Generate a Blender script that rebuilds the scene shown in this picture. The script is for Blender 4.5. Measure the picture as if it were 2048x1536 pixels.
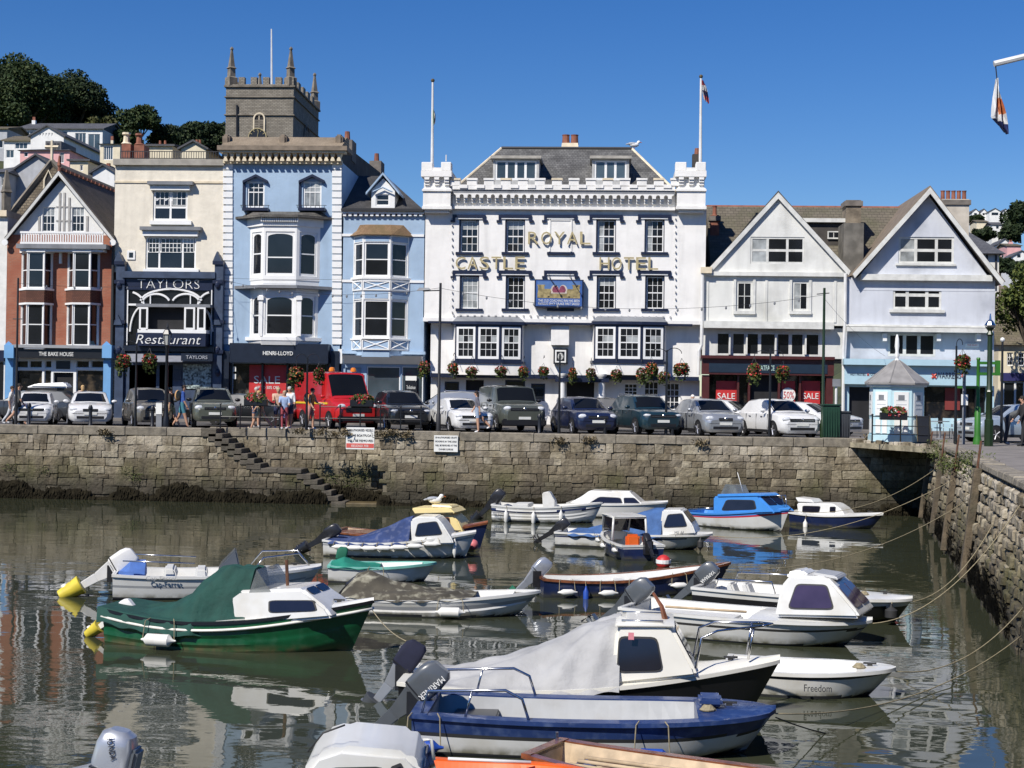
import bpy, bmesh, math, random
import numpy as np
from mathutils import Vector, Matrix, noise as mnoise
random.seed(11)
for o in list(bpy.data.objects): bpy.data.objects.remove(o)
sc = bpy.context.scene; COL = sc.collection
R = math.radians
# ---------------------------------------------------------------- camera, sky, sun, exposure
FPX = 3000.0; HC = 4.6
CAMR = Matrix.Rotation(R(3.66), 3, 'Z') @ Matrix.Rotation(R(90) + math.atan(18 / FPX), 3, 'X') @ Matrix.Rotation(R(.85), 3, 'Z')
cd = bpy.data.cameras.new('camera'); cam = bpy.data.objects.new('camera', cd); COL.objects.link(cam)
cd.sensor_width = 36; cd.lens = FPX * 36 / 2048; cd.clip_start = .5; cd.clip_end = 6000
cam.matrix_world = Matrix.Translation((0, 0, HC)) @ CAMR.to_4x4()
sc.camera = cam
SUN_AZ, SUN_EL = R(34), R(46)      # azimuth: to the left of the line from the houses to the camera
SUNV = Vector((-math.sin(SUN_AZ) * math.cos(SUN_EL), -math.cos(SUN_AZ) * math.cos(SUN_EL), math.sin(SUN_EL)))
w = bpy.data.worlds.new('World'); sc.world = w; w.use_nodes = True
nt = w.node_tree; bg = nt.nodes['Background']; sky = nt.nodes.new('ShaderNodeTexSky')
sky.sky_type = 'NISHITA'; sky.sun_disc = False; sky.sun_elevation = SUN_EL
sky.sun_rotation = math.atan2(SUNV.x, SUNV.y)
sky.air_density = 1.0; sky.dust_density = .0; sky.ozone_density = 6.0; sky.altitude = 0
hsv = nt.nodes.new('ShaderNodeHueSaturation'); hsv.inputs['Saturation'].default_value = 1.28; hsv.inputs['Hue'].default_value = .513
nt.links.new(sky.outputs[0], hsv.inputs['Color']); nt.links.new(hsv.outputs[0], bg.inputs[0]); bg.inputs[1].default_value = .088
sd = bpy.data.lights.new('sun', 'SUN'); sd.energy = 5.0; sd.angle = R(.53); sd.color = (1, .945, .865)
so = bpy.data.objects.new('sun', sd); COL.objects.link(so); so.rotation_euler = SUNV.to_track_quat('Z', 'Y').to_euler()
sc.view_settings.view_transform = 'Standard'; sc.view_settings.look = 'None'; sc.view_settings.gamma = 1
sc.view_settings.use_curve_mapping = False; sc.view_settings.exposure = .15
sc.cycles.use_denoising = True; sc.cycles.max_bounces = 6; sc.cycles.caustics_reflective = False; sc.cycles.caustics_refractive = False
# ---------------------------------------------------------------- from a picture point to a place in the world
def ray(x, y): return CAMR @ Vector(((x - 1024) / FPX, (768 - y) / FPX, -1))
def PX(x, y, Y):
    d = ray(x, y); t = Y / d.y
    return t * d.x, HC + t * d.z
def P3(x, y, Y):
    a, b = PX(x, y, Y); return Vector((a, Y, b))
def PW(x, y, z=0.0):
    d = ray(x, y); t = (z - HC) / d.z
    return Vector((t * d.x, t * d.y, z))
# ---------------------------------------------------------------- materials
MATS = {}
def nd(t, k, **a):
    n = t.nodes.new(k)
    for q, v in a.items(): setattr(n, q, v)
    return n
def M(name, col, rough=.6, var=.12, scale=3., bump=0., bscale=30., metal=0., spec=.5, coat=0., rnd=0., streak=0., stain=None, alpha=1., slime=False):
    """col base colour; var tonal variation; streak vertical weathering; stain = (colour, scale, amount) patches"""
    if name in MATS: return MATS[name]
    m = bpy.data.materials.new(name); m.use_nodes = True; MATS[name] = m
    t = m.node_tree; L = t.links.new; b = t.nodes['Principled BSDF']
    b.inputs['Roughness'].default_value = rough; b.inputs['Metallic'].default_value = metal
    b.inputs['Specular IOR Level'].default_value = spec; b.inputs['Coat Weight'].default_value = coat; b.inputs['Coat Roughness'].default_value = .06
    b.inputs['Base Color'].default_value = (*col, 1); b.inputs['Alpha'].default_value = alpha
    geo = nd(t, 'ShaderNodeNewGeometry'); cur = None
    def mixc(a, bb, fac):
        x = nd(t, 'ShaderNodeMix', data_type='RGBA')
        for i, v in ((6, a), (7, bb)):
            if isinstance(v, tuple): x.inputs[i].default_value = (*v, 1)
            else: L(v, x.inputs[i])
        if isinstance(fac, float): x.inputs[0].default_value = fac
        else: L(fac, x.inputs[0])
        return x.outputs[2]
    def nz(sc_, det=4., vec=None, lo=.35, hi=.65):
        n = nd(t, 'ShaderNodeTexNoise'); n.inputs['Scale'].default_value = sc_; n.inputs['Detail'].default_value = det
        L(vec if vec else geo.outputs['Position'], n.inputs['Vector'])
        r = nd(t, 'ShaderNodeMapRange'); r.inputs[1].default_value = lo; r.inputs[2].default_value = hi
        L(n.outputs[0], r.inputs[0]); return r.outputs[0]
    cur = tuple(col)
    if var > 0:
        cur = mixc(tuple(c * (1 - var) for c in col), tuple(min(1, c * (1 + var * .8)) for c in col), nz(scale))
    if stain:
        sm = nd(t, 'ShaderNodeMath', operation='MULTIPLY'); sm.inputs[1].default_value = stain[2]
        L(nz(stain[1], 6., None, .5, .72), sm.inputs[0]); cur = mixc(cur, stain[0], sm.outputs[0])
    if streak > 0:
        mp = nd(t, 'ShaderNodeMapping'); mp.inputs['Scale'].default_value = (2.6, 2.6, .35); L(geo.outputs['Position'], mp.inputs[0])
        sm = nd(t, 'ShaderNodeMath', operation='MULTIPLY'); sm.inputs[1].default_value = streak
        L(nz(1., 6., mp.outputs[0], .48, .75), sm.inputs[0]); cur = mixc(cur, tuple(c * .5 + .02 for c in col), sm.outputs[0])
    if slime:        # weed film just above the water
        sz = nd(t, 'ShaderNodeSeparateXYZ'); L(geo.outputs['Position'], sz.inputs[0]); zr = nd(t, 'ShaderNodeMapRange'); zr.inputs[1].default_value = .16; zr.inputs[2].default_value = .03; L(sz.outputs[2], zr.inputs[0])
        mu = nd(t, 'ShaderNodeMath', operation='MULTIPLY'); L(zr.outputs[0], mu.inputs[0]); L(nz(5., 6., None, .3, .6), mu.inputs[1]); cur = mixc(cur, (.1, .09, .04), mu.outputs[0])
    if rnd > 0:
        oi = nd(t, 'ShaderNodeObjectInfo'); hv = nd(t, 'ShaderNodeHueSaturation')
        r = nd(t, 'ShaderNodeMapRange'); r.inputs[3].default_value = 1 - rnd; r.inputs[4].default_value = 1 + rnd
        L(oi.outputs['Random'], r.inputs[0]); L(r.outputs[0], hv.inputs['Value'])
        if isinstance(cur, tuple): hv.inputs['Color'].default_value = (*cur, 1)
        else: L(cur, hv.inputs['Color'])
        cur = hv.outputs[0]
    if not isinstance(cur, tuple): L(cur, b.inputs['Base Color'])
    if bump > 0:
        n = nd(t, 'ShaderNodeTexNoise'); n.inputs['Scale'].default_value = bscale; n.inputs['Detail'].default_value = 5
        L(geo.outputs['Position'], n.inputs['Vector'])
        bp = nd(t, 'ShaderNodeBump'); bp.inputs['Strength'].default_value = 1; bp.inputs['Distance'].default_value = bump
        L(n.outputs[0], bp.inputs['Height']); L(bp.outputs[0], b.inputs['Normal'])
    return m
def tiled(name, c1, c2, mortar, scale, w_, h_, rough=.8, msize=.02, bump=.01, axis='XZ', off=.5, stain=None, moss=None):
    """courses too far away to be built one by one (brick, slate)"""
    if name in MATS: return MATS[name]
    m = bpy.data.materials.new(name); m.use_nodes = True; MATS[name] = m
    t = m.node_tree; L = t.links.new; b = t.nodes['Principled BSDF']; b.inputs['Roughness'].default_value = rough
    geo = nd(t, 'ShaderNodeNewGeometry'); sep = nd(t, 'ShaderNodeSeparateXYZ'); L(geo.outputs['Position'], sep.inputs[0])
    cmb = nd(t, 'ShaderNodeCombineXYZ'); L(sep.outputs['XYZ'.index(axis[0])], cmb.inputs[0]); L(sep.outputs['XYZ'.index(axis[1])], cmb.inputs[1])
    bt = nd(t, 'ShaderNodeTexBrick'); bt.offset = off; bt.inputs['Scale'].default_value = scale; bt.inputs['Brick Width'].default_value = w_
    bt.inputs['Row Height'].default_value = h_; bt.inputs['Mortar Size'].default_value = msize
    for i, c in ((1, c1), (2, c2), (3, mortar)): bt.inputs[i].default_value = (*c, 1)
    L(cmb.outputs[0], bt.inputs[0])
    n = nd(t, 'ShaderNodeTexNoise'); n.inputs['Scale'].default_value = 1.3; n.inputs['Detail'].default_value = 6; L(geo.outputs['Position'], n.inputs['Vector'])
    r = nd(t, 'ShaderNodeMapRange'); r.inputs[1].default_value = .42; r.inputs[2].default_value = .7; L(n.outputs[0], r.inputs[0])
    x = nd(t, 'ShaderNodeMix', data_type='RGBA'); L(bt.outputs[0], x.inputs[6]); x.inputs[7].default_value = (*(moss or tuple(c * .6 for c in c1)), 1)
    mm = nd(t, 'ShaderNodeMath', operation='MULTIPLY'); mm.inputs[1].default_value = .75; L(r.outputs[0], mm.inputs[0]); L(mm.outputs[0], x.inputs[0])
    L(x.outputs[2], b.inputs['Base Color'])
    bp = nd(t, 'ShaderNodeBump'); bp.inputs['Distance'].default_value = bump; bp.invert = True; L(bt.outputs[1], bp.inputs['Height']); L(bp.outputs[0], b.inputs['Normal'])
    return m
# ---------------------------------------------------------------- objects
ORG = {}
def setp(o, label=None, cat=None, group=None, kind=None):
    for k, v in (('label', label), ('category', cat), ('group', group), ('kind', kind)):
        if v: o[k] = v
    return o
def thing(name, label, cat, loc=(0, 0, 0), rz=0., group=None):
    o = bpy.data.objects.new(name, None); COL.objects.link(o); o.location = loc; o.rotation_euler[2] = rz
    o.empty_display_size = .2
    ORG[o] = (Vector(loc) if rz == 0 else Vector((0, 0, 0)))   # turned things are built in local coordinates
    return setp(o, label, cat, group)
def link(name, me, parent=None):
    o = bpy.data.objects.new(name, me); COL.objects.link(o)
    if parent is not None: o.parent = parent
    return o
class MB:
    def __init__(s): s.v = []; s.f = []; s.m = []; s.cur = 0
    def mat(s, i): s.cur = i; return s
    def add(s, vs, fs):
        n = len(s.v); s.v += [tuple(v) for v in vs]
        for f in fs: s.f.append([i + n for i in f]); s.m.append(s.cur)
        return s
    def box(s, x0, x1, y0, y1, z0, z1):
        return s.add([(x0, y0, z0), (x1, y0, z0), (x1, y1, z0), (x0, y1, z0), (x0, y0, z1), (x1, y0, z1), (x1, y1, z1), (x0, y1, z1)],
                     [(0, 3, 2, 1), (4, 5, 6, 7), (0, 1, 5, 4), (1, 2, 6, 5), (2, 3, 7, 6), (3, 0, 4, 7)])
    def hexa(s, b, t):
        return s.add(list(b) + list(t), [(3, 2, 1, 0), (4, 5, 6, 7), (0, 1, 5, 4), (1, 2, 6, 5), (2, 3, 7, 6), (3, 0, 4, 7)])
    def prism(s, poly, z0, z1, top=None):
        n = len(poly); top = top or poly
        return s.add([(p[0], p[1], z0) for p in poly] + [(p[0], p[1], z1) for p in top],
                     [tuple(range(n - 1, -1, -1)), tuple(range(n, 2 * n))] + [(i, (i + 1) % n, (i + 1) % n + n, i + n) for i in range(n)])
    def slab(s, poly, y0, y1):      # polygon in x,z pushed along y
        n = len(poly)
        return s.add([(p[0], y0, p[1]) for p in poly] + [(p[0], y1, p[1]) for p in poly],
                     [tuple(range(n)), tuple(range(2 * n - 1, n - 1, -1))] + [((i + 1) % n, i, i + n, (i + 1) % n + n) for i in range(n)])
    def tube(s, pts, r, n=6, r2=None, cap=True):
        pts = [Vector(p) for p in pts]; rs = r if isinstance(r, (list, tuple)) else [r + ((r2 if r2 is not None else r) - r) * i / max(1, len(pts) - 1) for i in range(len(pts))]
        vs = []; up = Vector((0, 0, 1)); prev = None
        for i, p in enumerate(pts):
            d = (pts[min(i + 1, len(pts) - 1)] - pts[max(i - 1, 0)]).normalized()
            if prev is None:
                a = d.cross(up if abs(d.z) < .95 else Vector((1, 0, 0))).normalized()
            else: a = (prev - d * prev.dot(d)).normalized()
            prev = a; c = d.cross(a)
            for k in range(n):
                an = 2 * math.pi * k / n; vs.append(p + (a * math.cos(an) + c * math.sin(an)) * rs[i])
        fs = []
        for i in range(len(pts) - 1):
            for k in range(n): fs.append((i * n + k, i * n + (k + 1) % n, (i + 1) * n + (k + 1) % n, (i + 1) * n + k))
        if cap: fs += [tuple(range(n - 1, -1, -1)), tuple(range((len(pts) - 1) * n, len(pts) * n))]
        return s.add(vs, fs)
    def lathe(s, prof, n=12, c=(0, 0, 0)):   # prof = [(r, z)]
        vs = []
        for r_, z in prof:
            for k in range(n): vs.append((c[0] + r_ * math.cos(2 * math.pi * k / n), c[1] + r_ * math.sin(2 * math.pi * k / n), c[2] + z))
        fs = [(i * n + k, i * n + (k + 1) % n, (i + 1) * n + (k + 1) % n, (i + 1) * n + k) for i in range(len(prof) - 1) for k in range(n)]
        return s.add(vs, fs + [tuple(range(n - 1, -1, -1)), tuple(range((len(prof) - 1) * n, len(prof) * n))])
    def ball(s, c, r, n=8, m=5):
        r = r if isinstance(r, (tuple, list)) else (r, r, r); vs = [(c[0], c[1], c[2] - r[2])]
        for i in range(1, m):
            a = math.pi * i / m
            for k in range(n): vs.append((c[0] + r[0] * math.sin(a) * math.cos(2 * math.pi * k / n), c[1] + r[1] * math.sin(a) * math.sin(2 * math.pi * k / n), c[2] - r[2] * math.cos(a)))
        vs.append((c[0], c[1], c[2] + r[2])); T = len(vs) - 1
        fs = [(0, 1 + (k + 1) % n, 1 + k) for k in range(n)] + [(T, 1 + (m - 2) * n + k, 1 + (m - 2) * n + (k + 1) % n) for k in range(n)]
        for i in range(m - 2):
            for k in range(n): a = 1 + i * n; fs.append((a + k, a + (k + 1) % n, a + n + (k + 1) % n, a + n + k))
        return s.add(vs, fs)
    def grid(s, rows, closed=False):    # rows of equal length
        n = len(rows[0]); vs = [p for r_ in rows for p in r_]
        fs = [(i * n + k, i * n + (k + 1) % n, (i + 1) * n + (k + 1) % n, (i + 1) * n + k) for i in range(len(rows) - 1) for k in range(n if closed else n - 1)]
        return s.add(vs, fs)
    def mesh(s, mats, org=Vector((0, 0, 0)), xf=None, smooth=False, bevel=0., name='m', seg=2):
        me = bpy.data.meshes.new(name); vs = s.v
        if xf is not None: vs = [xf @ Vector(v) for v in vs]
        if org.length > 0: vs = [(v[0] - org.x, v[1] - org.y, v[2] - org.z) for v in vs]
        me.from_pydata([tuple(v) for v in vs], [], s.f)
        for m in (mats if isinstance(mats, (list, tuple)) else [mats]): me.materials.append(m)
        me.polygons.foreach_set('material_index', s.m)
        bm = bmesh.new(); bm.from_mesh(me); bmesh.ops.recalc_face_normals(bm, faces=bm.faces)
        if bevel: bmesh.ops.bevel(bm, geom=list(bm.edges), offset=bevel, segments=seg, affect='EDGES', clamp_overlap=True)
        bm.to_mesh(me); bm.free()
        if smooth:
            me.polygons.foreach_set('use_smooth', [True] * len(me.polygons))
            if smooth != 'all': me.set_sharp_from_angle(angle=R(38))
        me.update(); return me
    def build(s, name, mats, parent=None, xf=None, smooth=False, bevel=0., seg=2):
        top = parent
        while top is not None and top.parent is not None: top = top.parent
        o = link(name, s.mesh(mats, ORG.get(top, Vector((0, 0, 0))), xf, smooth, bevel, name, seg), parent)
        return o
UNIT = {}
def piece(name, parent, mat, x0, x1, y0, y1, z0, z1, xf=None, mesh=None):
    """one small block that shares its mesh with all alike"""
    k = mesh or mat.name
    if k not in UNIT: UNIT[k] = MB().box(-.5, .5, -.5, .5, -.5, .5).mesh(mat, name=k)
    o = link(name, UNIT[k], parent); c = Vector(((x0 + x1) / 2, (y0 + y1) / 2, (z0 + z1) / 2))
    if xf is not None:
        c = xf @ c; o.rotation_euler = xf.to_euler()
    top = parent
    while top is not None and top.parent is not None: top = top.parent
    o.location = c - ORG.get(top, Vector((0, 0, 0))); o.scale = (abs(x1 - x0), abs(y1 - y0), abs(z1 - z0))
    return o
def text(s, name, mat, parent, loc, h, width=None, ext=.02, bold=0., rot=(R(90), 0, 0), shear=0., align='CENTER', mats2=None, bevel=0.):
    """flat lettering cut from sheet, standing on a facade"""
    c = bpy.data.curves.new(name, 'FONT'); c.body = s; c.size = 1; c.extrude = ext; c.offset = bold; c.align_x = 'LEFT'; c.shear = shear; c.resolution_u = 3
    o = bpy.data.objects.new('tmp', c); COL.objects.link(o)
    me = bpy.data.meshes.new_from_object(o.evaluated_get(bpy.context.evaluated_depsgraph_get())); bpy.data.objects.remove(o)
    co = np.empty(len(me.vertices) * 3); me.vertices.foreach_get('co', co); co = co.reshape(-1, 3)
    lo, hi = co.min(0), co.max(0); k = h / (hi[1] - lo[1]); kx = k if width is None else width / (hi[0] - lo[0])
    co[:, 0] = (co[:, 0] - (lo[0] + hi[0]) / 2 * (align == 'CENTER') - lo[0] * (align != 'CENTER')) * kx; co[:, 1] = (co[:, 1] - lo[1]) * k
    me.vertices.foreach_set('co', co.ravel()); me.materials.clear(); me.materials.append(mat)
    if mats2:
        me.materials.append(mats2)
        for p in me.polygons:
            if abs(p.normal.z) < .5: p.material_index = 1
    ob = link(name, me, parent); top = parent
    while top is not None and top.parent is not None: top = top.parent
    ob.location = Vector(loc) - ORG.get(top, Vector((0, 0, 0))); ob.rotation_euler = rot
    return ob
# rounded panel lying on a quad bl,br,tr,tl (u,v in 0..1), pushed out along its normal
def panel(mb, q, u0, u1, v0, v1, t=.01, rad=.0, n=3, lift=0.):
    q = [Vector(p) for p in q]; nrm = (q[1] - q[0]).cross(q[3] - q[0]).normalized()
    W = (q[1] - q[0]).length; Hh = (q[3] - q[0]).length
    ru = rad / max(W, .01); rv = rad / max(Hh, .01); pts = []
    if rad > 0:
        for cu, cv, a0 in ((u1 - ru, v0 + rv, -90), (u1 - ru, v1 - rv, 0), (u0 + ru, v1 - rv, 90), (u0 + ru, v0 + rv, 180)):
            for k in range(n + 1):
                a = R(a0 + 90 * k / n); pts.append((cu + ru * math.cos(a), cv + rv * math.sin(a)))
    else: pts = [(u0, v0), (u1, v0), (u1, v1), (u0, v1)]
    P = []
    for u, v in pts:
        a = q[0].lerp(q[1], u); b = q[3].lerp(q[2], u); P.append(a.lerp(b, v) + nrm * lift)
    k = len(P)
    mb.add([p for p in P] + [p + nrm * t for p in P], [tuple(range(k - 1, -1, -1)), tuple(range(k, 2 * k))] + [(i, (i + 1) % k, (i + 1) % k + k, i + k) for i in range(k)])
    return mb
# ---------------------------------------------------------------- walls with real openings, windows
def clip(poly, a, b):     # keep the part left of a->b
    out = []
    for i in range(len(poly)):
        p, q = poly[i], poly[(i + 1) % len(poly)]
        sp = (b[0] - a[0]) * (p[1] - a[1]) - (b[1] - a[1]) * (p[0] - a[0]); sq = (b[0] - a[0]) * (q[1] - a[1]) - (b[1] - a[1]) * (q[0] - a[0])
        if sp >= -1e-9: out.append(p)
        if sp * sq < -1e-12:
            t = sp / (sp - sq); out.append((p[0] + (q[0] - p[0]) * t, p[1] + (q[1] - p[1]) * t))
    return out
def facade(name, parent, mat, outline, openings, Y=0., depth=.16, back=.0, xf=None):
    """outline: convex polygon (x,z) anticlockwise seen from the front; openings: rectangles x0,x1,z0,z1"""
    b = MB(); xs = sorted({round(v, 4) for o in openings for v in o[:2]} | {min(p[0] for p in outline), max(p[0] for p in outline)})
    zs = sorted({round(v, 4) for o in openings for v in o[2:4]} | {min(p[1] for p in outline), max(p[1] for p in outline)})
    for i in range(len(xs) - 1):
        for j in range(len(zs) - 1):
            cx, cz = (xs[i] + xs[i + 1]) / 2, (zs[j] + zs[j + 1]) / 2
            if any(o[0] < cx < o[1] and o[2] < cz < o[3] for o in openings): continue
            pl = [(xs[i], zs[j]), (xs[i + 1], zs[j]), (xs[i + 1], zs[j + 1]), (xs[i], zs[j + 1])]
            for k in range(len(outline)):
                pl = clip(pl, outline[k], outline[(k + 1) % len(outline)])
                if len(pl) < 3: break
            if len(pl) >= 3: b.add([(p[0], Y, p[1]) for p in pl], [tuple(range(len(pl)))])
    for o in openings:
        x0, x1, z0, z1 = o[:4]
        b.add([(x0, Y, z0), (x1, Y, z0), (x1, Y, z1), (x0, Y, z1), (x0, Y + depth, z0), (x1, Y + depth, z0), (x1, Y + depth, z1), (x0, Y + depth, z1)],
              [(0, 4, 5, 1), (1, 5, 6, 2), (2, 6, 7, 3), (3, 7, 4, 0)])
    if back > 0:
        n = len(outline)
        for k in range(n):
            p, q = outline[k], outline[(k + 1) % n]
            b.add([(p[0], Y, p[1]), (q[0], Y, q[1]), (q[0], Y + back, q[1]), (p[0], Y + back, p[1])], [(0, 3, 2, 1)])
        b.add([(p[0], Y + back, p[1]) for p in outline], [tuple(range(n - 1, -1, -1))])
    top = parent
    while top.parent is not None: top = top.parent
    me = bpy.data.meshes.new(name); vs = [Vector(v) if xf is None else xf @ Vector(v) for v in b.v]; og = ORG.get(top, Vector((0, 0, 0)))
    me.from_pydata([tuple(v - og) for v in vs], [], b.f); me.materials.append(mat)
    bm = bmesh.new(); bm.from_mesh(me); bmesh.ops.remove_doubles(bm, verts=bm.verts, dist=.0005); bm.to_mesh(me); bm.free()
    return link(name, me, parent)
def window(parent, x0, x1, z0, z1, Y, cols, rows, frame, glass, fw=.06, bar=.03, xf=None, mid=None, name='window', panes=None, arch=0.):
    """frame with glazing bars, each pane a piece of its own. cols/rows: count or list of relative widths"""
    cols = [1] * cols if isinstance(cols, int) else cols; rows = [1] * rows if isinstance(rows, int) else rows
    b = MB(); D = .07; x0 += .004; x1 -= .004; z0 += .004; z1 -= .004
    b.box(x0, x0 + fw, Y, Y + D, z0, z1); b.box(x1 - fw, x1, Y, Y + D, z0, z1)
    b.box(x0 + fw, x1 - fw, Y + .002, Y + D, z0, z0 + fw * 1.2); b.box(x0 + fw, x1 - fw, Y + .002, Y + D, z1 - fw, z1)
    xa, xb, za, zb = x0 + fw, x1 - fw, z0 + fw * 1.2, z1 - fw
    ce = [xa]; re = [za]
    for c in cols: ce.append(ce[-1] + (xb - xa) * c / sum(cols))
    for r_ in rows: re.append(re[-1] + (zb - za) * r_ / sum(rows))
    for x in ce[1:-1]: b.box(x - bar / 2, x + bar / 2, Y + .012, Y + .055, za, zb)
    for i, z in enumerate(re[1:-1]):
        h = bar / 2 if (mid is None or i + 1 != mid) else max(bar, .055) / 2
        b.box(xa, xb, Y + (.008 if h > bar / 2 else .016), Y + .057, z - h, z + h)
    if arch > 0:      # curved head: filled corners
        n = 8
        for sgn in (0, 1):
            pts = []
            for k in range(n + 1):
                a = math.pi / 2 * k / n; px_ = (xb - xa) / 2 * math.cos(a); pz = arch * math.sin(a)
                pts.append(((xa + xb) / 2 + (px_ if sgn else -px_), zb - arch + pz))
            for k in range(n):
                p, q = pts[k], pts[k + 1]; poly = [(p[0], p[1]), (q[0], q[1]), (q[0], zb), (p[0], zb)]
                b.slab(poly if not sgn else poly[::-1], Y + .006, Y + .05)
    o = b.build(name, frame, parent, xf)
    for i in range(len(ce) - 1):
        for j in range(len(re) - 1):
            g = glass if panes is None else panes(i, j)
            pn = piece('pane', o, g, ce[i], ce[i + 1], Y + .03, Y + .042, re[j], re[j + 1], xf); pn.rotation_euler[0] += random.uniform(-.012, .012); pn.rotation_euler[2] += random.uniform(-.012, .012)
    return o
def seg_xf(p, q):        # local x runs p->q in plan, local y points into the wall
    a = math.atan2(q[1] - p[1], q[0] - p[0])
    return Matrix.Translation((p[0], p[1], 0)) @ Matrix.Rotation(a, 4, 'Z'), math.hypot(q[0] - p[0], q[1] - p[1])
def outset(poly, d):
    n = len(poly); out = []
    for i in range(n):
        a, b, c = Vector(poly[i - 1]), Vector(poly[i]), Vector(poly[(i + 1) % n])
        e1 = (b - a).normalized(); e2 = (c - b).normalized(); n1 = Vector((e1.y, -e1.x)); n2 = Vector((e2.y, -e2.x))
        m = n1 + n2; m = m / max(.3, m.dot(n1)) if m.length > 1e-6 else n1
        out.append(tuple(b + m * d))
    return out
def bar3(name, parent, mat, x0, y0, x1, y1, Ya, Yb):     # a block given by two picture corners on the plane Ya, reaching to Yb
    a = PX(x0, y1, Ya); c = PX(x1, y0, Ya)
    return MB().box(a[0], c[0], Ya, Yb, a[1], c[1]).build(name, mat, parent)
def rect(x0, y0, x1, y1, Y):     # picture rectangle -> X0,X1,Z0,Z1 on plane Y (taken at its middle lines)
    xm, ym = (x0 + x1) / 2, (y0 + y1) / 2
    return PX(x0, ym, Y)[0], PX(x1, ym, Y)[0], PX(xm, y1, Y)[1], PX(xm, y0, Y)[1]
def dup(root, loc, rz=None, label=None):
    r_ = root.copy(); COL.objects.link(r_); r_.location = loc
    if rz is not None: r_.rotation_euler[2] = rz
    if label: r_['label'] = label
    for c in root.children:
        k = c.copy(); COL.objects.link(k); k.parent = r_
        for g in c.children:
            j = g.copy(); COL.objects.link(j); j.parent = k
    return r_
# ================================================================ water, ground, quay
def island_rand(t):
    g = nd(t, 'ShaderNodeNewGeometry'); o = nd(t, 'ShaderNodeObjectInfo'); a = nd(t, 'ShaderNodeMath', operation='ADD'); f = nd(t, 'ShaderNodeMath', operation='FRACT')
    t.links.new(g.outputs['Random Per Island'], a.inputs[0]); t.links.new(o.outputs['Random'], a.inputs[1]); t.links.new(a.outputs[0], f.inputs[0]); return f.outputs[0], g
def ramp(t, fac, stops):
    r_ = nd(t, 'ShaderNodeValToRGB'); e = r_.color_ramp.elements
    while len(e) < len(stops): e.new(.5)
    for i, (p, c) in enumerate(stops): e[i].position = p; e[i].color = (*c, 1)
    t.links.new(fac, r_.inputs[0]); return r_.outputs[0]
def quay_stone(name, lime, ang=0.):
    m = bpy.data.materials.new(name); m.use_nodes = True; t = m.node_tree; L = t.links.new; b = t.nodes['Principled BSDF']
    rnd, g = island_rand(t)
    base = ramp(t, rnd, [(0, (.115, .092, .058)), (.25, (.16, .13, .084)), (.5, (.205, .17, .112)), (.75, (.265, .225, .152)), (.92, (.34, .3, .215)), (1, (.15, .125, .09))])
    n = nd(t, 'ShaderNodeTexNoise'); n.inputs['Scale'].default_value = 5; n.inputs['Detail'].default_value = 7; L(g.outputs['Position'], n.inputs['Vector'])
    tone = ramp(t, n.outputs[0], [(.3, (.55, .53, .5)), (.55, (1, 1, 1)), (.75, (1.25, 1.22, 1.15))])
    x = nd(t, 'ShaderNodeMix', data_type='RGBA', blend_type='MULTIPLY'); x.inputs[0].default_value = 1; L(base, x.inputs[6]); L(tone, x.inputs[7])
    sp = nd(t, 'ShaderNodeSeparateXYZ'); L(g.outputs['Position'], sp.inputs[0])
    def patch(prev, col, zlo, zhi, nsc, amt, lo=.42, hi=.62, stretch=.5):
        mp = nd(t, 'ShaderNodeMapping'); mp.inputs['Scale'].default_value = (nsc, nsc, nsc * stretch); L(g.outputs['Position'], mp.inputs[0])
        q = nd(t, 'ShaderNodeTexNoise'); q.inputs['Scale'].default_value = 1; q.inputs['Detail'].default_value = 7; L(mp.outputs[0], q.inputs['Vector'])
        a = nd(t, 'ShaderNodeMapRange'); a.inputs[1].default_value = lo; a.inputs[2].default_value = hi; L(q.outputs[0], a.inputs[0])
        z = nd(t, 'ShaderNodeMapRange'); z.inputs[1].default_value = zlo; z.inputs[2].default_value = zhi; L(sp.outputs[2], z.inputs[0])
        mu = nd(t, 'ShaderNodeMath', operation='MULTIPLY'); L(a.outputs[0], mu.inputs[0]); L(z.outputs[0], mu.inputs[1])
        m2 = nd(t, 'ShaderNodeMath', operation='MULTIPLY'); L(mu.outputs[0], m2.inputs[0]); m2.inputs[1].default_value = amt
        y = nd(t, 'ShaderNodeMix', data_type='RGBA'); L(m2.outputs[0], y.inputs[0]); L(prev, y.inputs[6]); y.inputs[7].default_value = (*col, 1); return y.outputs[2]
    c = patch(x.outputs[2], (.56, .5, .4), 1.5, 2.6, 1.3, lime)                 # lime bloom near the top
    c = patch(c, (.085, .084, .026), 1.95, .95, .6, .85, .42, .62)               # green weed film
    c = patch(c, (.034, .029, .017), 1.25, .55, .8, .95, .12, .5)                    # wet tide band
    c = patch(c, (.06, .048, .033), 3.2, 1.2, 2.0, .7, .48, .68, .25)              # dark runs
    L(c, b.inputs['Base Color']); b.inputs['Roughness'].default_value = .85
    n2 = nd(t, 'ShaderNodeTexNoise'); n2.inputs['Scale'].default_value = 9; n2.inputs['Detail'].default_value = 8; L(g.outputs['Position'], n2.inputs['Vector'])
    bp = nd(t, 'ShaderNodeBump'); bp.inputs['Distance'].default_value = .05; L(n2.outputs[0], bp.inputs['Height']); L(bp.outputs[0], b.inputs['Normal'])
    return m
STONE = quay_stone('quay_stone', .6); RUBBLE = quay_stone('rubble_stone', .8)
MORTAR = M('mortar', (.15, .13, .092), .95, .35, 2.5, .02, 12)
COPE = M('coping_stone', (.245, .215, .165), .85, .22, 4, .02, 25, rnd=.14, stain=((.1, .09, .075), 3., .8))
ASPH = M('asphalt', (.075, .072, .07), .9, .25, 1.2, .008, 60)
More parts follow.
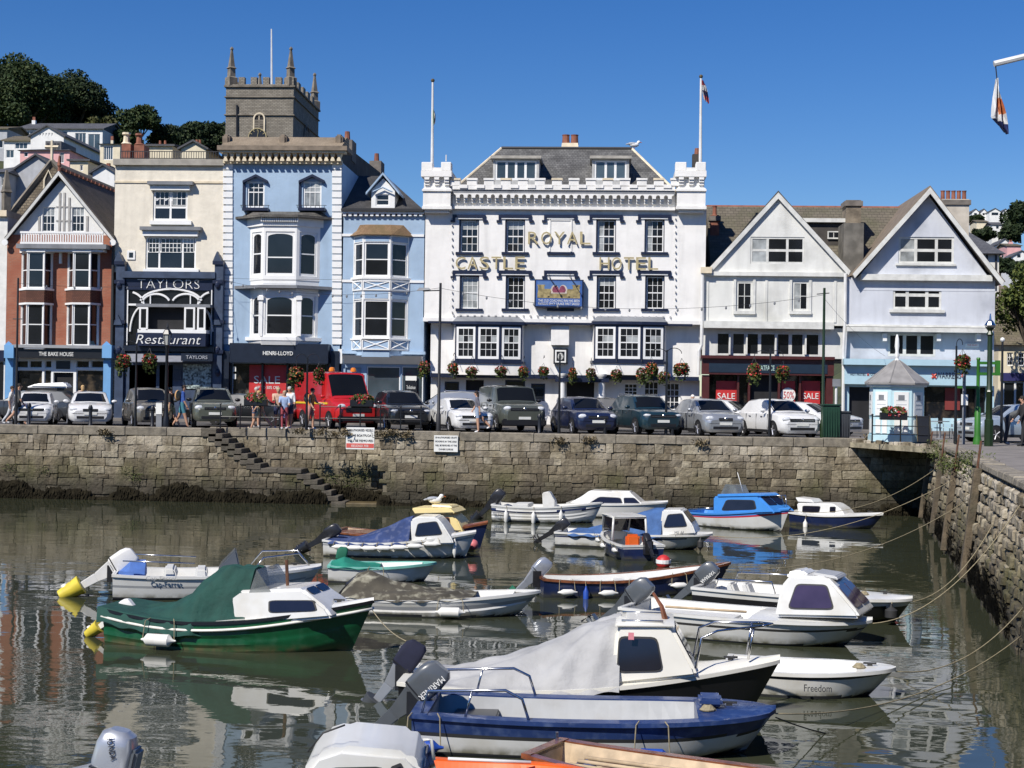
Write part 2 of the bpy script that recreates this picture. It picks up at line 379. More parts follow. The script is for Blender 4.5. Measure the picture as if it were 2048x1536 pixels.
PAVE = M('pavement', (.2, .18, .16), .9, .2, 1.5, .006, 40)
WEED = M('seaweed', (.016, .0135, .008), .95, .5, 4, spec=.1)
# water
wm = bpy.data.materials.new('harbour_water'); wm.use_nodes = True; t = wm.node_tree; L = t.links.new; b = t.nodes['Principled BSDF']
b.inputs['Base Color'].default_value = (.04, .045, .027, 1); b.inputs['Roughness'].default_value = .015; b.inputs['IOR'].default_value = 1.34
b.inputs['Specular IOR Level'].default_value = .5
g = nd(t, 'ShaderNodeNewGeometry')
def wav(scale, stretch, dist, prev=None, mod=False, det=2., rot=.3):
    mp = nd(t, 'ShaderNodeMapping'); mp.inputs['Scale'].default_value = (scale * stretch, scale, 1); mp.inputs['Rotation'].default_value = (0, 0, rot); L(g.outputs['Position'], mp.inputs[0])
    n = nd(t, 'ShaderNodeTexNoise'); n.inputs['Scale'].default_value = 1; n.inputs['Detail'].default_value = det; n.inputs['Roughness'].default_value = .45; L(mp.outputs[0], n.inputs['Vector'])
    h = n.outputs[0]
    if mod:
        q = nd(t, 'ShaderNodeTexNoise'); q.inputs['Scale'].default_value = .16; q.inputs['Detail'].default_value = 3; L(g.outputs['Position'], q.inputs['Vector'])
        r_ = nd(t, 'ShaderNodeMapRange'); r_.inputs[1].default_value = .42; r_.inputs[2].default_value = .62; r_.inputs[3].default_value = .12; L(q.outputs[0], r_.inputs[0])
        mu = nd(t, 'ShaderNodeMath', operation='MULTIPLY'); L(h, mu.inputs[0]); L(r_.outputs[0], mu.inputs[1]); h = mu.outputs[0]
    bp = nd(t, 'ShaderNodeBump'); bp.inputs['Strength'].default_value = 1; bp.inputs['Distance'].default_value = dist; L(h, bp.inputs['Height'])
    if prev: L(prev, bp.inputs['Normal'])
    return bp.outputs[0]
L(wav(5.0, .6, .0036, wav(1.2, .6, .0075, wav(.42, .65, .017)), True, 3.), b.inputs['Normal'])
wo = MB().add([(-900, -400, 0), (900, -400, 0), (900, 62, 0), (-900, 62, 0)], [(0, 1, 2, 3)]).build('harbour_water', wm); setp(wo, kind='structure', label='olive green harbour water')
# ground sheet behind the wall and on the right-hand quay
RWX = lambda Y: 8.29 + .151 * (Y - 33.19)
QZ = 2.95
gp = [(-3000, 60.5, QZ), (-16.4, 60.5, QZ), (-16.4, 61.25, QZ), (-9, 61.25, QZ), (-9, 60.5, QZ), (12.2, 60.5, QZ), (RWX(60) + .6, 60, QZ), (RWX(18) + .7, 18, QZ), (RWX(18) + .7, -300, QZ), (3000, -300, QZ), (3000, 4000, QZ), (-3000, 4000, QZ)]
setp(MB().add(gp, [tuple(range(len(gp)))]).build('road', ASPH), kind='structure', label='grey asphalt quayside road')
setp(MB().box(-60, 40, 72.2, 80, QZ - .2, QZ + .12).build('pavement', PAVE), kind='structure', label='pavement in front of the shops')
setp(MB().add([(RWX(60) + .7, 60, QZ + .004), (RWX(22) + .75, 22, QZ + .004), (RWX(22) + 3.4, 22, QZ + .004), (RWX(60) + 3.4, 60, QZ + .004), (40, 64, QZ + .004), (40, 68, QZ + .004), (9.5, 68, QZ + .004), (9.5, 61, QZ + .004)], [tuple(range(8))]).build('paved_walk', PAVE), kind='structure', label='brownish paved walk around the kiosk')
# --- main quay wall
def unit_stones(mat, n, tag, bev=.045):
    out = []
    for i in range(n):
        mb = MB().box(-.5, .5, -.5, .5, -.5, .5); me = mb.mesh(mat, name=tag)
        bm = bmesh.new(); bm.from_mesh(me)
        for v in bm.verts: v.co += Vector((random.uniform(-.05, .05), random.uniform(-.1, .02), random.uniform(-.07, .07)))
        bmesh.ops.bevel(bm, geom=list(bm.edges), offset=bev, segments=1, affect='EDGES'); bm.to_mesh(me); bm.free(); out.append(me)
    return out
SV = unit_stones(STONE, 8, 'stone'); RV = unit_stones(RUBBLE, 8, 'rubble', .16)
def stair_edge(z):       # x of the flight of steps at height z; the wall is set back to the right of it
    return -16.4 + (3. - z) * 1.32 if z > 1.42 else -12.5 + (1.42 - z) * 1.31
qw = thing('quay_wall', 'long weathered stone quay wall below the parked cars', 'wall', (0, 60, 0))
back = MB()
back.box(-40, -16.4, 60.07, 62, -1, 2.9).box(-9, 12.6, 60.07, 61.2, -1, 2.9).box(-16.4, -9, 61.27, 62, -1, 2.92)
pr = [(-16.4, 2.9)]; pr = [(-16.4, -1), (-10.8, -1), (-10.8, .1), (-12.45, 1.35), (-14.35, 1.38), (-16.4, 2.88)]
back.slab(pr, 60.07, 61.3); back.build('mortar_bed', MORTAR, qw)
stones = []
z = -.35
while z < 2.6:
    h = random.choice((.17, .22, .27, .32, .36)); h = min(h, 2.64 - z)
    if 2.64 - z - h < .16: h = 2.64 - z
    x = -27.5 + random.uniform(0, .5)
    while x < 12.5:
        wd = random.choice((random.uniform(.22, .45), random.uniform(.35, .8), random.uniform(.45, 1.05))) * (1 if x > -9 or x < -17 else .7); zc = z + h / 2
        in_recess = stair_edge(zc) - .1 < x + wd * .5 < -9
        Yf = 61.2 if in_recess else 60.
        if not (not in_recess and x + wd > stair_edge(zc) and x < stair_edge(zc)):
            stones.append((wd * h, x, x + wd - .014, z, z + h - .012, Yf + random.uniform(-.025, .02)))
        elif stair_edge(zc) - x > .15: stones.append((wd * h * .5, x, stair_edge(zc) - .01, z, z + h - .012, Yf))
        x += wd
    z += h
stones.sort(reverse=True); vis = [s for s in stones if s[4] > 0 and s[2] > -25.2]; far = vis[300:]
def put_stone(name, parent, var, x0, x1, z0, z1, yf, dp=.3):
    o = link(name, random.choice(var), parent); og = ORG[parent]; o.location = Vector(((x0 + x1) / 2, yf + dp / 2, (z0 + z1) / 2)) - og
    o.scale = (x1 - x0, dp, z1 - z0); return o
for s_ in vis[:300]: put_stone('stone', qw, SV, *s_[1:])
def joined(name, parent, var, items, xf=None):
    vs = []; fs = []; og = ORG[parent]; n0 = 0
    for x0, x1, z0, z1, yf, dp in items:
        me = random.choice(var); co = np.empty(len(me.vertices) * 3); me.vertices.foreach_get('co', co); co = co.reshape(-1, 3).copy()
        co *= ((x1 - x0), dp, (z1 - z0)); co += ((x0 + x1) / 2, yf + dp / 2, (z0 + z1) / 2)
        if xf is not None: co = np.array([xf @ Vector(c) for c in co])
        vs.append(co - np.array(og)); fs += [[i + n0 for i in p.vertices] for p in me.polygons]; n0 += len(co)
    me = bpy.data.meshes.new(name); me.from_pydata(np.concatenate(vs).tolist(), [], fs); me.materials.append(var[0].materials[0])
    return setp(link(name, me, parent), kind='stuff')
joined('small_stones', qw, SV, [(*s_[1:], .3) for s_ in far] + [(s_[1], s_[2], s_[3], s_[4], s_[5], .3) for s_ in stones if s_ not in vis])
x = -27.5                                                    # coping
while x < 9.6:
    wd = random.uniform(1.1, 1.9)
    if -16.4 < x + wd < -9 and x < -16.4: wd = -16.42 - x
    Yc = 61.15 if -16.42 < x + .1 < -9.05 else 59.96
    if Yc > 61 and x + wd > -9: wd = -9 - x
    wd = max(wd, .3)
    MB().box(x + .006, x + wd - .006, Yc, Yc + .62, 2.64 + random.uniform(-.01, .01), 3.0 + random.uniform(-.012, .012)).build('coping_stone', COPE, qw, bevel=.025, seg=1); x += wd
while x < 12.2:                                              # broken edge stones by the kiosk
    wd = random.uniform(.25, .5); o = put_stone('edge_stone', qw, RV, x, x + wd, 2.6, 2.85 + random.uniform(0, .2), 59.95, .45); x += wd
st = thing('stone_steps', 'worn stone steps cut into the quay wall down to the water', 'steps', (-14, 60.5, 0))
STP = M('step_stone', (.1, .086, .066), .85, .3, 3, .02, 20, stain=((.05, .05, .03), 2, .8))  # stone darkened all over to stand in for shade on the risers
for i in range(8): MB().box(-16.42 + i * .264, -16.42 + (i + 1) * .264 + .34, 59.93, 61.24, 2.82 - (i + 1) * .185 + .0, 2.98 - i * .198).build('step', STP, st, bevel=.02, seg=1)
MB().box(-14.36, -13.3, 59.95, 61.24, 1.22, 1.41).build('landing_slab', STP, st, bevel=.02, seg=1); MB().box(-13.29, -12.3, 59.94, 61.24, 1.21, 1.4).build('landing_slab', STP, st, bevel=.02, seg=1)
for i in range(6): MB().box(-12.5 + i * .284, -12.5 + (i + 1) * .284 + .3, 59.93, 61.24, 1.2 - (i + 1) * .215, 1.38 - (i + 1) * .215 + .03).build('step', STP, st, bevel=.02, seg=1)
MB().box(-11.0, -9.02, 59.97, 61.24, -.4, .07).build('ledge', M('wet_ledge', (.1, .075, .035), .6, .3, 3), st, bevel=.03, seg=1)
# weed hanging on the wall
def weed(name, label, spots, dirn, parent=None):
    mb = MB()
    for (p, wd, ht, n) in spots:
        for _ in range(n):
            a = random.gauss(0, wd * .4); top = p[2] + ht * random.uniform(.15, 1); ln = random.uniform(.15, .5)
            q = Vector((p[0] + dirn[0] * a, p[1] + dirn[1] * a, top)); out = Vector((dirn[1], -dirn[0], 0)); s_ = Vector(dirn + (0,)) * random.uniform(.015, .045)
            o1 = out * random.uniform(.03, .12); o2 = out * random.uniform(.05, .2)
            mb.add([q - s_, q + s_, q + s_ * 1.5 + o1 + Vector((0, 0, -ln * .5)), q - s_ * 1.5 + o1 + Vector((0, 0, -ln * .5)), q + o2 + Vector((random.uniform(-.05, .05), 0, -ln))], [(0, 1, 2, 3), (3, 2, 4)])
    return setp(mb.build(name, WEED), label, 'seaweed', kind='stuff')
sp = []; xx = -25.4
while xx < 12.2:
    hn = mnoise.noise(Vector((xx * .55, 3.1, 0))) + .6 * mnoise.noise(Vector((xx * 1.9, 7.7, 0))); hh = max(.1, .42 + .75 * hn) * (1 if xx < -8 else .6)
    c = 61.18 if stair_edge(.5) - .1 < xx < -9 else 59.96
    sp.append(((xx, c, .04), .3, hh, int(12 + 75 * hh))); xx += .16
weed('seaweed', 'dark seaweed hanging at the foot of the quay wall', sp, (1., 0.))
# --- right-hand quay wall, leaning back, rubble
da = math.atan(.151); RD = Vector((math.sin(da), math.cos(da), 0)); RN = Vector((-math.cos(da), math.sin(da), 0))
def rw_xf(lean):       # local x runs from the near end (Y=20) away from the camera; local y into the wall
    xax = -RD; yax = -RN; zax = (Vector((0, 0, 1)) - RN * lean).normalized()
    m = Matrix((xax, yax, zax)).transposed().to_4x4(); o = Vector((RWX(60), 60, 0)); m.translation = o; return m
RX = rw_xf(.12); rq = thing('side_quay_wall', 'rough rubble quay wall leaning back at the right, whitened at the top', 'wall', (RWX(45), 45, 0))
MB().box(-.3, 44, .12, 1.2, -1, 2.9).build('mortar_bed', M('side_mortar', (.15, .13, .1), .95, .4, 3, .04, 8, stain=((.04, .04, .02), 1.2, .8)), rq, RX)
it = []; z = -.3
while z < 2.72:
    h = random.uniform(.16, .3); x = random.uniform(-.3, 0)
    while x < 41:
        wd = random.uniform(.18, .6); it.append((wd * h / (8 + x * -.1), x, x + wd - .02, z, min(z + h, 2.86) - .02, random.uniform(-.05, .07))); x += wd
    z += h
near = sorted([s_ for s_ in it if s_[4] > .05 and s_[1] < 34], key=lambda s_: -(s_[2] - s_[1]) * (s_[4] - s_[3]) / (62 - s_[1]) ** 2)
for s_ in near[:300]:
    o = link('stone', random.choice(RV), rq); c = RX @ Vector(((s_[1] + s_[2]) / 2, s_[5] + .15, (s_[3] + s_[4]) / 2)); o.location = c - ORG[rq]; o.rotation_euler = RX.to_euler(); o.rotation_euler[1] += random.uniform(-.12, .12); o.scale = (s_[2] - s_[1], .3, s_[4] - s_[3])
ns = set(near[:300]); joined('small_stones', rq, RV, [(*s_[1:], .3) for s_ in it if s_ not in ns], RX)
x = -.2
while x < 40:
    wd = random.uniform(.7, 1.3); MB().box(x, x + wd - .015, -.02, .5, 2.86, 3.04 + random.uniform(-.02, .02)).build('coping_stone', COPE, rq, RX, bevel=.03, seg=1); x += wd
TIMB = M('old_timber', (.12, .092, .058), .85, .35, 3, .02, 20, streak=.8, stain=((.05, .05, .03), 2, .7))
RUST = M('rusty_iron', (.12, .055, .03), .8, .4, 6); IRON = M('black_iron', (.02, .02, .022), .5, .2, 4)
for k, (xx, hgt) in enumerate(((2.2, .5), (8.8, .62), (14.6, .68), (21.6, .7))):
    o = thing('fender_post', ('timber fender post nearest the wall corner', 'timber fender post with rusty rods, second from the corner', 'timber fender post with rusty rods, third from the corner', 'wide timber fender post with a chain at the right edge')[k], 'post', (0, 0, 0), group='timber fender posts on the side wall')
    MB().box(xx, xx + (.22 if k < 3 else .36), -.2, -.01, .1, 2.9).build('timber', TIMB, o, RX, bevel=.02, seg=1)
    for q in (.05, .25): MB().tube([(xx + q, -.12, 2.5), (xx + q, -.12, 2.9 + hgt)], .022, 6).build('rod', RUST, o, RX)
    if k > 0:
        cb = MB()
        for i in range(16): cb.tube([(xx - .12 + .03 * math.sin(i), -.1, 2.4 - i * .14), (xx - .12 + .03 * math.sin(i + 1), -.13, 2.4 - i * .14 - .12)], .022, 5)
        cb.build('chain', IRON, o, RX)
sp = []
for _ in range(110):
    q = RX @ Vector((random.uniform(.3, 31), -.04, 0)); sp.append(((q.x, q.y, .05), random.uniform(.3, .9), random.uniform(.2, 1.1), random.randint(30, 80)))
weed('seaweed', 'dark bladder weed along the foot of the right-hand wall', sp, (RD.x, RD.y))
# green tufts and dry plants
def tufts(name, label, cat, spots, mat, hl=.25, parent=None, kind='stuff'):
    mb = MB()
    for p, r_, n in spots:
        for _ in range(n):
            q = Vector(p) + Vector((random.gauss(0, r_ * .45), random.gauss(0, r_ * .3), random.uniform(-.3, .5) * r_)); a = random.uniform(0, 6.3); d = Vector((math.cos(a), math.sin(a), random.uniform(.1, 1.2))).normalized() * hl * random.uniform(.3, 1)
            s_ = Vector((-d.y, d.x, .1)).normalized() * hl * .12
            mb.add([q, q + d * .5 + s_, q + d, q + d * .5 - s_], [(0, 1, 2, 3)])
    return setp(mb.build(name, mat), label, cat, kind=kind)
DRY = M('dry_plants', (.19, .15, .085), .9, .4, 8); GRN = M('wall_greens', (.075, .095, .02), .8, .4, 5)
tufts('wall_plants', 'dry plants hanging from the coping by the notice boards', 'plants', [((PX(a, b_, 59.9)[0], 59.88, PX(a, b_, 59.9)[1]), .3, 130) for a, b_ in ((640, 868), (668, 872), (690, 868), (760, 872), (785, 868), (812, 872), (600, 866), (1120, 885), (1180, 884), (1400, 888), (210, 868), (1740, 878), (1760, 880))], DRY, .22)
tufts('wall_moss', 'green moss and grass along the top of the right-hand wall', 'moss', [(tuple(RX @ Vector((q, -.05, random.uniform(2.3, 3.0)))), .5, 160) for q in (1, 2, 3.5, 5, 6.5, 8, 10, 11.5, 13, 15, 17, 19, 21)], GRN, .16)
tufts('wall_moss', 'green weed growing on the quay wall beside the steps', 'moss', [((a, 61.15, b_), .5, 200) for a, b_ in ((-11.2, .9), (-10.4, .75), (-9.8, 1.0))] + [((a, 59.95, b_), .4, 150) for a, b_ in ((-19.4, 1.15), (-19.1, .9), (-24.4, 1.2), (-22.9, 1.1))], GRN, .12)
# concrete slab over the corner
cs = thing('corner_slab', 'concrete slab with rubble edge bridging the harbour corner', 'slab', (10.5, 59, 2.6))
tri = [(9.4, 60.4), (RWX(54.6) + .2, 54.6), (RWX(54.6) + 1.2, 54.6), (13.4, 60.4)]
MB().prism(tri, 2.66, 2.86).build('slab', M('slab_concrete', (.33, .29, .2), .9, .3, 3, .02, 15, stain=((.1, .09, .06), 2.5, .8)), cs)
e0, e1 = Vector((9.5, 60.1, 2.86)), Vector((RWX(54.6) + .35, 54.7, 2.86))
for k in range(18):
    p = e0.lerp(e1, k / 17.); o = link('rubble', random.choice(RV), cs); s_ = random.uniform(.16, .36); o.location = p + Vector((.12, .12, .04)) - ORG[cs]; o.scale = (s_, s_ * .8, s_ * .6); o.rotation_euler = (0, 0, random.uniform(0, 3))
# ================================================================ notices on the wall
WHT = M('white_board', (.8, .8, .76), .5, .06, 3); INK = M('dark_ink', (.03, .03, .035), .6, 0); REDP = M('red_print', (.62, .1, .08), .6, .05); BLK = M('black_paint', (.012, .013, .016), .35, .1, 5)
def notice(label, px, lines, red=None):
    x0, x1, z0, z1 = rect(*px, 59.9); o = thing('notice_board', label, 'sign', ((x0 + x1) / 2, 59.9, z0))
    MB().box(x0, x1, 59.88, 59.93, z0, z1).build('board', WHT, o, bevel=.008, seg=1)
    n = len(lines); hh = (z1 - z0)
    for i, s_ in enumerate(lines):
        zc = z1 - hh * (i + .5) / (n + .2); mt = INK
        if red == i: piece('red_band', o, REDP, x0 + .02, x1 - .02, 59.872, 59.88, zc - hh * .09, zc + hh * .11); mt = WHT
        text(s_, 'lettering', mt, o, ((x0 + x1) / 2, 59.868, zc - hh * .05), hh * .1, (x1 - x0) * (.9 if len(s_) > 14 else .6), .002)
notice('larger white notice board with red band on the quay wall', (692, 855, 749, 899), ['UNAUTHORISED VESSELS', 'IN THE BOATFLOAT', 'WILL BE REMOVED', 'RELEASE FEE'], 3)
notice('smaller white notice board right of the red-banded one', (868, 871, 916, 904), ['UNAUTHORISED CRAFT', 'MOORING IN THIS AREA', 'WILL BE REMOVED AT THE', 'OWNERS EXPENSE'])
# ================================================================ hills, trees, far houses
LEAF = {}
def leafmat(name, c1, c2, c3):
    if name in LEAF: return LEAF[name]
    m = bpy.data.materials.new(name); m.use_nodes = True; t = m.node_tree; b = t.nodes['Principled BSDF']; r_, g = island_rand(t)
    t.links.new(ramp(t, r_, [(0, c1), (.55, c2), (1, c3)]), b.inputs['Base Color']); b.inputs['Roughness'].default_value = .7; b.inputs['Specular IOR Level'].default_value = .25
    LEAF[name] = m; return m
LD = leafmat('leaf_dark', (.012, .023, .010), (.023, .04, .015), (.042, .06, .02)); LM = leafmat('leaf_mid', (.016, .032, .011), (.032, .055, .017), (.06, .078, .024)); LO = leafmat('leaf_olive', (.04, .05, .015), (.075, .08, .025), (.12, .11, .035))
BARK = M('bark', (.09, .07, .05), .9, .3, 3)
def leaves(center, rad, n, size, lobes=14, seed=0, low=-.55):
    rg = np.random.default_rng(seed); c = np.array(center); rad = np.array(rad)
    u = rg.normal(size=(lobes, 3)); u /= np.linalg.norm(u, axis=1)[:, None]; u[:, 2] = np.where(u[:, 2] < low, -u[:, 2], u[:, 2])
    lc = u * rg.uniform(.3, .82, (lobes, 1)); lr = rg.uniform(.17, .4, lobes)
    k = rg.integers(0, lobes, n); d = rg.normal(size=(n, 3)); d /= np.linalg.norm(d, axis=1)[:, None]
    p = (lc[k] + d * (lr[k] * rg.uniform(.4, 1.2, n) ** .5)[:, None]) * rad + c
    a = rg.normal(size=(n, 3)) + d * .8; a /= np.linalg.norm(a, axis=1)[:, None]; bq = np.cross(a, rg.normal(size=(n, 3))); bq /= np.linalg.norm(bq, axis=1)[:, None]; cq = np.cross(a, bq)
    s_ = (size * rg.uniform(.5, 1.3, n))[:, None]
    v = np.stack([p - bq * s_, p + cq * s_ * .6, p + bq * s_, p - cq * s_ * .6], 1).reshape(-1, 3); return v
def quads_mesh(v, mat, name, org=(0, 0, 0)):
    me = bpy.data.meshes.new(name); n = len(v) // 4; me.vertices.add(4 * n); me.vertices.foreach_set('co', (v - np.array(org)).ravel())
    me.loops.add(4 * n); me.loops.foreach_set('vertex_index', np.arange(4 * n)); me.polygons.add(n); me.polygons.foreach_set('loop_start', np.arange(0, 4 * n, 4))
    me.update(); me.validate(); me.materials.append(mat); return me
def tree(name, label, top, crown_r, n, size, mat, trunk_h=4., seed=0, group=None, lobes=14):
    """top = middle of the crown"""
    base = Vector((top[0], top[1], top[2] - crown_r[2] * .8 - trunk_h)); o = thing(name, label, 'tree', base, group=group); tb = MB()
    tb.tube([base, base + Vector((.1, 0, trunk_h * .6)), Vector(top)], [crown_r[0] * .09, crown_r[0] * .065, crown_r[0] * .02], 7)
    rr = random.Random(seed)
    for _ in range(6):
        a = rr.uniform(0, 6.3); e = Vector(top) + Vector((math.cos(a) * crown_r[0] * .6, math.sin(a) * crown_r[1] * .6, rr.uniform(-.2, .5) * crown_r[2])); s0 = base.lerp(Vector(top), rr.uniform(.45, .8)); tb.tube([s0, s0.lerp(e, .5) + Vector((0, 0, .3)), e], [crown_r[0] * .035, crown_r[0] * .022, .03], 5)
    tb.build('trunk', BARK, o); link('crown', quads_mesh(leaves(top, crown_r, n, size, lobes, seed), mat, 'crown', base), o); return o
GRASS = M('hill_green', (.05, .06, .02), .95, .4, .12, .1, 2)
def terrain(name, label, x0, x1, y0, y1, fn, n=28):
    rows = [[(x0 + (x1 - x0) * i / n, y0 + (y1 - y0) * j / n, fn(x0 + (x1 - x0) * i / n, y0 + (y1 - y0) * j / n)) for i in range(n + 1)] for j in range(n + 1)]
    setp(MB().grid(rows).build(name, GRASS, smooth='all'), label, kind='structure')
def sst(a, b_, x): x = min(1, max(0, (x - a) / (b_ - a))); return x * x * (3 - 2 * x)
terrain('hillside', 'wooded hillside behind the left-hand houses', -190, -15, 100, 330, lambda X, Y: 2.7 + sst(92, 205, Y) * (30 * sst(-28, -62, X + (Y - 200) * .25) + 4) - sst(255, 330, Y) * 12 + 6 * sst(-70, -120, X))
terrain('far_bank', 'wooded bank across the river behind the viewer', -700, 700, -900, -260, lambda X, Y: -2 + 100 * sst(-260, -480, Y) * (.75 + .25 * math.sin(X * .008)) - 60 * sst(-700, -900, Y), 24)
terrain('far_hill', 'green hill with houses far off at the right', 60, 420, 180, 700, lambda X, Y: 2.6 + sst(200, 560, Y) * 68 * sst(60, 190, X))
TL = [(-12, 205, 212, 85, 95, LD, 'tall dark round tree at the left edge of the hill'), (62, 205, 205, 82, 90, LM, 'broad green tree second from the left on the hill'), (150, 228, 214, 84, 92, LD, 'large dark tree sloping down the right of the hilltop wood'), (100, 262, 220, 70, 60, LD, 'dark tree low behind the long grey-roofed house'), (208, 268, 205, 34, 34, LO, 'small olive bush-like tree below the wood edge'),
      (282, 254, 200, 41, 44, LM, 'lone rounded tree between the wood and the church tower'), (250, 290, 190, 36, 30, LM, 'low tree at the foot of the lone rounded tree'), (345, 292, 205, 48, 40, LD, 'low dark tree left of the church tower roof line'), (398, 278, 212, 48, 38, LD, 'dark tree line crown next to the church tower'), (446, 284, 214, 40, 42, LD, 'dark crown partly hidden by the church tower')]
for i, (a, b_, Y, rw, rh, mt, lb) in enumerate(TL):
    c = P3(a, b_, Y); k = Y / FPX; tree('hill_tree', lb, c, (rw * k * 1.25, rw * k * 1.1, rh * k * 1.0), int(3.2 * rw * rh) + 5000, .25, mt, 3, 100 + i, 'trees on the left hill', 34)
SL = tiled('slate_far', (.085, .088, .1), (.11, .112, .12), (.05, .05, .055), 3, .8, .35); SLB = tiled('slate_brown', (.13, .105, .075), (.165, .135, .095), (.06, .05, .04), 3, .8, .4, moss=(.1, .095, .04))
WR = M('white_render', (.78, .78, .76), .75, .07, 1.2, streak=.2); PINK = M('pink_render', (.72, .4, .39), .75, .08, 1.5, streak=.2); CRM = M('cream_render', (.74, .66, .48), .75, .08, 1.5, streak=.25); GRR = M('grey_render', (.42, .43, .45), .75, .1, 2, streak=.3)
GL = M('window_glass', (.012, .014, .018), .06, .3, .8, spec=.6); GLC = M('curtained_glass', (.34, .36, .36), .12, .45, 1.6, spec=.6); GLB = M('glass_blue', (.06, .085, .1), .05, .4, .5, spec=.7)
PW_ = M('white_paint', (.82, .82, .8), .45, .04, 2); TERRA = M('terracotta', (.24, .09, .055), .8, .25, 3)
def house(label, x0, y0, x1, y1, Y, dep, roof, rise, wm_, rm, wins=(), chim=(), cat='house', group='houses on the left hill', over=.25, base=2.):
    X0, X1, Z0, Z1 = rect(x0, y0, x1, y1, Y); k = Y / FPX; rise *= k
    o = thing('hill_house', label, cat, ((X0 + X1) / 2, Y, Z0 - base), group=group)
    ops = [rect(*w_[:4], Y) for w_ in wins]; ol = [(X0, Z0 - base), (X1, Z0 - base), (X1, Z1), (X0, Z1)]
    if roof == 'front': ol = [(X0, Z0 - base), (X1, Z0 - base), (X1, Z1), ((X0 + X1) / 2, Z1 + rise), (X0, Z1)]
    facade('wall', o, wm_, ol, ops, Y, .12, dep)
    for r_, w_ in zip(ops, wins):
        n = w_[4] if len(w_) > 4 else 1; window(o, *r_, Y + .05, n, 1, PW_, GLB if len(w_) > 5 else GL, .06, .05)
    r_ = MB(); e = over; th = .16
    if roof == 'front':
        xm = (X0 + X1) / 2
        for sgn, xe in ((-1, X0), (1, X1)):
            sl = rise / ((X1 - X0) / 2); xo = xe + sgn * e; zo = Z1 - sl * e
            r_.slab([(xo, zo), (xm, Z1 + rise), (xm, Z1 + rise + th), (xo, zo + th)], Y - e, Y + dep + e)
    elif roof == 'side':
        ym = Y + dep / 2; sl = rise / (dep / 2)
        for s_, ye in ((-1, Y), (1, Y + dep)):
            r_.hexa([(X0 - e, ye + s_ * e, Z1 - sl * e), (X1 + e, ye + s_ * e, Z1 - sl * e), (X1 + e, ym, Z1 + rise), (X0 - e, ym, Z1 + rise)], [(X0 - e, ye + s_ * e, Z1 - sl * e + th), (X1 + e, ye + s_ * e, Z1 - sl * e + th), (X1 + e, ym, Z1 + rise + th), (X0 - e, ym, Z1 + rise + th)])
        for xx in (X0 + .01, X1 - .01): r_.add([(xx, Y, Z1), (xx, Y + dep, Z1), (xx, ym, Z1 + rise)], [(0, 1, 2)])
    elif roof == 'hip':
        q = min(dep, X1 - X0) * .42; r_.hexa([(X0 - e, Y - e, Z1), (X1 + e, Y - e, Z1), (X1 + e, Y + dep + e, Z1), (X0 - e, Y + dep + e, Z1)], [(X0 + q, Y + dep * .45, Z1 + rise), (X1 - q, Y + dep * .45, Z1 + rise), (X1 - q, Y + dep * .55, Z1 + rise), (X0 + q, Y + dep * .55, Z1 + rise)])
    else: r_.box(X0 - .1, X1 + .1, Y - .1, Y + dep, Z1, Z1 + .3)
    ro = r_.build('roof', rm, o)
    for (cx, cy, cw, ch) in chim:
        a0, a1, b0, b1 = rect(cx - cw / 2, cy - ch, cx + cw / 2, cy, Y); c = MB().box(a0, a1, Y + dep * .4, Y + dep * .4 + (a1 - a0), b0 - 1.2, b1); c.build('chimney', wm_ if wm_ not in (GRR,) else TERRA, ro)
        pt = MB()
        for q in (.3, .7): pt.lathe([(.13, b1), (.11, b1 + .45)], 8, (a0 + (a1 - a0) * q, Y + dep * .4 + (a1 - a0) * .5, 0))
        pt.build('chimney_pots', TERRA, ro)
    return o
house('long modern house with a low grey roof and wide glass below the wood', 38, 258, 205, 300, 185, 9, 'side', 22, WR, SL, [(50, 262, 92, 290, 5, 1), (112, 262, 135, 290, 2, 1), (150, 266, 172, 292, 3, 1), (176, 268, 200, 315, 2, 1)], [(45, 262, 7, 32)], base=8)
house('brown-roofed house at the left edge of the hill', -40, 258, 14, 300, 178, 8, 'side', 14, GRR, SLB, [(-6, 280, 6, 296)], base=6)
house('small grey-roofed white house with a glass balcony', 8, 282, 62, 318, 165, 7, 'side', 18, WR, SLB, [(12, 300, 28, 316, 2, 1), (30, 285, 55, 298, 3, 1)], base=6)
house('white gabled house with five small windows in its gable', 61, 272, 127, 330, 160, 16, 'front', 20, WR, SL, [(79, 266, 82, 272), (85, 266, 88, 272), (91, 266, 94, 272), (97, 266, 100, 272), (103, 266, 106, 272)], base=5)
house('pink house with hipped roof and dark dormer box', 40, 301, 139, 336, 140, 10, 'hip', 20, PINK, SL, [(48, 304, 56, 314), (119, 305, 128, 326, 2)], base=7)
X0, X1, Z0, Z1 = rect(75, 275, 107, 298, 139); o = thing('roof_dormer', 'dark flat-topped dormer box on the pink house roof', 'dormer', (X0, 140, Z0)); MB().box(X0, X1, 141, 145, Z0 - .3, Z1).build('cheek', M('lead_grey', (.1, .1, .105), .6, .15, 3), o)
for q in range(4): piece('louvre', o, M('louvre_dark', (.03, .03, .035), .5, .1), X0 + .15 + q * (X1 - X0 - .2) / 4, X0 + (q + 1) * (X1 - X0 - .2) / 4, 140.95, 141.0, Z0, Z1 - .2)
house('cream house with tall corner glazing above the cream shop', 200, 288, 240, 330, 150, 8, 'hip', 9, CRM, SL, [(207, 292, 226, 320, 4, 1)], [(203, 282, 5, 12)], base=6)
house('white stepped cottage with a plain chimney', 185, 345, 229, 372, 120, 6, 'front', 14, WR, SL, [], [(196, 340, 8, 12)], base=5)
house('yellow lean house between the pink house and the church roof', 140, 322, 176, 350, 132, 12, 'side', 6, CRM, SL, [(160, 330, 166, 342)], [(165, 332, 6, 8)], base=5)
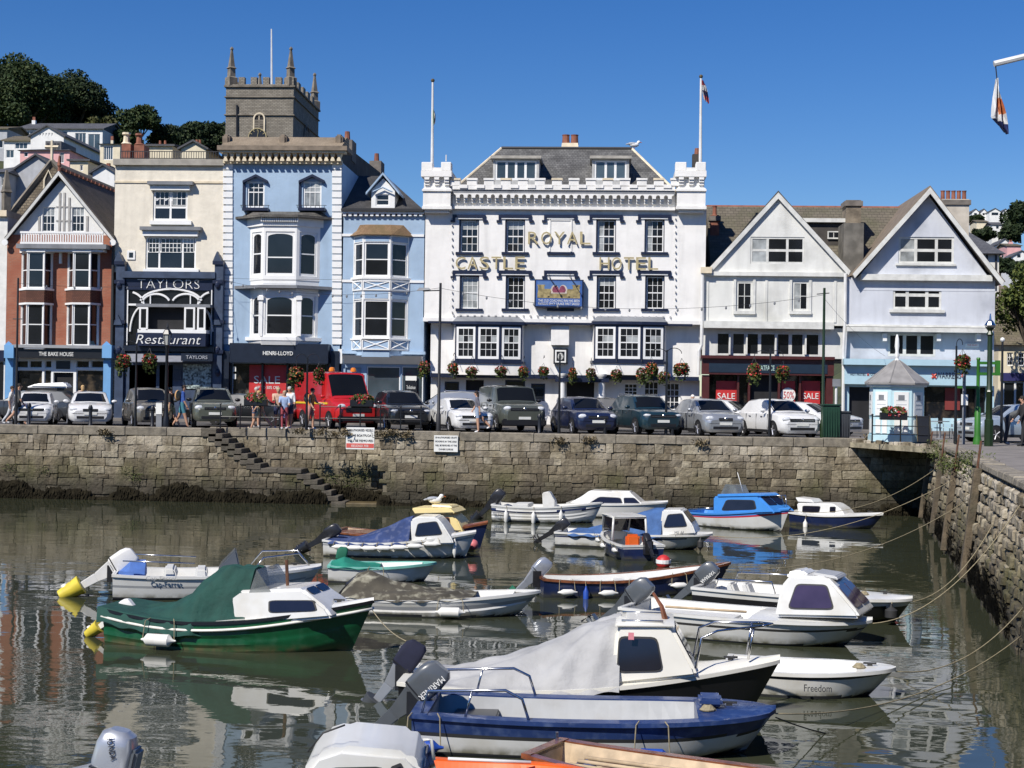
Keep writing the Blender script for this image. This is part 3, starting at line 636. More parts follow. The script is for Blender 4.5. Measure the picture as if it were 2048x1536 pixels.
house('grey slate-roofed house with white side wall at the far left', -30, 345, 12, 420, 110, 12, 'hip', 36, GRR, SL, [(2, 352, 8, 372)], [(22, 350, 12, 26)], base=5)
house('blue-grey roofed house behind the stone gable', 6, 356, 138, 410, 112, 14, 'front', 46, GRR, SL, [], [(36, 352, 13, 28)], base=4)
house('small slate house behind the cream shop roof', 292, 292, 345, 320, 130, 8, 'side', 9, CRM, SL, [], [(300, 285, 26, 8)], base=4)
house('white gabled cottage with chimneys left of the tower', 362, 297, 412, 322, 125, 8, 'front', 14, CRM, SL, [], [(374, 290, 16, 14)], base=4)
RH = 'houses on the far right hill'
for q, (a, b_, c, d, Y, rs) in enumerate(((1944, 424, 1958, 432, 520, 6), (1961, 424, 1974, 432, 520, 6), (1979, 423, 2001, 432, 515, 6), (2004, 424, 2018, 432, 515, 6))):
    house(('white far house with a pointed gable, first on the skyline', 'second white gabled house on the far skyline', 'wide white house third on the far skyline', 'fourth white house on the far skyline')[q], a, b_, c, d, Y, 9, 'front', rs, WR, SL, [(a + 4, b_ + 2, c - 4, d - 1)], group=RH, base=8)
house('white house with round-topped porch on the far hill', 1984, 450, 2005, 460, 430, 9, 'side', 8, WR, SL, [(1992, 452, 1998, 458)], group=RH, base=8)
house('yellow far house among the trees', 1953, 444, 1975, 455, 440, 8, 'side', 6, CRM, SLB, [], group=RH, base=8)
house('pink far house stepping down the hill at the right', 2014, 492, 2042, 512, 330, 10, 'side', 8, PINK, SLB, [(2003, 510, 2008, 516)], [(2032, 488, 8, 8)], group=RH, base=8)
house('white gabled far house at the right edge', 2026, 512, 2060, 528, 300, 9, 'front', 10, WR, SL, [(2034, 508, 2042, 516)], group=RH, base=8)
house('grey-roofed far house above the pink house', 1996, 488, 2022, 500, 345, 10, 'front', 10, WR, SL, [(2012, 492, 2016, 498)], group=RH, base=8)
for i, (a, b_, Y, rw, rh, lb) in enumerate(((2040, 445, 430, 34, 38, 'dark round tree on the far hill at the right edge'), (2020, 470, 420, 22, 22, 'small dark tree beside the far white porch house'), (1968, 470, 425, 20, 14, 'low far tree below the skyline houses'), (2000, 536, 290, 26, 18, 'green tree below the pink far house'), (2040, 545, 280, 26, 22, 'green tree under the white far gable'), (1950, 438, 500, 18, 7, 'hedge-like tree under the first skyline house'))):
    c = P3(a, b_, Y); k = Y / FPX; tree('far_tree', lb, c, (rw * k * 1.15, rw * k, rh * k * 1.1), 4200, .5 * Y / 400 + .1, LD, 1, 200 + i, 'trees on the far right hill', 26)
c = P3(2058, 610, 84); tree('street_tree', 'leafy green tree at the right edge behind the tall green post', c, (2.3, 2.2, 2.7), 9000, .12, leafmat('leaf_fresh', (.03, .05, .012), (.07, .095, .02), (.13, .15, .035)), 3.2, 300, None, 22)
# ================================================================ the houses along the quay
YB = 74.; GZ = 3.0
BLUE = M('blue_render', (.33, .45, .59), .7, .07, 1.2, .008, 6, streak=.25); CREAM = M('cream_brick', (.76, .70, .58), .75, .07, 2, .012, 7, streak=.3); HWHITE = M('hotel_white', (.82, .805, .77), .7, .06, 1.0, .012, 3, streak=.3)
GWHITE = M('gable_white', (.70, .70, .66), .8, .07, .9, .008, 4, streak=.35, stain=((.42, .42, .38), .55, .75)); LAV = M('lavender_render', (.59, .615, .665), .75, .05, .9, .006, 4, streak=.28, stain=((.36, .38, .42), .7, .8))
BRICK = tiled('red_brick', (.33, .11, .06), (.4, .145, .08), (.28, .19, .14), 4.5, 1., .34, msize=.03, bump=.004, moss=(.3, .085, .045)); NAVY = M('navy_paint', (.010, .016, .042), .4, .15, 3); DKBLUE = M('shop_navy', (.012, .017, .03), .35, .15, 3); SLATEB = M('taylor_blue', (.045, .065, .11), .45, .2, 3)
TILEH = tiled('hung_tiles', (.13, .05, .03), (.19, .075, .045), (.04, .02, .015), 7, .7, .5, msize=.05, bump=.01); SLATE = tiled('slate_near', (.10, .095, .085), (.15, .14, .12), (.035, .033, .03), 4, .8, .4, bump=.02, axis='XZ', moss=(.05, .046, .04)); TOWN = M('tower_dark', (.2, .175, .14), .9, .3, 2)
TRIMC = M('cream_stone', (.72, .62, .45), .8, .12, 3, streak=.3); LEADG = M('lead_sheet', (.2, .21, .225), .55, .15, 2, streak=.3); GOLD = M('gilt_letters', (.44, .37, .2), .4, .12, 4); GOLDD = M('gilt_sides', (.09, .07, .03), .6, .2, 4)
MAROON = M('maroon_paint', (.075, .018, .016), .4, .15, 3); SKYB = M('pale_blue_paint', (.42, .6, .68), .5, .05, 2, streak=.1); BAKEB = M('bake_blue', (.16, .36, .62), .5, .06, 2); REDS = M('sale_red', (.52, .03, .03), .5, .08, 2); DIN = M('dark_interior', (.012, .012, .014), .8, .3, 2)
GUT = M('gutter_black', (.02, .02, .022), .5, .1); PIPEW = M('pipe_white', (.7, .7, .68), .5, .08, 2)
SIDE0 = tiled('dark_slate', (.045, .044, .045), (.065, .063, .063), (.02, .02, .02), 4, .8, .4)
SHOPG = M('shop_glass', (.008, .009, .011), .05, .3, 2, stain=((.1, .075, .05), 2.4, .8), spec=.4)
class Bd:
    def __init__(s, name, label, x0, x1, Y=YB, cat='building'):
        s.Y = Y; a, c, _, _ = rect(x0, 600, x1, 700, Y); s.o = thing(name, label, cat, ((a + c) / 2, Y, GZ)); s.X0, s.X1 = a, c
    def r(s, *p, dy=0.): return rect(*p, s.Y + dy)
    def bar(s, name, mat, x0, y0, x1, y1, out=.1, inn=.0, bevel=0., par=None):
        a, c, z0, z1 = rect(x0, y0, x1, y1, s.Y - out); return MB().box(a, c, s.Y - out, s.Y + inn, z0, z1).build(name, mat, par or s.o, bevel=bevel, seg=1)
    def wall(s, name, mat, x0, y0, x1, y1, wins=(), back=.3, depth=.14, top=None, dy=0., zb=None):
        a, c, z0, z1 = s.r(x0, y0, x1, y1, dy=dy); z0 = GZ if zb == 0 else z0
        return facade(name, s.o, mat, [(a, z0), (c, z0), (c, z1), (a, z1)], [s.r(*w_, dy=dy) for w_ in wins], s.Y + dy, depth, back)
    def win(s, x0, y0, x1, y1, cols=1, rows=2, frame=PW_, glass=GL, fw=.06, bar=.03, rec=.06, mid=None, dy=0., **k):
        if glass is GL and 'panes' not in k and y0 < 640 and random.random() < .4:     # a blind part way down, or drawn curtains at one side
            nr = rows if isinstance(rows, int) else len(rows); md = random.random(); k['panes'] = (lambda i, j: GLC if j >= nr - 1 else GL) if md < .6 else (lambda i, j: GLC if i == 0 else GL)
        return window(s.o, *s.r(x0, y0, x1, y1, dy=dy), s.Y + dy + rec, cols, rows, frame, glass, fw, bar, mid=mid, **k)
    def txt(s, t, mat, x0, y0, x1, y1, out, par=None, **k):
        a, c, z0, z1 = rect(x0, y0, x1, y1, s.Y - out); return text(t, 'lettering', mat, par or s.o, ((a + c) / 2, s.Y - out, z0), z1 - z0, c - a, **k)
    def poly(s, name, mat, pts, out, inn=0., par=None):     # polygon from picture points
        q = [PX(x, y, s.Y - out) for x, y in pts]; return MB().slab(q, s.Y - out, s.Y + inn).build(name, mat, par or s.o)
    def bay(s, xa, xb, xc, xd, d, ytop, ybot, wmat, rows, frame, glass, cfg=((1, 2), (1, 2), (1, 2)), mg=(.08, .12, .08), fw=.06, bar=.03, name='bay', **k):
        ym = (ytop + ybot) / 2; P = [(PX(xa, ym, s.Y)[0], s.Y), (PX(xb, ym, s.Y - d)[0], s.Y - d), (PX(xc, ym, s.Y - d)[0], s.Y - d), (PX(xd, ym, s.Y)[0], s.Y)]
        xm = (xb + xc) / 2; zt, zb = PX(xm, ytop, s.Y - d)[1], PX(xm, ybot, s.Y - d)[1]
        rz = [(PX(xm, b_, s.Y - d)[1], PX(xm, a, s.Y - d)[1]) for a, b_ in rows]
        for i in range(3):
            xf, ln = seg_xf(P[i], P[i + 1]); m = mg[i]; ops = [(m, ln - m, a, b_) for a, b_ in rz]
            w_ = facade(name + '_wall', s.o, wmat, [(0, zb), (ln, zb), (ln, zt), (0, zt)], ops, 0, .1, 0, xf)
            for o_ in ops: window(s.o, *o_, .04, cfg[i][0], cfg[i][1], frame, glass, fw, bar, xf, **k)
        return P, zt, zb
    def band(s, name, mat, P, out, y0, y1, par=None):          # moulding that wraps a bay
        q = outset(P, out); q[0] = (q[0][0], s.Y); q[-1] = (q[-1][0], s.Y); xm = 0
        X = (P[1][0] + P[2][0]) / 2
        f = lambda y: y if isinstance(y, float) and y < 40 else None
        return MB().prism(q, y0, y1).build(name, mat, par or s.o)
# ---------------------------------------------------------------- sliver of white house at the left edge
b = Bd('white_brick_house', 'sliver of white painted brick house at the left edge', -60, 12); b.wall('wall', M('white_brick', (.74, .73, .69), .8, .08, 3, .01, 5, streak=.2), -60, 425, 12, 830, [(-30, 480, -5, 560)], 6, zb=0); b.win(-30, 480, -5, 560, 2, 3)
b.bar('fascia', NAVY, -60, 700, 8, 722, .15); b.bar('shop_window', GL, -60, 724, 6, 830, .02)
b.bar('cornice', TRIMC, -60, 420, 13, 432, .2, 6)
# ---------------------------------------------------------------- red brick bakery with white gable
b = Bd('red_brick_bakery', 'red brick bakery with white gable, balcony and two stacked bays', 12, 226)
b.wall('wall', BRICK, 13, 470, 226, 694, [(48, 506, 100, 574), (140, 506, 192, 574), (48, 612, 100, 690), (140, 612, 192, 690)], 9)
GB = PX(20, 475, YB); GA = PX(121, 360, YB); GE = PX(224, 475, YB)
facade('gable_wall', b.o, M('gable_render', (.74, .74, .71), .7, .06, 2), [(GB[0], GB[1]), (GE[0], GE[1] + .1), (GA[0], GA[1])], [b.r(84, 414, 110, 464), b.r(143, 414, 169, 464)], YB + .06, .1)
for x in (84, 143): b.win(x, 414, x + 26, 464, 3, 3, rec=.05, dy=.06, fw=.05)
TIM = M('timber_grey', (.36, .35, .33), .7, .15, 3)
for x in (117, 126, 136): b.bar('timber', TIM, x, 385 if x < 130 else 395, x + 4, 470, -.02, .06)
for y in (412, 440): b.bar('timber', TIM, 112, y, 142, y + 3, -.03, .06)
for x in (76, 172): b.bar('timber', TIM, x, 432, x + 4, 470, -.02, .06)
BARGE = M('barge_paint', (.6, .6, .57), .6, .1, 3, streak=.3); BAKROOF = tiled('bake_roof', (.06, .05, .045), (.085, .07, .06), (.02, .02, .02), 4, .8, .4, axis='YZ', moss=(.03, .027, .02)); rf = MB()
for e, sg in ((GB, -1), (GE, 1)):
    d = (GA[0] - e[0], GA[1] - e[1] + .25); n = math.hypot(*d); ux, uz = d[0] / n, d[1] / n; e2 = (e[0] - ux * .3, e[1] - uz * .3)
    top = (GA[0], GA[1] + .3); pl = [e2, top, (top[0], top[1] + .22), (e2[0], e2[1] + .22)]; rf.slab(pl if sg > 0 else pl[::-1], YB - .24, YB + 9)
    p2 = [(e2[0], e2[1] - .08), (top[0], top[1] - .1), (top[0], top[1] + .12), (e2[0], e2[1] + .12)]; MB().slab(p2 if sg > 0 else p2[::-1], YB - .31, YB - .25).build('bargeboard', BARGE, b.o)
    MB().lathe([(.16, -.04), (.16, .04)], 12).build('bargeboard_end', PW_, b.o, Matrix.Translation((e2[0] + .05 * -sg, YB - .29, e2[1] - .05)) @ Matrix.Rotation(R(90), 4, 'X'))
ro = rf.build('roof', BAKROOF, b.o)
MB().lathe([(.1, 0), (.06, .2), (.11, .3), (.04, .8)], 6, (GA[0], YB - .2, GA[1] + .4)).build('finial', TERRA, ro)
for i in range(14): piece('ridge_tile', ro, TERRA, GA[0] - .08, GA[0] + .08, YB + i * .62, YB + i * .62 + .5, GA[1] + .5, GA[1] + .62)
b.bar('balcony_floor', LEADG, 32, 488, 212, 497, .75); b.bar('balcony_cornice', PW_, 40, 496, 206, 503, .62)
rl = b.bar('balustrade', PW_, 40, 463, 206, 467, .74, -.62); b.bar('bottom_rail', PW_, 40, 484, 206, 488, .72, -.64, par=rl)
for i in range(34):
    x = 42 + i * 4.9; a, c, z0, z1 = rect(x, 467, x + 2.4, 484, YB - .7); piece('baluster', rl, PW_, a, c, YB - .72, YB - .66, z0, z1)
for xa, xb, xc, xd in ((42, 53, 88, 105), (134, 145, 180, 199)):
    P, zt, zb = b.bay(xa, xb, xc, xd, .6, 500, 695, PW_, [(503, 577), (606, 692)], PW_, GL, ((1, 2), (1, 2), (1, 2)), (.03, .03, .03), .07, .05)
    xm = (xb + xc) / 2; z = lambda y: PX(xm, y, YB - .6)[1]
    b.band('tile_band', TILEH, P, .03, z(606), z(580)); b.band('bay_sill', PW_, P, .06, z(580), z(576)); b.band('bay_sill', PW_, P, .06, z(698), z(693)); b.band('bay_head', PW_, P, .05, z(504), z(498)); b.band('bay_head', PW_, P, .05, z(609), z(605))
b.bar('keystone', PW_, 118, 503, 123, 527, .12)
b.bar('fascia', BLK, 22, 695, 208, 716, .55); b.bar('fascia_cornice', M('grey_moulding', (.3, .31, .32), .6, .1), 20, 690, 212, 696, .7); b.txt('THE BAKE HOUSE', WHT, 78, 704, 147, 712, .565)
for x in (10, 206):
    b.bar('pilaster', BAKEB, x, 716, x + 15, 832, .35); b.bar('pilaster_block', BAKEB, x - 2, 690, x + 17, 716, .72); MB().add([(q[0], YB - .5, q[1]) for q in (PX(x - 1, 690, YB - .5), PX(x + 16, 690, YB - .5), PX(x + 7, 682, YB - .5))] + [(q[0], YB, q[1]) for q in (PX(x - 1, 690, YB), PX(x + 16, 690, YB), PX(x + 7, 682, YB))], [(0, 1, 2), (3, 5, 4), (0, 3, 4, 1), (1, 4, 5, 2), (2, 5, 3, 0)]).build('pilaster_cap', BAKEB, b.o)
b.wall('shopfront', PW_, 25, 716, 207, 845, [(32, 721, 56, 736), (59, 721, 84, 736), (32, 740, 84, 815), (90, 721, 103, 736), (88, 740, 102, 815), (106, 745, 146, 845), (152, 721, 178, 736), (182, 721, 207, 736), (152, 740, 207, 815)], .3, .2, zb=0)
for q in ((32, 721, 56, 736), (59, 721, 84, 736), (32, 740, 84, 815), (90, 721, 103, 736), (88, 740, 102, 815), (152, 721, 178, 736), (182, 721, 207, 736), (152, 740, 207, 815)): b.win(*q, 1, 1, fw=.03, glass=SHOPG)
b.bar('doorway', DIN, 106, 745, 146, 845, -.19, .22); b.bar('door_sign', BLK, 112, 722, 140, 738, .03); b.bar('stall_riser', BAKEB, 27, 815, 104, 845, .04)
b.bar('downpipe', GUT, 221, 470, 225, 832, .15)
# ---------------------------------------------------------------- cream house with navy restaurant front
b = Bd('cream_restaurant_house', 'cream rendered house over a navy restaurant front', 229, 447)
b.wall('wall', CREAM, 229, 326, 447, 545, [(306, 380, 375, 442), (291, 473, 392, 540)], 9)
b.bar('cornice', M('grey_stone', (.33, .31, .27), .8, .15, 3), 226, 318, 448, 330, .2, 9); b.bar('string_course', TRIMC, 229, 362, 447, 366, .05)
b.win(306, 380, 375, 442, [1, 1], [1.35, .9, .9], fw=.1, bar=.1, mid=1)
for q in (308, 342): b.win(q + 2, 383, q + 30, 411, 3, 2, fw=.02, rec=.045, name='sash_bars')
b.win(291, 473, 392, 540, [.8, 1.6, .8], [1.1, .9], fw=.09, bar=.09, mid=1)
for x0, x1, n in ((297, 318, 3), (322, 362, 5), (366, 387, 3)): b.win(x0, 477, x1, 505, n, 3, fw=.02, rec=.045, name='sash_bars')
for y0, y1, x0, x1 in ((362, 380, 294, 385), (453, 472, 279, 401)):
    h = b.bar('hood', PW_, x0 + 6, y0 + 7, x1 - 6, y1, .2); b.bar('hood_top', LEADG, x0, y0, x1, y0 + 7, .36, par=h)
b.bar('sill', PW_, 299, 441, 382, 449, .18); b.bar('sill', PW_, 286, 538, 397, 546, .16); b.bar('vent_window', PW_, 254, 501, 270, 519, .05); b.bar('vent_pane', GL, 258, 505, 266, 515, .06)
b.bar('front_panel', SLATEB, 248, 545, 426, 845, .2, .0); b.bar('front_cornice', SLATEB, 244, 543, 430, 556, .5); b.bar('sign_board', NAVY, 250, 556, 425, 580, .32); b.txt('TAYLORS', WHT, 275, 559, 399, 577, .34, bold=-.022)
for x in (230, 427):
    p = b.bar('pilaster', SLATEB, x, 525, x + 17, 845, .42)
    for y in (522, 560, 640, 700): b.bar('pilaster_band', NAVY, x - 2, y, x + 19, y + 7, .5, par=p)
    for y in (505, 632):
        q = [PX(x + a, c, YB - .3) for a, c in ((0, y + 18), (17, y + 18), (13, y + 8), (8.5, y - 2), (4, y + 8))]; MB().slab(q, YB - .45 - .08 * (y > 600), YB - .1).build('pinnacle', SLATEB, p)
    for y in (570, 700, 745): MB().ball((*PX(x + 8, y, YB - .46)[:1], YB - .46, PX(x + 8, y, YB - .46)[1]), (.13, .1, .2), 8, 6).build('carved_boss', NAVY, p)
fr = b.bar('arched_window', GL, 254, 582, 424, 690, .24, -.2); WB = MB()
def arc(cx, cy, rx, ry, a0, a1, r_=.06, n=14, out=.3): WB.tube([Vector((PX(cx + rx * math.cos(R(a0 + (a1 - a0) * k / n)), cy - ry * math.sin(R(a0 + (a1 - a0) * k / n)), YB - out)[0], YB - out, PX(cx + rx * math.cos(R(a0 + (a1 - a0) * k / n)), cy - ry * math.sin(R(a0 + (a1 - a0) * k / n)), YB - out)[1])) for k in range(n + 1)], r_, 5)
arc(342, 606, 62, 28, 10, 170); arc(312, 608, 28, 20, 20, 175); arc(372, 608, 28, 20, 5, 160); arc(258, 612, 30, 28, 0, 75); arc(426, 612, 30, 28, 105, 180); arc(288, 668, 28, 56, 95, 175); arc(398, 668, 28, 56, 5, 85)
for x0, y0, x1, y1 in ((254, 580, 256, 690), (422, 580, 424, 690), (256, 608, 422, 612), (300, 590, 302, 608), (380, 590, 382, 608)):
    a, c, z0, z1 = rect(x0, y0, x1, y1, YB - .3); WB.box(a, c, YB - .34, YB - .25, z0, z1)
WB.build('arch_bars', PW_, fr)
bx = b.bar('box_bay', PW_, 275, 659, 412, 666, 1.0, -.24); b.bar('box_head', LEADG, 272, 608, 420, 614, 1.0, -.24, par=bx); b.bar('opening', DIN, 296, 614, 370, 660, .5, -.24, par=bx)
for x0, x1 in ((278, 296), (368, 390), (394, 411)):
    a, c, z0, z1 = rect(x0, 614, x1, 660, YB - 1.); window(b.o, a, c, z0, z1, YB - 1., 1, 1, PW_, GL, .09, name='casement')
b.bar('sign_panel', NAVY, 272, 666, 411, 692, 1.05, -.2); b.txt('Restaurant', WHT, 272, 670, 402, 688, 1.07, shear=.25, bold=-.01)
b.bar('lower_cornice', DKBLUE, 246, 692, 428, 703, .6)
aw = [PX(x, y, YB - .3) for x, y in ((250, 703), (424, 703))]; a2 = [PX(x, y, YB - 1.3) for x, y in ((256, 724), (420, 724))]
MB().hexa([(aw[0][0], YB - .2, aw[0][1]), (aw[1][0], YB - .2, aw[1][1]), (a2[1][0], YB - 1.2, a2[1][1]), (a2[0][0], YB - 1.2, a2[0][1])], [(aw[0][0], YB - .2, aw[0][1] + .04), (aw[1][0], YB - .2, aw[1][1] + .04), (a2[1][0], YB - 1.2, a2[1][1] + .04), (a2[0][0], YB - 1.2, a2[0][1] + .04)]).build('awning', M('awning_grey', (.2, .21, .24), .8, .1), b.o)
b.bar('side_sign', DKBLUE, 362, 707, 425, 722, 1.32, -1.25); b.txt('TAYLORS', M('pale_letters', (.4, .42, .45), .6, .05), 372, 711, 415, 718, 1.335)
b.wall('restaurant_front', SLATEB, 250, 724, 426, 845, [(258, 730, 312, 832), (318, 730, 345, 845), (366, 730, 420, 780)], .05, .3, dy=-.25, zb=0)
b.win(258, 730, 312, 832, [2, 1], [3, 1], frame=PW_, dy=-.25, fw=.04); b.bar('doorway', DIN, 318, 730, 345, 845, .05); b.bar('leaf_screen', M('leaf_print', (.3, .36, .34), .5, .9, 9), 366, 728, 422, 778, .3, -.2); b.bar('menu_case', NAVY, 346, 738, 363, 760, .3)
ra = b.bar('roof_railing', IRON, 240, 316, 440, 317.5, -.6, .63); 
for i in range(41): a, c, z0, z1 = rect(240 + i * 4.9, 303, 240.9 + i * 4.9, 317, YB + .6); piece('rail_bar', ra, IRON, a, a + .025, YB + .6, YB + .625, z0, z1)
b.bar('top_rail', IRON, 240, 302, 440, 303.5, -.6, .63, par=ra)
for x, hy, w_ in ((252, 288, 18), (278, 290, 20)):
    ch = b.bar('chimney', TERRA, x - w_ / 2, hy, x + w_ / 2, 325, -3., 3.9); a = PX(x, hy, YB + 3.4)
    MB().lathe([(.3, 0), (.18, .1), (.15, .45), (.24, .5), (.22, .6)], 8, (a[0], YB + 3.45, a[1])).build('chimney_pot', TRIMC if x < 260 else TERRA, ch)
# ---------------------------------------------------------------- blue house with quoins
b = Bd('blue_quoined_house', 'pale blue house with white quoins and two tall white bays', 447, 683)
b.wall('wall', BLUE, 449, 325, 681, 845, [(494, 363, 529, 416), (606, 363, 643, 416), (465, 728, 655, 845)], 16, zb=0)
rsl = b.X1
for i in range(27):
    y = 327 + i * 14.
    if y > 690: break
    for x in (447, 665): b.bar('quoin', PW_, x - 1, y, x + 18, y + 11.6, .07, .02)
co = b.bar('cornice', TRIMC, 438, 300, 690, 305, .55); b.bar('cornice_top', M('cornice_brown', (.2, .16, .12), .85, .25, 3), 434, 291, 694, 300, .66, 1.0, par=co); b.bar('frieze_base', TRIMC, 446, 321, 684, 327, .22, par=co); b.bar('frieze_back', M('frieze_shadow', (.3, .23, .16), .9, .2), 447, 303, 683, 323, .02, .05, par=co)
for i in range(19):
    x = 447 + i * 12.6; q = [PX(x + a, y, YB - .4) for a, y in ((0, 322), (8, 322), (8, 319), (6, 315), (8, 310), (9.5, 304), (-1.5, 304), (0, 310), (2, 315), (0, 319))]; MB().slab(q, YB - .42, YB).build('bracket', TRIMC, co)
a = [PX(448, 292, YB)[0], PX(688, 292, YB)[0]]; zz = PX(570, 292, YB - .5)[1]; zt = PX(570, 275, YB + .9)[1]
MB().hexa([(a[0], YB - .55, zz), (a[1], YB - .55, zz), (a[1], YB + 1.5, zz), (a[0], YB + 1.5, zz)], [(a[0], YB + .8, zt), (a[1], YB + .8, zt), (a[1], YB + 1.5, zt), (a[0], YB + 1.5, zt)]).build('parapet_roof', tiled('parapet_tile', (.28, .22, .15), (.34, .27, .19), (.12, .1, .07), 8, .7, .5, bump=.01), b.o)
for x in (452, 566, 678): MB().box(PX(x - 7, 280, YB)[0], PX(x + 7, 280, YB)[0], YB - .1, YB + .8, zz, PX(x, 269, YB)[1]).build('parapet_pier', M('cornice_brown', (.2, .16, .12)), b.o, bevel=.08)
ba = [(b.X1 - .02, zz + .2), (b.X1 - .02, zt + 1.2)]
# rear wing with party wall, stepping down
DKW = M('party_wall', (.07, .062, .055), .9, .3, 1.5, streak=.5)
MB().add([(b.X1 - .3, YB + .3, GZ), (b.X1 - .3, YB + 15.5, GZ), (b.X1 - .3, YB + 15.5, PX(772, 352, YB + 15.5)[1]), (b.X1 - .3, YB + 3.2, PX(716, 297, YB + 3.2)[1]), (b.X1 - .3, YB + 1.2, PX(690, 280, YB + 1.2)[1]), (b.X1 - .3, YB + .3, PX(690, 290, YB)[1]),
          (b.X0 + .3, YB + .3, GZ), (b.X0 + .3, YB + 15.5, GZ), (b.X0 + .3, YB + 15.5, PX(772, 352, YB + 15.5)[1]), (b.X0 + .3, YB + 3.2, PX(716, 297, YB + 3.2)[1]), (b.X0 + .3, YB + 1.2, PX(690, 280, YB + 1.2)[1]), (b.X0 + .3, YB + .3, PX(690, 290, YB)[1])],
         [(0, 1, 2, 3, 4, 5), (11, 10, 9, 8, 7, 6), (1, 7, 8, 2), (2, 8, 9, 3), (3, 9, 10, 4), (4, 10, 11, 5), (5, 11, 6, 0)]).build('rear_wing', DKW, b.o)
for x, y0, y1, Y, w_ in ((714, 281, 300, YB + 4, 11), (769, 323, 360, YB + 14, 9)):
    a0, a1, z0, z1 = rect(x - w_, y0, x + w_, y1, Y); c = MB().box(b.X1 - .95, b.X1 - .25, Y - .3, Y + 1., z0 - .6, z1).build('chimney', M('stack_grey', (.17, .15, .13), .9, .25, 3), b.o); MB().lathe([(.16, 0), (.13, .5)], 8, (b.X1 - .6, Y + .2, z1)).build('chimney_pot', TERRA, c)
for x0, x1 in ((494, 529), (606, 643)):
    b.win(x0, 363, x1, 416, 3, [1.1, .35, .35], fw=.08, glass=GL if x0 < 550 else GLC, mid=1); xm = (x0 + x1) / 2
    b.poly('hood', NAVY, [(x0 - 9, 366), (x0 - 9, 361), (xm, 348), (x1 + 5, 360), (x1 + 5, 366), (xm, 353)][::-1], .18); b.bar('left_strip', NAVY, x0 - 9, 362, x0 - 4, 416, .05); b.bar('sill', NAVY, x0 - 10, 415, x1 + 6, 421, .4)  # hood above, navy strip down the left side only, sill below
    rl = b.bar('balconet', IRON, x0 - 14, 410, x1 + 10, 411, .4, -.38)
    for q in range(7): piece('bar', rl, IRON, *rect(x0 - 12 + q * 9, 411, x0 - 11 + q * 9, 416, YB - .4)[:2], YB - .4, YB - .38, *rect(0, 411, 1100, 416, YB - .4)[2:])
z570 = lambda y: PX(568, y, YB - .7)[1]
P, zt, zb = b.bay(500, 527, 593, 640, .75, 448, 560, PW_, [(463, 551)], PW_, GL, ((1, 2), (1, [1, 1.5]), (1, 2)), (.16, .1, .16), .1, .06, arch=.16)
b.band('bay_panel', PW_, P, -.02, z570(578), z570(560)); b.band('bay_cornice', LEADG, P, .35, z570(577), z570(571)); b.band('bay_head', PW_, P, .08, z570(452), z570(436))
ro = b.band('bay_roof', SLATE, P, .35, z570(436), z570(431)); MB().prism(outset(P, .35), z570(431), z570(420), [(p[0] * .4 + q[0] * .6, YB - .05) for p, q in zip(P, P)]).build('slates', SLATE, ro)
for i in range(20):
    k = i / 19.; a = Vector(outset(P, .2)[1]).lerp(Vector(outset(P, .2)[2]), k); piece('dentil', ro, PW_, a.x - .03, a.x + .03, a.y - .02, a.y + .12, z570(444), z570(436))
P, zt, zb = b.bay(500, 525, 592, 636, .75, 577, 676, PW_, [(590, 672)], PW_, GL, ((1, 2), (1, 2), (1, 2)), (.16, .12, .16), .1, .06, arch=.2)
b.band('bay_sill', PW_, P, .1, z570(681), z570(674)); MB().prism(P, z570(690), z570(681), outset(P, .08)).build('bay_base', PW_, b.o)
for x in (521, 598): b.bar('bay_pilaster', PW_, x - 4, 590, x + 4, 672, .8, -.7); b.bar('bay_capital', PW_, x - 6, 592, x + 6, 600, .86, -.7)
b.bar('fascia', DKBLUE, 459, 687, 656, 726, .7); b.txt('HENRI-LLOYD', WHT, 526, 702.5, 586, 710.5, .72, bold=.01)
b.bar('shop_interior', SHOPG, 465, 728, 655, 845, -.12, .2)
for x in (460, 522, 572, 652): b.bar('shop_mullion', BLK, x, 726, x + 4, 845, .05, .14)
b.bar('sale_poster', REDS, 498, 730, 572, 830, -.09, .12); b.txt('SALE', WHT, 508, 752, 560, 767, -.08, ext=.004); b.txt('UP TO 50% OFF', WHT, 512, 772, 558, 778, -.08, ext=.004)
for y in (733, 748): b.bar('window_card', WHT, 463, y, 472, y + 10, -.06, .1)
for x in (440, 660): b.bar('shop_pilaster', DKBLUE, x + 1, 702, x + 17, 845, .28)
b.bar('alarm_box', PW_, 676, 698, 684, 727, .2)
# ---------------------------------------------------------------- small blue house with canted oriel
b = Bd('small_blue_house', 'narrow pale blue house with white two-storey oriel and dormer', 683, 850)
b.wall('wall', BLUE, 684, 430, 848, 845, [(690, 735, 722, 845), (733, 733, 800, 805), (803, 733, 846, 805)], 8, zb=0)
b.bar('gutter', GUT, 682, 417, 850, 422, .3); b.bar('eaves_board', PW_, 684, 422, 848, 427, .18)
for i in range(15): b.bar('dentil', PW_, 686 + i * 10.9, 427, 692 + i * 10.9, 432, .16)
for y in (468, 560): b.bar('string', PW_, 684, y, 848, y + 5, .05)
a, c, z0, z1 = rect(684, 300, 848, 419, YB)
yr = YB + 5; zr = PX(772, 352, yr)[1]; xq = PX(772, 352, yr)[0]
ro = MB().hexa([(a, YB - .1, z0), (c, YB - .1, z0), (c, yr + 5, z0), (a, yr + 5, z0)], [(a, yr, zr), (xq, yr, zr), (xq, yr + .3, zr), (a, yr + .3, zr)]).build('roof', SIDE0, b.o)
DG = MB(); x0, x1, z0, z1 = rect(742, 380, 789, 417, YB); xm = (x0 + x1) / 2; za = PX(765, 356, YB)[1]
facade('dormer', b.o, PW_, [(x0, z0), (x1, z0), (x1, z1), (xm, za), (x0, z1)], [rect(751, 388, 778, 411, YB)], YB + .1, .1, 3.0)
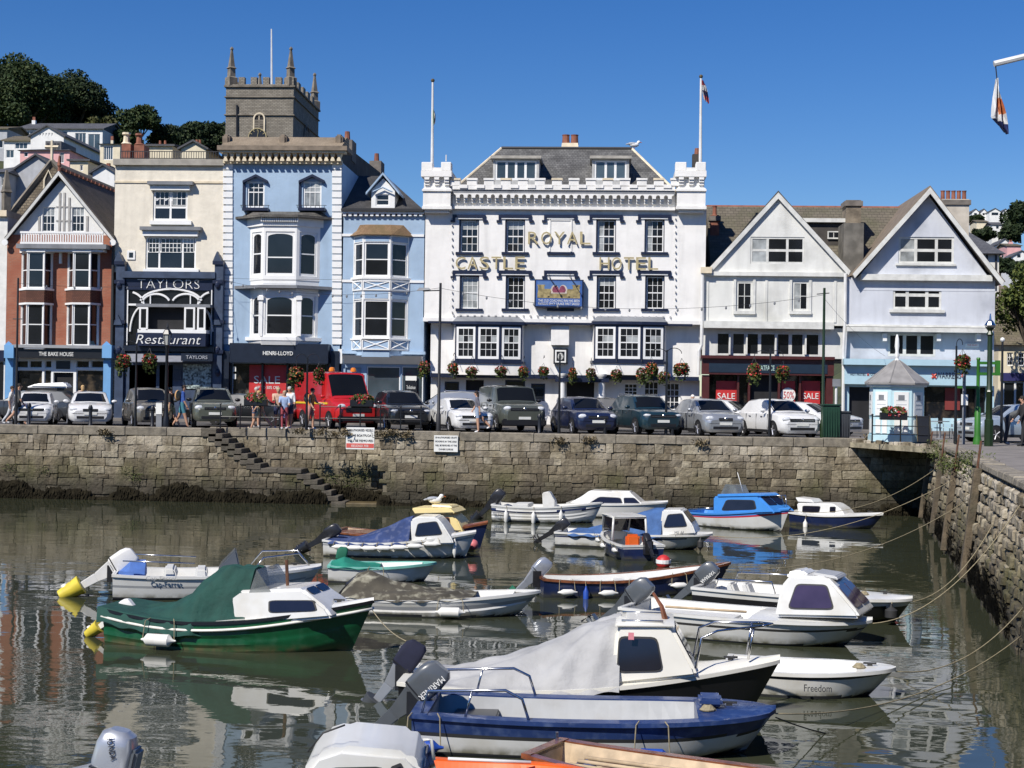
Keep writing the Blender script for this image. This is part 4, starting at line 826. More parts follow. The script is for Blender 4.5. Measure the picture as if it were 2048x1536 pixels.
window(b.o, *rect(751, 388, 778, 411, YB), YB + .14, 1, 2, PW_, GL, .05)
for sg, xe in ((-1, x0), (1, x1)):
    pl = [(xe + sg * .25, z1 - .25), (xm, za + .15), (xm, za + .27), (xe + sg * .25, z1 - .13)]; MB().slab(pl if sg > 0 else pl[::-1], YB - .12, YB + 3).build('dormer_roof', BLUE, b.o)
MB().tube([(x0 + .1, YB - .05, z1 - .1), (xm, YB - .05, z1 + .12), (x1 - .1, YB - .05, z1 - .1)], .04, 5).build('dormer_tie', BLUE, b.o)
z7 = lambda y: PX(763, y, YB - .7)[1]
P, zt, zb = b.bay(707, 726, 781, 818, .75, 470, 556, PW_, [(484, 554)], PW_, GL, mg=(.06, .05, .06), fw=.09, bar=.05)
P2, _, _ = b.bay(706, 725, 780, 817, .75, 556, 678, PW_, [(599, 675)], PW_, GL, mg=(.06, .05, .06), fw=.09, bar=.05)
rf = MB().prism(outset(P, .18), z7(470), z7(447), [(P[0][0] + .3, YB), (P[1][0] + .1, YB - .2), (P[2][0] - .1, YB - .2), (P[3][0] - .3, YB)]).build('bay_roof', tiled('oriel_tile', (.2, .12, .06), (.27, .17, .09), (.09, .06, .04), 8, .7, .5, moss=(.13, .1, .04)), b.o)
def xpanel(P, ya, yb):
    for i in range(3):
        xf, ln = seg_xf(P[i], P[i + 1]); z0, z1 = z7(yb), z7(ya); m = MB(); m.box(0, ln, -.06, -.02, z1 - .06, z1).box(0, ln, -.06, -.02, z0, z0 + .06).box(0, .06, -.06, -.02, z0 + .06, z1 - .06).box(ln - .06, ln, -.06, -.02, z0 + .06, z1 - .06)
        for s_ in (0, 1): m.tube([(.06, -.035, (z0 + .06, z1 - .06)[s_]), (ln - .06, -.035, (z1 - .06, z0 + .06)[s_])], .03, 4)
        m.build('cross_panel', PW_, b.o, xf)
        piece('blue_panel', b.o, BLUE, .05, ln - .05, -.018, -.008, z0 + .04, z1 - .04, xf)
xpanel(P2, 561, 581); xpanel(P2, 678, 700)
for i in range(3):
    xf, ln = seg_xf(P2[i], P2[i + 1]); piece('blue_panel', b.o, BLUE, .1, ln - .1, -.012, .002, z7(597), z7(584), xf); piece('blue_panel', b.o, BLUE, .1, ln - .1, -.012, .002, z7(483), z7(473), xf)
b.band('bay_sill', PW_, P2, .06, z7(680), z7(677)); b.band('bay_sill', PW_, P, .06, z7(558), z7(554)); b.band('bay_base', BLUE, P2, -.03, z7(714), z7(700))
b.bar('lower_cornice', BLUE, 684, 702, 850, 708, .3); MB().hexa([(PX(690, 728, YB)[0], YB - .1, PX(770, 728, YB)[1]), (PX(846, 728, YB)[0], YB - .1, PX(770, 728, YB)[1]), (PX(846, 728, YB)[0], YB, PX(770, 728, YB)[1]), (PX(690, 728, YB)[0], YB, PX(770, 728, YB)[1])], [(PX(690, 712, YB)[0], YB - .7, PX(770, 712, YB)[1]), (PX(846, 712, YB)[0], YB - .7, PX(770, 712, YB)[1]), (PX(846, 712, YB)[0], YB, PX(770, 712, YB)[1]), (PX(690, 712, YB)[0], YB, PX(770, 712, YB)[1])]).build('coved_soffit', PW_, b.o)
b.win(733, 733, 800, 805, 1, 1, glass=GLB, fw=.05); b.win(803, 733, 846, 805, 1, 1, glass=GLB, fw=.05); b.bar('door', M('door_blue', (.28, .36, .45), .5, .05), 690, 735, 722, 845, -.1, .14); b.bar('agency_board', BLK, 810, 752, 834, 786, .03); b.txt('The Boathouse', WHT, 813, 771, 831, 778, .04, ext=.003); b.bar('board_white', WHT, 811, 752, 833, 761, .035)
# ---------------------------------------------------------------- the white castellated hotel
b = Bd('white_hotel', 'large white castellated hotel with navy window hoods and gilt letters', 847, 1412)
hot = b; cx = (938, 1030, 1121, 1212, 1309); ups = [(x - 20, 436, x + 20, 505) for x in cx if x != 1121] + [(x - 19, 549, x + 20, 618) for x in cx if x != 1121]
b.wall('wall', HWHITE, 848, 418, 1411, 646, ups, 11, .26)
def upglass(i, j): return GL
for n, q in enumerate(ups):
    x0, y0, x1, y1 = q; b.win(x0 + 3, y0 + 4, x1 - 1.5, y1, 3, 4, fw=.06, rec=.17, mid=2, bar=.022, glass=GLC if n == 4 else GL)
    for r4 in ((x0, y0, x0 + 3, y1), (x1 - 1.5, y0, x1, y1), (x0 + 3, y0, x1 - 1.5, y0 + 4)): b.bar('reveal_lining', NAVY, *r4, -.04, .24)
for x in cx:
    for y in (429, 541):
        h = b.bar('hood', NAVY, x - 33, y, x + 33, y + 6, .09); b.bar('hood_drop', NAVY, x - 33, y + 5, x - 28, y + 13, .085, par=h); b.bar('hood_drop', NAVY, x + 28, y + 5, x + 33, y + 13, .085, par=h)
        b.bar('hood_stop', NAVY, x - 37, y + 11, x - 28, y + 15, .1, par=h); b.bar('hood_stop', NAVY, x + 28, y + 11, x + 37, y + 15, .1, par=h); b.bar('hood_surround', PW_, x - 27, y + 5, x + 27, y + 9, .06, par=h)
    for y in (505, 618): b.bar('sill', NAVY, x - 27, y - 1, x + 27, y + 4, .1)
bl = b.r(1100, 438, 1142, 503); blind = b.bar('blind_window', HWHITE, 1100, 438, 1142, 441, .04); b.bar('blind_jamb', HWHITE, 1098, 438, 1101, 503, .04, par=blind); b.bar('blind_jamb', HWHITE, 1141, 438, 1144, 503, .04, par=blind)
for s_, x0, x1, y0, y1 in (('ROYAL', 1056, 1186, 463, 488), ('CASTLE', 911, 1054, 513, 538), ('HOTEL', 1199, 1321, 514, 539)):
    n = len(s_); wt = (x1 - x0) / n
    for i, ch in enumerate(s_):
        a, c, z0, z1 = rect(x0 + i * wt, y0, x0 + (i + .82) * wt, y1, YB - .22); text(ch, 'gilt_letter', GOLD, b.o, ((a + c) / 2, YB - .12, z0), z1 - z0, c - a, .035, -.004, mats2=GOLDD)
# cornice, corbel table, battlements
b.bar('string_course', HWHITE, 905, 413, 1350, 419, .22); b.bar('corbel_back', HWHITE, 905, 389, 1350, 414, .08); b.bar('parapet', HWHITE, 905, 372, 1350, 380, .42, .2); b.bar('parapet_slope', LEADG, 905, 379, 1350, 389, .36)
pitch = 15.55; xl, xr_, _, _ = rect(905, 389, 905 + pitch, 413, YB - .3); wq = xr_ - xl; hz = PX(1120, 388, YB - .3)[1] - PX(1120, 412, YB - .3)[1]
def corbel(wq, hz, d):
    m = MB(); 
    for k in range(3): m.box(-wq * .24, wq * .24, -d * (1 - k * .28), 0, hz * (.62 - k * .2), hz * (.8 - k * .2))
    n = 5
    for sg in (-1, 1):
        for k in range(n):
            a0, a1 = math.pi / 2 * k / n, math.pi / 2 * (k + 1) / n; f = lambda a: (sg * (wq / 2 - wq * .27 * (1 - 0) * math.cos(a) * 1.0), hz * (.72 + .2 * math.sin(a)))
            p, q = f(a0), f(a1); pl = [(p[0], p[1]), (q[0], q[1]), (q[0], hz), (p[0], hz)]; m.slab(pl if sg < 0 else pl[::-1], -d, 0)
    m.box(-wq * .235, wq * .235, -d + .002, 0, hz * .8, hz); return m.mesh(HWHITE, name='corbel')
cm = corbel(wq, hz, .34); zc = PX(1120, 412, YB - .3)[1]
for i in range(28):
    o = link('corbel', cm, b.o); o.location = Vector((xl + wq * (i + .7), YB - .08, zc)) - ORG[b.o]
for i in range(14):
    x = 910 + i * 34.; b.bar('merlon', HWHITE, x - 10, 358, x + 10, 372, .42, -.02, bevel=.02); b.bar('merlon_cap', TRIMC if i % 3 == 0 else HWHITE, x - 11, 356, x + 11, 360, .46, .0)
for i in range(13): x = 927 + i * 34.; b.bar('merlon', HWHITE, x - 8, 369, x + 8, 376, .47, -.43)
for nm, x0, x1 in (('left', 844, 903), ('right', 1352, 1413)):
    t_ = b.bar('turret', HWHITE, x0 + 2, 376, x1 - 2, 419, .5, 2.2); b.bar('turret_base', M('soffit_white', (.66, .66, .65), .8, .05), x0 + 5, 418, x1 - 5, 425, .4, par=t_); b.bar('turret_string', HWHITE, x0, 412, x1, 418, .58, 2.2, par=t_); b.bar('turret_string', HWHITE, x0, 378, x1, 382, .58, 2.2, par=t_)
    b.bar('turret_core', HWHITE, x0 + 4, 350, x1 - 4, 378, .38, 2.1, par=t_); b.bar('turret_head', HWHITE, x0 - 2, 341, x1, 353, .62, 2.3, par=t_)
    ct = corbel((PX(x1, 360, YB - .6)[0] - PX(x0, 360, YB - .6)[0]) / 3, .62, .22)
    for k in range(3): o = link('corbel', ct, t_); o.location = Vector((PX(x0, 378, YB - .5)[0] + (k + .5) * (PX(x1, 360, YB - .6)[0] - PX(x0, 360, YB - .6)[0]) / 3, YB - .38, PX(x0, 375, YB - .5)[1])) - ORG[b.o]
    for q in (0, 1): b.bar('turret_merlon', HWHITE, (x0 - 1, x1 - 21)[q], 324, (x0 + 21, x1 - 1)[q], 341, .6, .1, par=t_, bevel=.02); b.bar('turret_merlon', HWHITE, (x0 + 1, x1 - 20)[q], 327, (x0 + 19, x1 - 2)[q], 342, -1.5, 2.2, par=t_)
    b.bar('turret_wall', HWHITE, x0 + 18, 335, x1 - 18, 342, .58, .2, par=t_)
MB().tube([(PX(893, 324, YB)[0], YB - .2, PX(893, 324, YB)[1]), (PX(893, 324, YB)[0], YB - .2, PX(893, 311, YB)[1])], .03, 5).build('vent_pipe', PIPEW, b.o)
# roof with dormers
rp = [PX(x, y, YB + 1) for x, y in ((903, 362), (1352, 362))]; rt = [PX(x, y, YB + 4.5) for x, y in ((1003, 298), (1264, 299))]; zt_ = PX(1130, 297, YB + 4.5)[1]
HR = tiled('hotel_slate', (.1, .099, .095), (.165, .163, .155), (.03, .03, .03), 4.2, .7, .5, bump=.03, moss=(.04, .039, .037))
rf = MB().hexa([(rp[0][0], YB + .6, rp[0][1] - .6), (rp[1][0], YB + .6, rp[1][1] - .6), (rp[1][0], YB + 10.5, rp[1][1] - .6), (rp[0][0], YB + 10.5, rp[0][1] - .6)], [(rt[0][0], YB + 4.5, zt_), (rt[1][0], YB + 4.5, zt_), (rt[1][0], YB + 7, zt_), (rt[0][0], YB + 7, zt_)]).build('roof', HR, b.o)
MB().tube([(rt[0][0], YB + 4.5, zt_), (rt[1][0], YB + 4.5, zt_)], .1, 6).build('ridge', GUT, rf)
for k, (e, f) in enumerate((((rp[0][0], YB + .6, rp[0][1] - .6), (rt[0][0], YB + 4.5, zt_)), ((rp[1][0], YB + .6, rp[1][1] - .6), (rt[1][0], YB + 4.5, zt_)))): MB().tube([e, f], .07, 6).build('hip_ridge', TRIMC, rf)
for x0, x1, n in ((986, 1078, 4), (1184, 1258, 3)):
    Yd = YB + 1.1; a, c, z0, z1 = rect(x0, 318, x1, 372, Yd); d_ = facade('dormer', b.o, M('dormer_grey', (.5, .5, .48), .7, .15, 3, streak=.4), [(a, z0), (c, z0), (c, z1), (a, z1)], [(a + .12, c - .12, z0 + .3, z1 - .08)], Yd, .1, 3.5)
    o = window(b.o, a + .12, c - .12, z0 + .3, z1 - .08, Yd + .02, n, 1, PW_, GLB, .08, .12, name='dormer_window'); MB().box(a - .12, c + .12, Yd - .2, Yd + 3.6, z1, z1 + .14).build('dormer_roof', M('dormer_lead', (.36, .34, .3), .7, .2, 3), b.o)
a0, a1, z0, z1 = rect(1121, 287, 1159, 303, YB + 5); ch = MB().hexa([(a0, YB + 4.6, z0 - .3), (a1, YB + 4.6, z0 - .3), (a1, YB + 6, z0 - .3), (a0, YB + 6, z0 - .3)], [(a0 + .08, YB + 4.8, z1), (a1 - .08, YB + 4.8, z1), (a1 - .08, YB + 5.8, z1), (a0 + .08, YB + 5.8, z1)]).build('chimney', TRIMC, b.o)
for q in (.27, .73): MB().lathe([(.22, 0), (.2, .08), (.18, .42), (.21, .5)], 10, (a0 + (a1 - a0) * q, YB + 5.3, z1)).build('chimney_pot', TERRA, ch)
a0, a1, z0, z1 = rect(1385, 308, 1402, 345, YB + 6); ch = MB().box(a0, a1, YB + 6, YB + 6.6, z0 - 2, z1).build('chimney', DKW, b.o); MB().lathe([(.15, 0), (.12, .35)], 8, (a0 + .25, YB + 6.3, z1)).build('chimney_pot', TERRA, ch)
# first floor with two bow windows, navy band
b.bar('jetty', HWHITE, 846, 638, 1404, 646, .15); b.bar('navy_band', NAVY, 856, 645, 1385, 649, .3)
b.wall('lower_wall', HWHITE, 861, 646, 1399, 757, [], 11, dy=.35)
b.wall('ground_wall', HWHITE, 861, 757, 1399, 850, [(889, 763, 918, 800), (931, 760, 967, 845), (1010, 760, 1050, 800), (1062, 767, 1090, 802), (1133, 762, 1188, 850), (1247, 766, 1276, 800), (1287, 762, 1318, 820), (1330, 765, 1360, 820)], 11, .15, dy=.4, zb=0)
for q, f in (((889, 763, 918, 800), 1), ((1010, 760, 1050, 800), 1), ((1062, 767, 1090, 802), 1), ((1247, 766, 1276, 800), 3), ((1287, 762, 1318, 820), 3), ((1330, 765, 1360, 820), 3)): b.win(*q, f, 1 if f == 1 else 4, dy=.4, fw=.07, frame=PW_ if f > 1 else NAVY)
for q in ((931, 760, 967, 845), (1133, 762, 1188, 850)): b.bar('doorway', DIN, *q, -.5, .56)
b.bar('navy_fascia', NAVY, 861, 750, 1398, 758, .2, .4)
for x in (1124, 1203): a = PX(x, 790, YB - .3); MB().lathe([(.26, 0), (.26, .12), (.19, .2), (.17, 2.3), (.25, 2.4), (.25, 2.5)], 14, (a[0], YB - .4, GZ + .1)).build('porch_column', PW_, b.o, smooth=True)
b.bar('porch_beam', NAVY, 1110, 756, 1218, 764, .6, .3)
for k, (x0, x1) in enumerate(((906, 1048), (1184, 1333))):
    z1h = lambda y: PX((x0 + x1) / 2, y, YB - .5)[1]; w3 = (x1 - x0) / 3.
    P = [(PX(x0, 690, YB + .35)[0], YB + .35), (PX(x0 + 4, 690, YB - .3)[0], YB - .3), (PX(x0 + w3, 690, YB - .5)[0], YB - .5), (PX(x1 - w3, 690, YB - .5)[0], YB - .5), (PX(x1 - 4, 690, YB - .3)[0], YB - .3), (PX(x1, 690, YB + .35)[0], YB + .35)]
    for i in (1, 2, 3):
        xf, ln = seg_xf(P[i], P[i + 1]); facade('bay_wall', b.o, NAVY, [(0, z1h(724)), (ln, z1h(724)), (ln, z1h(648)), (0, z1h(648))], [(.07, ln - .07, z1h(718), z1h(653))], 0, .08, 0, xf)
        window(b.o, .07, ln - .07, z1h(718), z1h(653), -.01, 3, 4, PW_, GL, .11, .022, xf, mid=2, panes=lambda i_, j_: GLC if j_ == 2 and (i_ + k) % 3 != 1 else GL)
    for i in (0, 4):
        xf, ln = seg_xf(P[i], P[i + 1]); MB().box(0, ln, 0, .05, z1h(724), z1h(648)).build('bay_cheek', HWHITE, b.o, xf)
    Q = outset(P, .12); MB().prism(Q, z1h(649), z1h(643)).build('bay_head', NAVY, b.o); MB().prism(Q, z1h(643), z1h(632), [(p[0] * .8 + (P[0][0] + P[-1][0]) * .1, YB - .02) for p in Q]).build('bay_roof', LEADG, b.o); MB().prism(outset(P, .08), z1h(727), z1h(722)).build('bay_sill', NAVY, b.o); MB().prism(P, z1h(750), z1h(727), [(p[0], p[1]) for p in P]).build('bay_base', HWHITE, b.o)
b.bar('downpipe_box', HWHITE, 1102, 650, 1138, 690, .1, .4); cr = b.bar('crest_sign', BLK, 1107, 697, 1135, 728, .15, .3); b.bar('crest_field', WHT, 1110, 700, 1132, 725, .155, -.15, par=cr); b.bar('crest_panel', BLK, 1113, 703, 1129, 722, .16, -.155, par=cr)
a = PX(1121, 713, YB - .16); MB().ball((a[0], YB - .16, a[1]), (.15, .02, .19), 9, 6).build('crest', M('crest_grey', (.45, .45, .42), .6, .6, 14), cr)
# painted sign board
x0, x1, z0, z1 = rect(1069, 559, 1167, 615, YB - .35); sg = thing('inn_sign', 'blue painted inn sign with castle and crown between hotel windows', 'sign', ((x0 + x1) / 2, YB - .3, z0))
def sb(name, mat, u0, u1, v0, v1, out, par=sg): return piece(name, par, mat, x0 + (x1 - x0) * u0, x0 + (x1 - x0) * u1, YB - .35 - out, YB - .35 - out + .02, z0 + (z1 - z0) * v0, z0 + (z1 - z0) * v1)
SBL = M('sign_blue', (.05, .12, .36), .4, .1, 2); SKB = M('sign_sky', (.09, .19, .42), .5, .12, 2); SND = M('sign_sand', (.3, .24, .11), .7, .4, 7); CRN = M('sign_crown', (.22, .045, .09), .6, .3, 9)
MB().box(x0, x1, YB - .35, YB - .05, z0, z1).build('box', NAVY, sg); sb('field', SBL, .03, .97, .05, .96, .01); sb('sky', SKB, .06, .93, .4, .93, .014); sb('text_field', SBL, .06, .93, .07, .32, .014)
sb('castle', SND, .06, .93, .33, .52, .018); sb('castle_wall', SND, .2, .8, .5, .66, .018); sb('tower', SND, .07, .2, .5, .8, .02); sb('tower', SND, .78, .92, .5, .8, .02); sb('tower_top', SND, .055, .215, .77, .81, .022); sb('tower_top', SND, .765, .935, .77, .81, .022)
for kk, (mt, oy) in enumerate(((M('crown_rim', (.6, .52, .45), .6, .2), .372), (CRN, .378))):
    e = .03 * (1 - kk); cp = [(x0 + (x1 - x0) * (.36 - e + u / 16 * (.28 + 2 * e)), z0 + (z1 - z0) * (.6 + e + .16 * (abs(math.sin(2 * math.pi * u / 16)) ** .6) + .02)) for u in range(17)]; MB().slab([(x0 + (x1 - x0) * (.38 - e), z0 + (z1 - z0) * .53), (x0 + (x1 - x0) * (.62 + e), z0 + (z1 - z0) * .53)] + cp[::-1], YB - oy, YB - .36).build('crown', mt, sg)
sb('crown_rim', M('crown_rim', (.6, .52, .45), .6, .2), .34, .66, .5, .56, .026); sb('window_slit', BLK, .27, .31, .36, .4, .024); sb('window_slit', BLK, .69, .73, .36, .4, .024)
for s_, v in (('THIS OLD COACHING INN HAS BEEN', .2), ('FAMOUS SINCE DRAKE FIRST SAILED', .09)): text(s_, 'lettering', WHT, sg, ((x0 + x1) / 2, YB - .372, z0 + (z1 - z0) * v), (z1 - z0) * .085, (x1 - x0) * .84, .003)
for x in (1098, 1140): a = P3(x, 555, YB - .3); c = P3(x + 14, 572, YB - .75); MB().tube([P3(x, 549, YB - .05), a, c], .018, 5).build('lamp_arm', BLK, sg); MB().ball(c, (.06, .06, .05), 6, 4).build('lamp_head', BLK, sg)
for i in range(18): b.bar('bulb_clip', M('clip_grey', (.45, .45, .45), .6), 903, 395 + i * 13.4, 905, 398 + i * 13.4, .1); b.bar('bulb_clip', MATS['clip_grey'], 1350, 395 + i * 13.4, 1352, 398 + i * 13.4, .1)
for i in range(32): b.bar('bulb_clip', MATS['clip_grey'], 905 + i * 14, 629 + i * .1, 908 + i * 14, 632 + i * .1, .1)
# ---------------------------------------------------------------- the two gabled houses at the right
def gabled(name, label, xL, xR, apex, fl, frr, wall_m, yj, Y=YB, bargeout=.35):
    b = Bd(name, label, xL, xR, Y); A = PX(*apex, Y); Lf = PX(*fl, Y); Rf = PX(*frr, Y); return b, A, Lf, Rf
def gable_roof(b, A, Lf, Rf, out, mat, dep, barge):
    rf = MB()
    for e, sg in ((Lf, -1), (Rf, 1)):
        pl = [e, A, (A[0], A[1] + .18), (e[0] + sg * .1, e[1] + .1)]; rf.slab(pl if sg > 0 else pl[::-1], b.Y - out, b.Y + dep)
        p2 = [(e[0], e[1] - .05), (A[0], A[1] - .22), (A[0], A[1] + .08), (e[0] + sg * .1, e[1] + .16)]; MB().slab(p2 if sg > 0 else p2[::-1], b.Y - out - .05, b.Y - out + .01).build('bargeboard', barge, b.o)
    return rf.build('roof', mat, b.o)
BR = tiled('brown_slate', (.115, .098, .072), (.15, .13, .096), (.05, .042, .034), 3.2, .9, .5, bump=.03, moss=(.085, .083, .045))
SIDE = tiled('gable_slate', (.07, .066, .06), (.1, .095, .085), (.03, .03, .03), 4, .8, .4, axis='YZ')
b, A, Lf, Rf = gabled('white_gabled_house', 'weathered white gabled house over a maroon shopfront', 1405, 1690, (1556, 389), (1420, 545), (1696, 549), GWHITE, 650)
facade('gable_wall', b.o, GWHITE, [Lf, (Rf[0], Rf[1]), (A[0], A[1] - .1)], [b.r(1501, 474, 1609, 528)], YB, .1); b.win(1501, 474, 1609, 528, [1, 1.3, 1], 2, fw=.09, bar=.12, rec=.03, frame=M('weathered_white', (.66, .66, .62), .7, .12, 3, streak=.3))
WWF = MATS['weathered_white']
gable_roof(b, A, Lf, Rf, .12, SIDE, 7, WWF); b.bar('gable_string', GWHITE, 1408, 544, 1694, 552, .2)
b.wall('wall', GWHITE, 1410, 549, 1688, 650, [(1473, 563, 1505, 622), (1585, 563, 1617, 622)], 8)
for x in (1473, 1585):
    b.win(x, 563, x + 32, 622, 2, 2, fw=.09, frame=WWF, rec=.03); b.bar('sill', WWF, x - 6, 622, x + 38, 628, .12)
    for q in (x - 6, x + 33): b.bar('architrave', WWF, q, 559, q + 5, 622, .06)
for x in (1412, 1530, 1668): b.bar('timber_rib', GWHITE, x, 552, x + 5, 645, .04)
b.bar('jetty_beam', WWF, 1408, 643, 1668, 657, .35); b.wall('lower_wall', GWHITE, 1405, 655, 1690, 716, [(1432, 665, 1640, 712)], 8, dy=.25); b.win(1432, 665, 1640, 712, [1, 1, 1, 1.2, 1, 1, 1], 1, fw=.08, bar=.16, dy=.25, rec=.0, frame=WWF)
for x in (1458, 1492, 1550, 1610): b.bar('casement_frame', WWF, x, 668, x + 3, 709, .0, .3)
f_ = b.bar('fascia', MAROON, 1404, 712, 1668, 750, .6); b.bar('fascia_top', MAROON, 1402, 712, 1670, 718, .8, par=f_); b.bar('sign_strip', M('sign_petrol', (.012, .025, .045), .4, .1), 1418, 728, 1655, 746, .63, par=f_); b.txt('FATFACE', M('letter_mint', (.5, .68, .62), .6, .03), 1518, 731, 1549, 741, .64)
for x in (1404, 1652): b.bar('shop_pilaster', MAROON, x, 750, x + 14, 850, .5)
b.bar('shop_glass', SHOPG, 1418, 750, 1652, 850, -.1, .3); b.bar('stall_riser', MAROON, 1418, 822, 1652, 850, .4)
for x0, x1 in ((1432, 1473), (1563, 1590), (1603, 1640)):
    b.bar('sale_poster', REDS, x0, 762, x1, 812, .0, .08)
    if x0 != 1563: b.txt('SALE', WHT, x0 + 3, 786, x1 - 3, 798, .02, ext=.005)
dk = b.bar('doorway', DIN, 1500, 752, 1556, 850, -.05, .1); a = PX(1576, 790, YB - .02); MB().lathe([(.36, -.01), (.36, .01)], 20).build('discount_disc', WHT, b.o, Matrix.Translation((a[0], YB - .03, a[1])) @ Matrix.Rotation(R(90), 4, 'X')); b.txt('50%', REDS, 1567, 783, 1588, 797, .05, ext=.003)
for x in (1474, 1496, 1556, 1598): b.bar('shop_mullion', MAROON, x, 750, x + 4, 822, .3)
pv = MB().tube([P3(1405, 543, YB - .2), P3(1404, 640, YB - .2), P3(1403, 690, YB - .2), P3(1398, 702, YB - .2), P3(1397, 750, YB - .2)], .09, 7).build('downpipe', PIPEW, b.o); b.bar('hopper', TRIMC, 1402, 534, 1424, 546, .35)
MB().tube([P3(1691, 548, YB - .2), P3(1690, 640, YB - .2), P3(1687, 700, YB - .2), P3(1686, 830, YB - .2)], .08, 7).build('downpipe', PIPEW, b.o)
# main roof behind, chimneys
zr = PX(1560, 414, YB + 6)[1]; xa, xb = PX(1428, 414, YB + 6)[0], PX(1965, 414, YB + 6)[0]
ro = MB().hexa([(xa - .4, YB + 1.2, zr - 4.2), (xb, YB + 1.2, zr - 4.2), (xb, YB + 10, zr - 4.2), (xa - .4, YB + 10, zr - 4.2)], [(xa - .4, YB + 6, zr), (xb - 2.0, YB + 6, zr), (xb - 2.0, YB + 6.3, zr), (xa - .4, YB + 6.3, zr)]).build('main_roof', BR, b.o); MB().tube([(xa - .4, YB + 6.1, zr), (xb - 2, YB + 6.1, zr)], .1, 6).build('ridge', TERRA, ro)
a, c, z0, z1 = rect(1600, 446, 1690, 478, YB + 3.6); d_ = MB().box(a, c, YB + 3.4, YB + 5.5, z0 - .4, z1).build('flat_dormer', DKW, b.o); MB().box(a - .1, c + .15, YB + 3.2, YB + 5.5, z1, z1 + .2).build('dormer_edge', WWF, d_); a, c, z0, z1 = rect(1655, 462, 1680, 478, YB + 3.3); window(b.o, a, c, z0, z1, YB + 3.3, 2, 1, WWF, GL)
def stack(b, x0, x1, y0, y1, Y, dep, mat, pots, potm=TERRA, cap=True):
    a, c, z0, z1 = rect(x0, y0, x1, y1, Y); ch = MB().box(a, c, Y, Y + dep, z0, z1).build('chimney', mat, b.o)
    if cap: MB().box(a - .08, c + .08, Y - .08, Y + dep + .08, z1 - .3, z1 - .05).build('chimney_cap', M('stack_grey', (.17, .15, .13)), ch)
    for k in range(pots): MB().lathe([(.14, 0), (.11, .08), (.1, .42), (.13, .5)], 8, (a + (c - a) * (k + .5) / pots, Y + dep / 2, z1)).build('chimney_pot', potm, ch)
STK = M('stack_brown', (.2, .165, .12), .9, .35, 2.5, .02, 8, streak=.5)
stack(b, 1692, 1722, 400, 470, YB + 3, 1.2, STK, 0); stack(b, 1687, 1727, 446, 570, YB + 1.2, 1.8, M('stack_grey2', (.16, .15, .13), .9, .3, 2, streak=.5), 0, cap=False); stack(b, 1421, 1438, 430, 500, YB + 4, .6, TERRA, 1)
# lavender gable
b, A, Lf, Rf = gabled('lavender_gabled_house', 'pale lavender gabled house over a light blue bakery shop', 1690, 1998, (1856, 381), (1706, 556), (1998, 571), LAV, 660)
facade('gable_wall', b.o, LAV, [(Lf[0] + .2, Rf[1] - .3), (Rf[0] - .2, Rf[1] - .3), (Rf[0] - .2, Rf[1]), (A[0], A[1] - .2), (Lf[0] + .2, Lf[1])], [b.r(1797, 474, 1908, 528)], YB - .012, .1); b.win(1797, 474, 1908, 528, [1, 1.35, 1], 2, fw=.1, bar=.14, rec=.03, frame=WWF)
gable_roof(b, A, Lf, Rf, .5, M('lav_slate', (.2, .16, .12), .85, .2, 3), 8, WWF); b.bar('gable_beam', WWF, 1722, 549, 1985, 561, .3); b.bar('sill', WWF, 1792, 527, 1912, 531, .12)
b.wall('wall', LAV, 1692, 556, 1990, 656, [(1786, 562, 1883, 619)], 8); b.win(1786, 562, 1883, 619, [1, 1.6, 1], 2, fw=.1, bar=.15, rec=.03, frame=WWF); b.bar('sill', WWF, 1780, 619, 1890, 625, .14)
b.bar('jetty_moulding', WWF, 1692, 650, 1988, 654, .25); b.bar('jetty_beam', WWF, 1694, 655, 1986, 664, .45)
b.wall('lower_wall', LAV, 1690, 660, 1988, 722, [(1776, 667, 1871, 713)], 8, dy=.2); b.win(1776, 667, 1871, 713, 3, 1, fw=.1, bar=.16, rec=.0, dy=.2, frame=WWF)
for x in (1770, 1878, 1958): b.bar('flood_lamp', PW_, x - 4, 667, x + 4, 682, .2, .2)
f_ = b.bar('fascia', SKYB, 1690, 730, 1986, 770, .4); b.bar('fascia_cornice', SKYB, 1688, 719, 1990, 731, .75, par=f_); RBN = M('brand_red', (.6, .08, .05), .5, .05); INKD = M('brand_ink', (.05, .06, .09), .5, .05)
b.txt('WARRENS', INKD, 1872, 745, 1922, 757, .42, bold=.008, ext=.004); b.txt('HOT PASTIES', INKD, 1701, 746, 1731, 751, .42, ext=.003); b.txt('COFFEE', INKD, 1741, 746, 1758, 751, .42, ext=.003)
for x, y, s_ in ((1868, 752, .14), (1926, 751, .1), (1736, 749, .06)):
    a = PX(x, y, YB - .42); m = MB()
    for k in range(4): an = R(45 + 90 * k); m.tube([(a[0], YB - .42, a[1]), (a[0] + s_ * math.cos(an), YB - .42, a[1] + s_ * math.sin(an))], .045 * s_ / .14, 5)
    m.build('flower_mark', RBN, b.o)
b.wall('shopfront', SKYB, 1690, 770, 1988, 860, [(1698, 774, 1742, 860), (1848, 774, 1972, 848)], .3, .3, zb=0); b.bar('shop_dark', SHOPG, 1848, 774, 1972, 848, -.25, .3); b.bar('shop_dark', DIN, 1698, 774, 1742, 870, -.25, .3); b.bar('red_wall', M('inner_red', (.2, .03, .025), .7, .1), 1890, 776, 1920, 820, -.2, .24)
for x in (1930, 1950): b.bar('shop_mullion', BLK, x, 774, x + 3, 848, .0, .2)
stack(b, 1884, 1938, 398, 490, YB + 5, 1.1, M('stack_render', (.55, .5, .42), .85, .15, 2, streak=.4), 5)
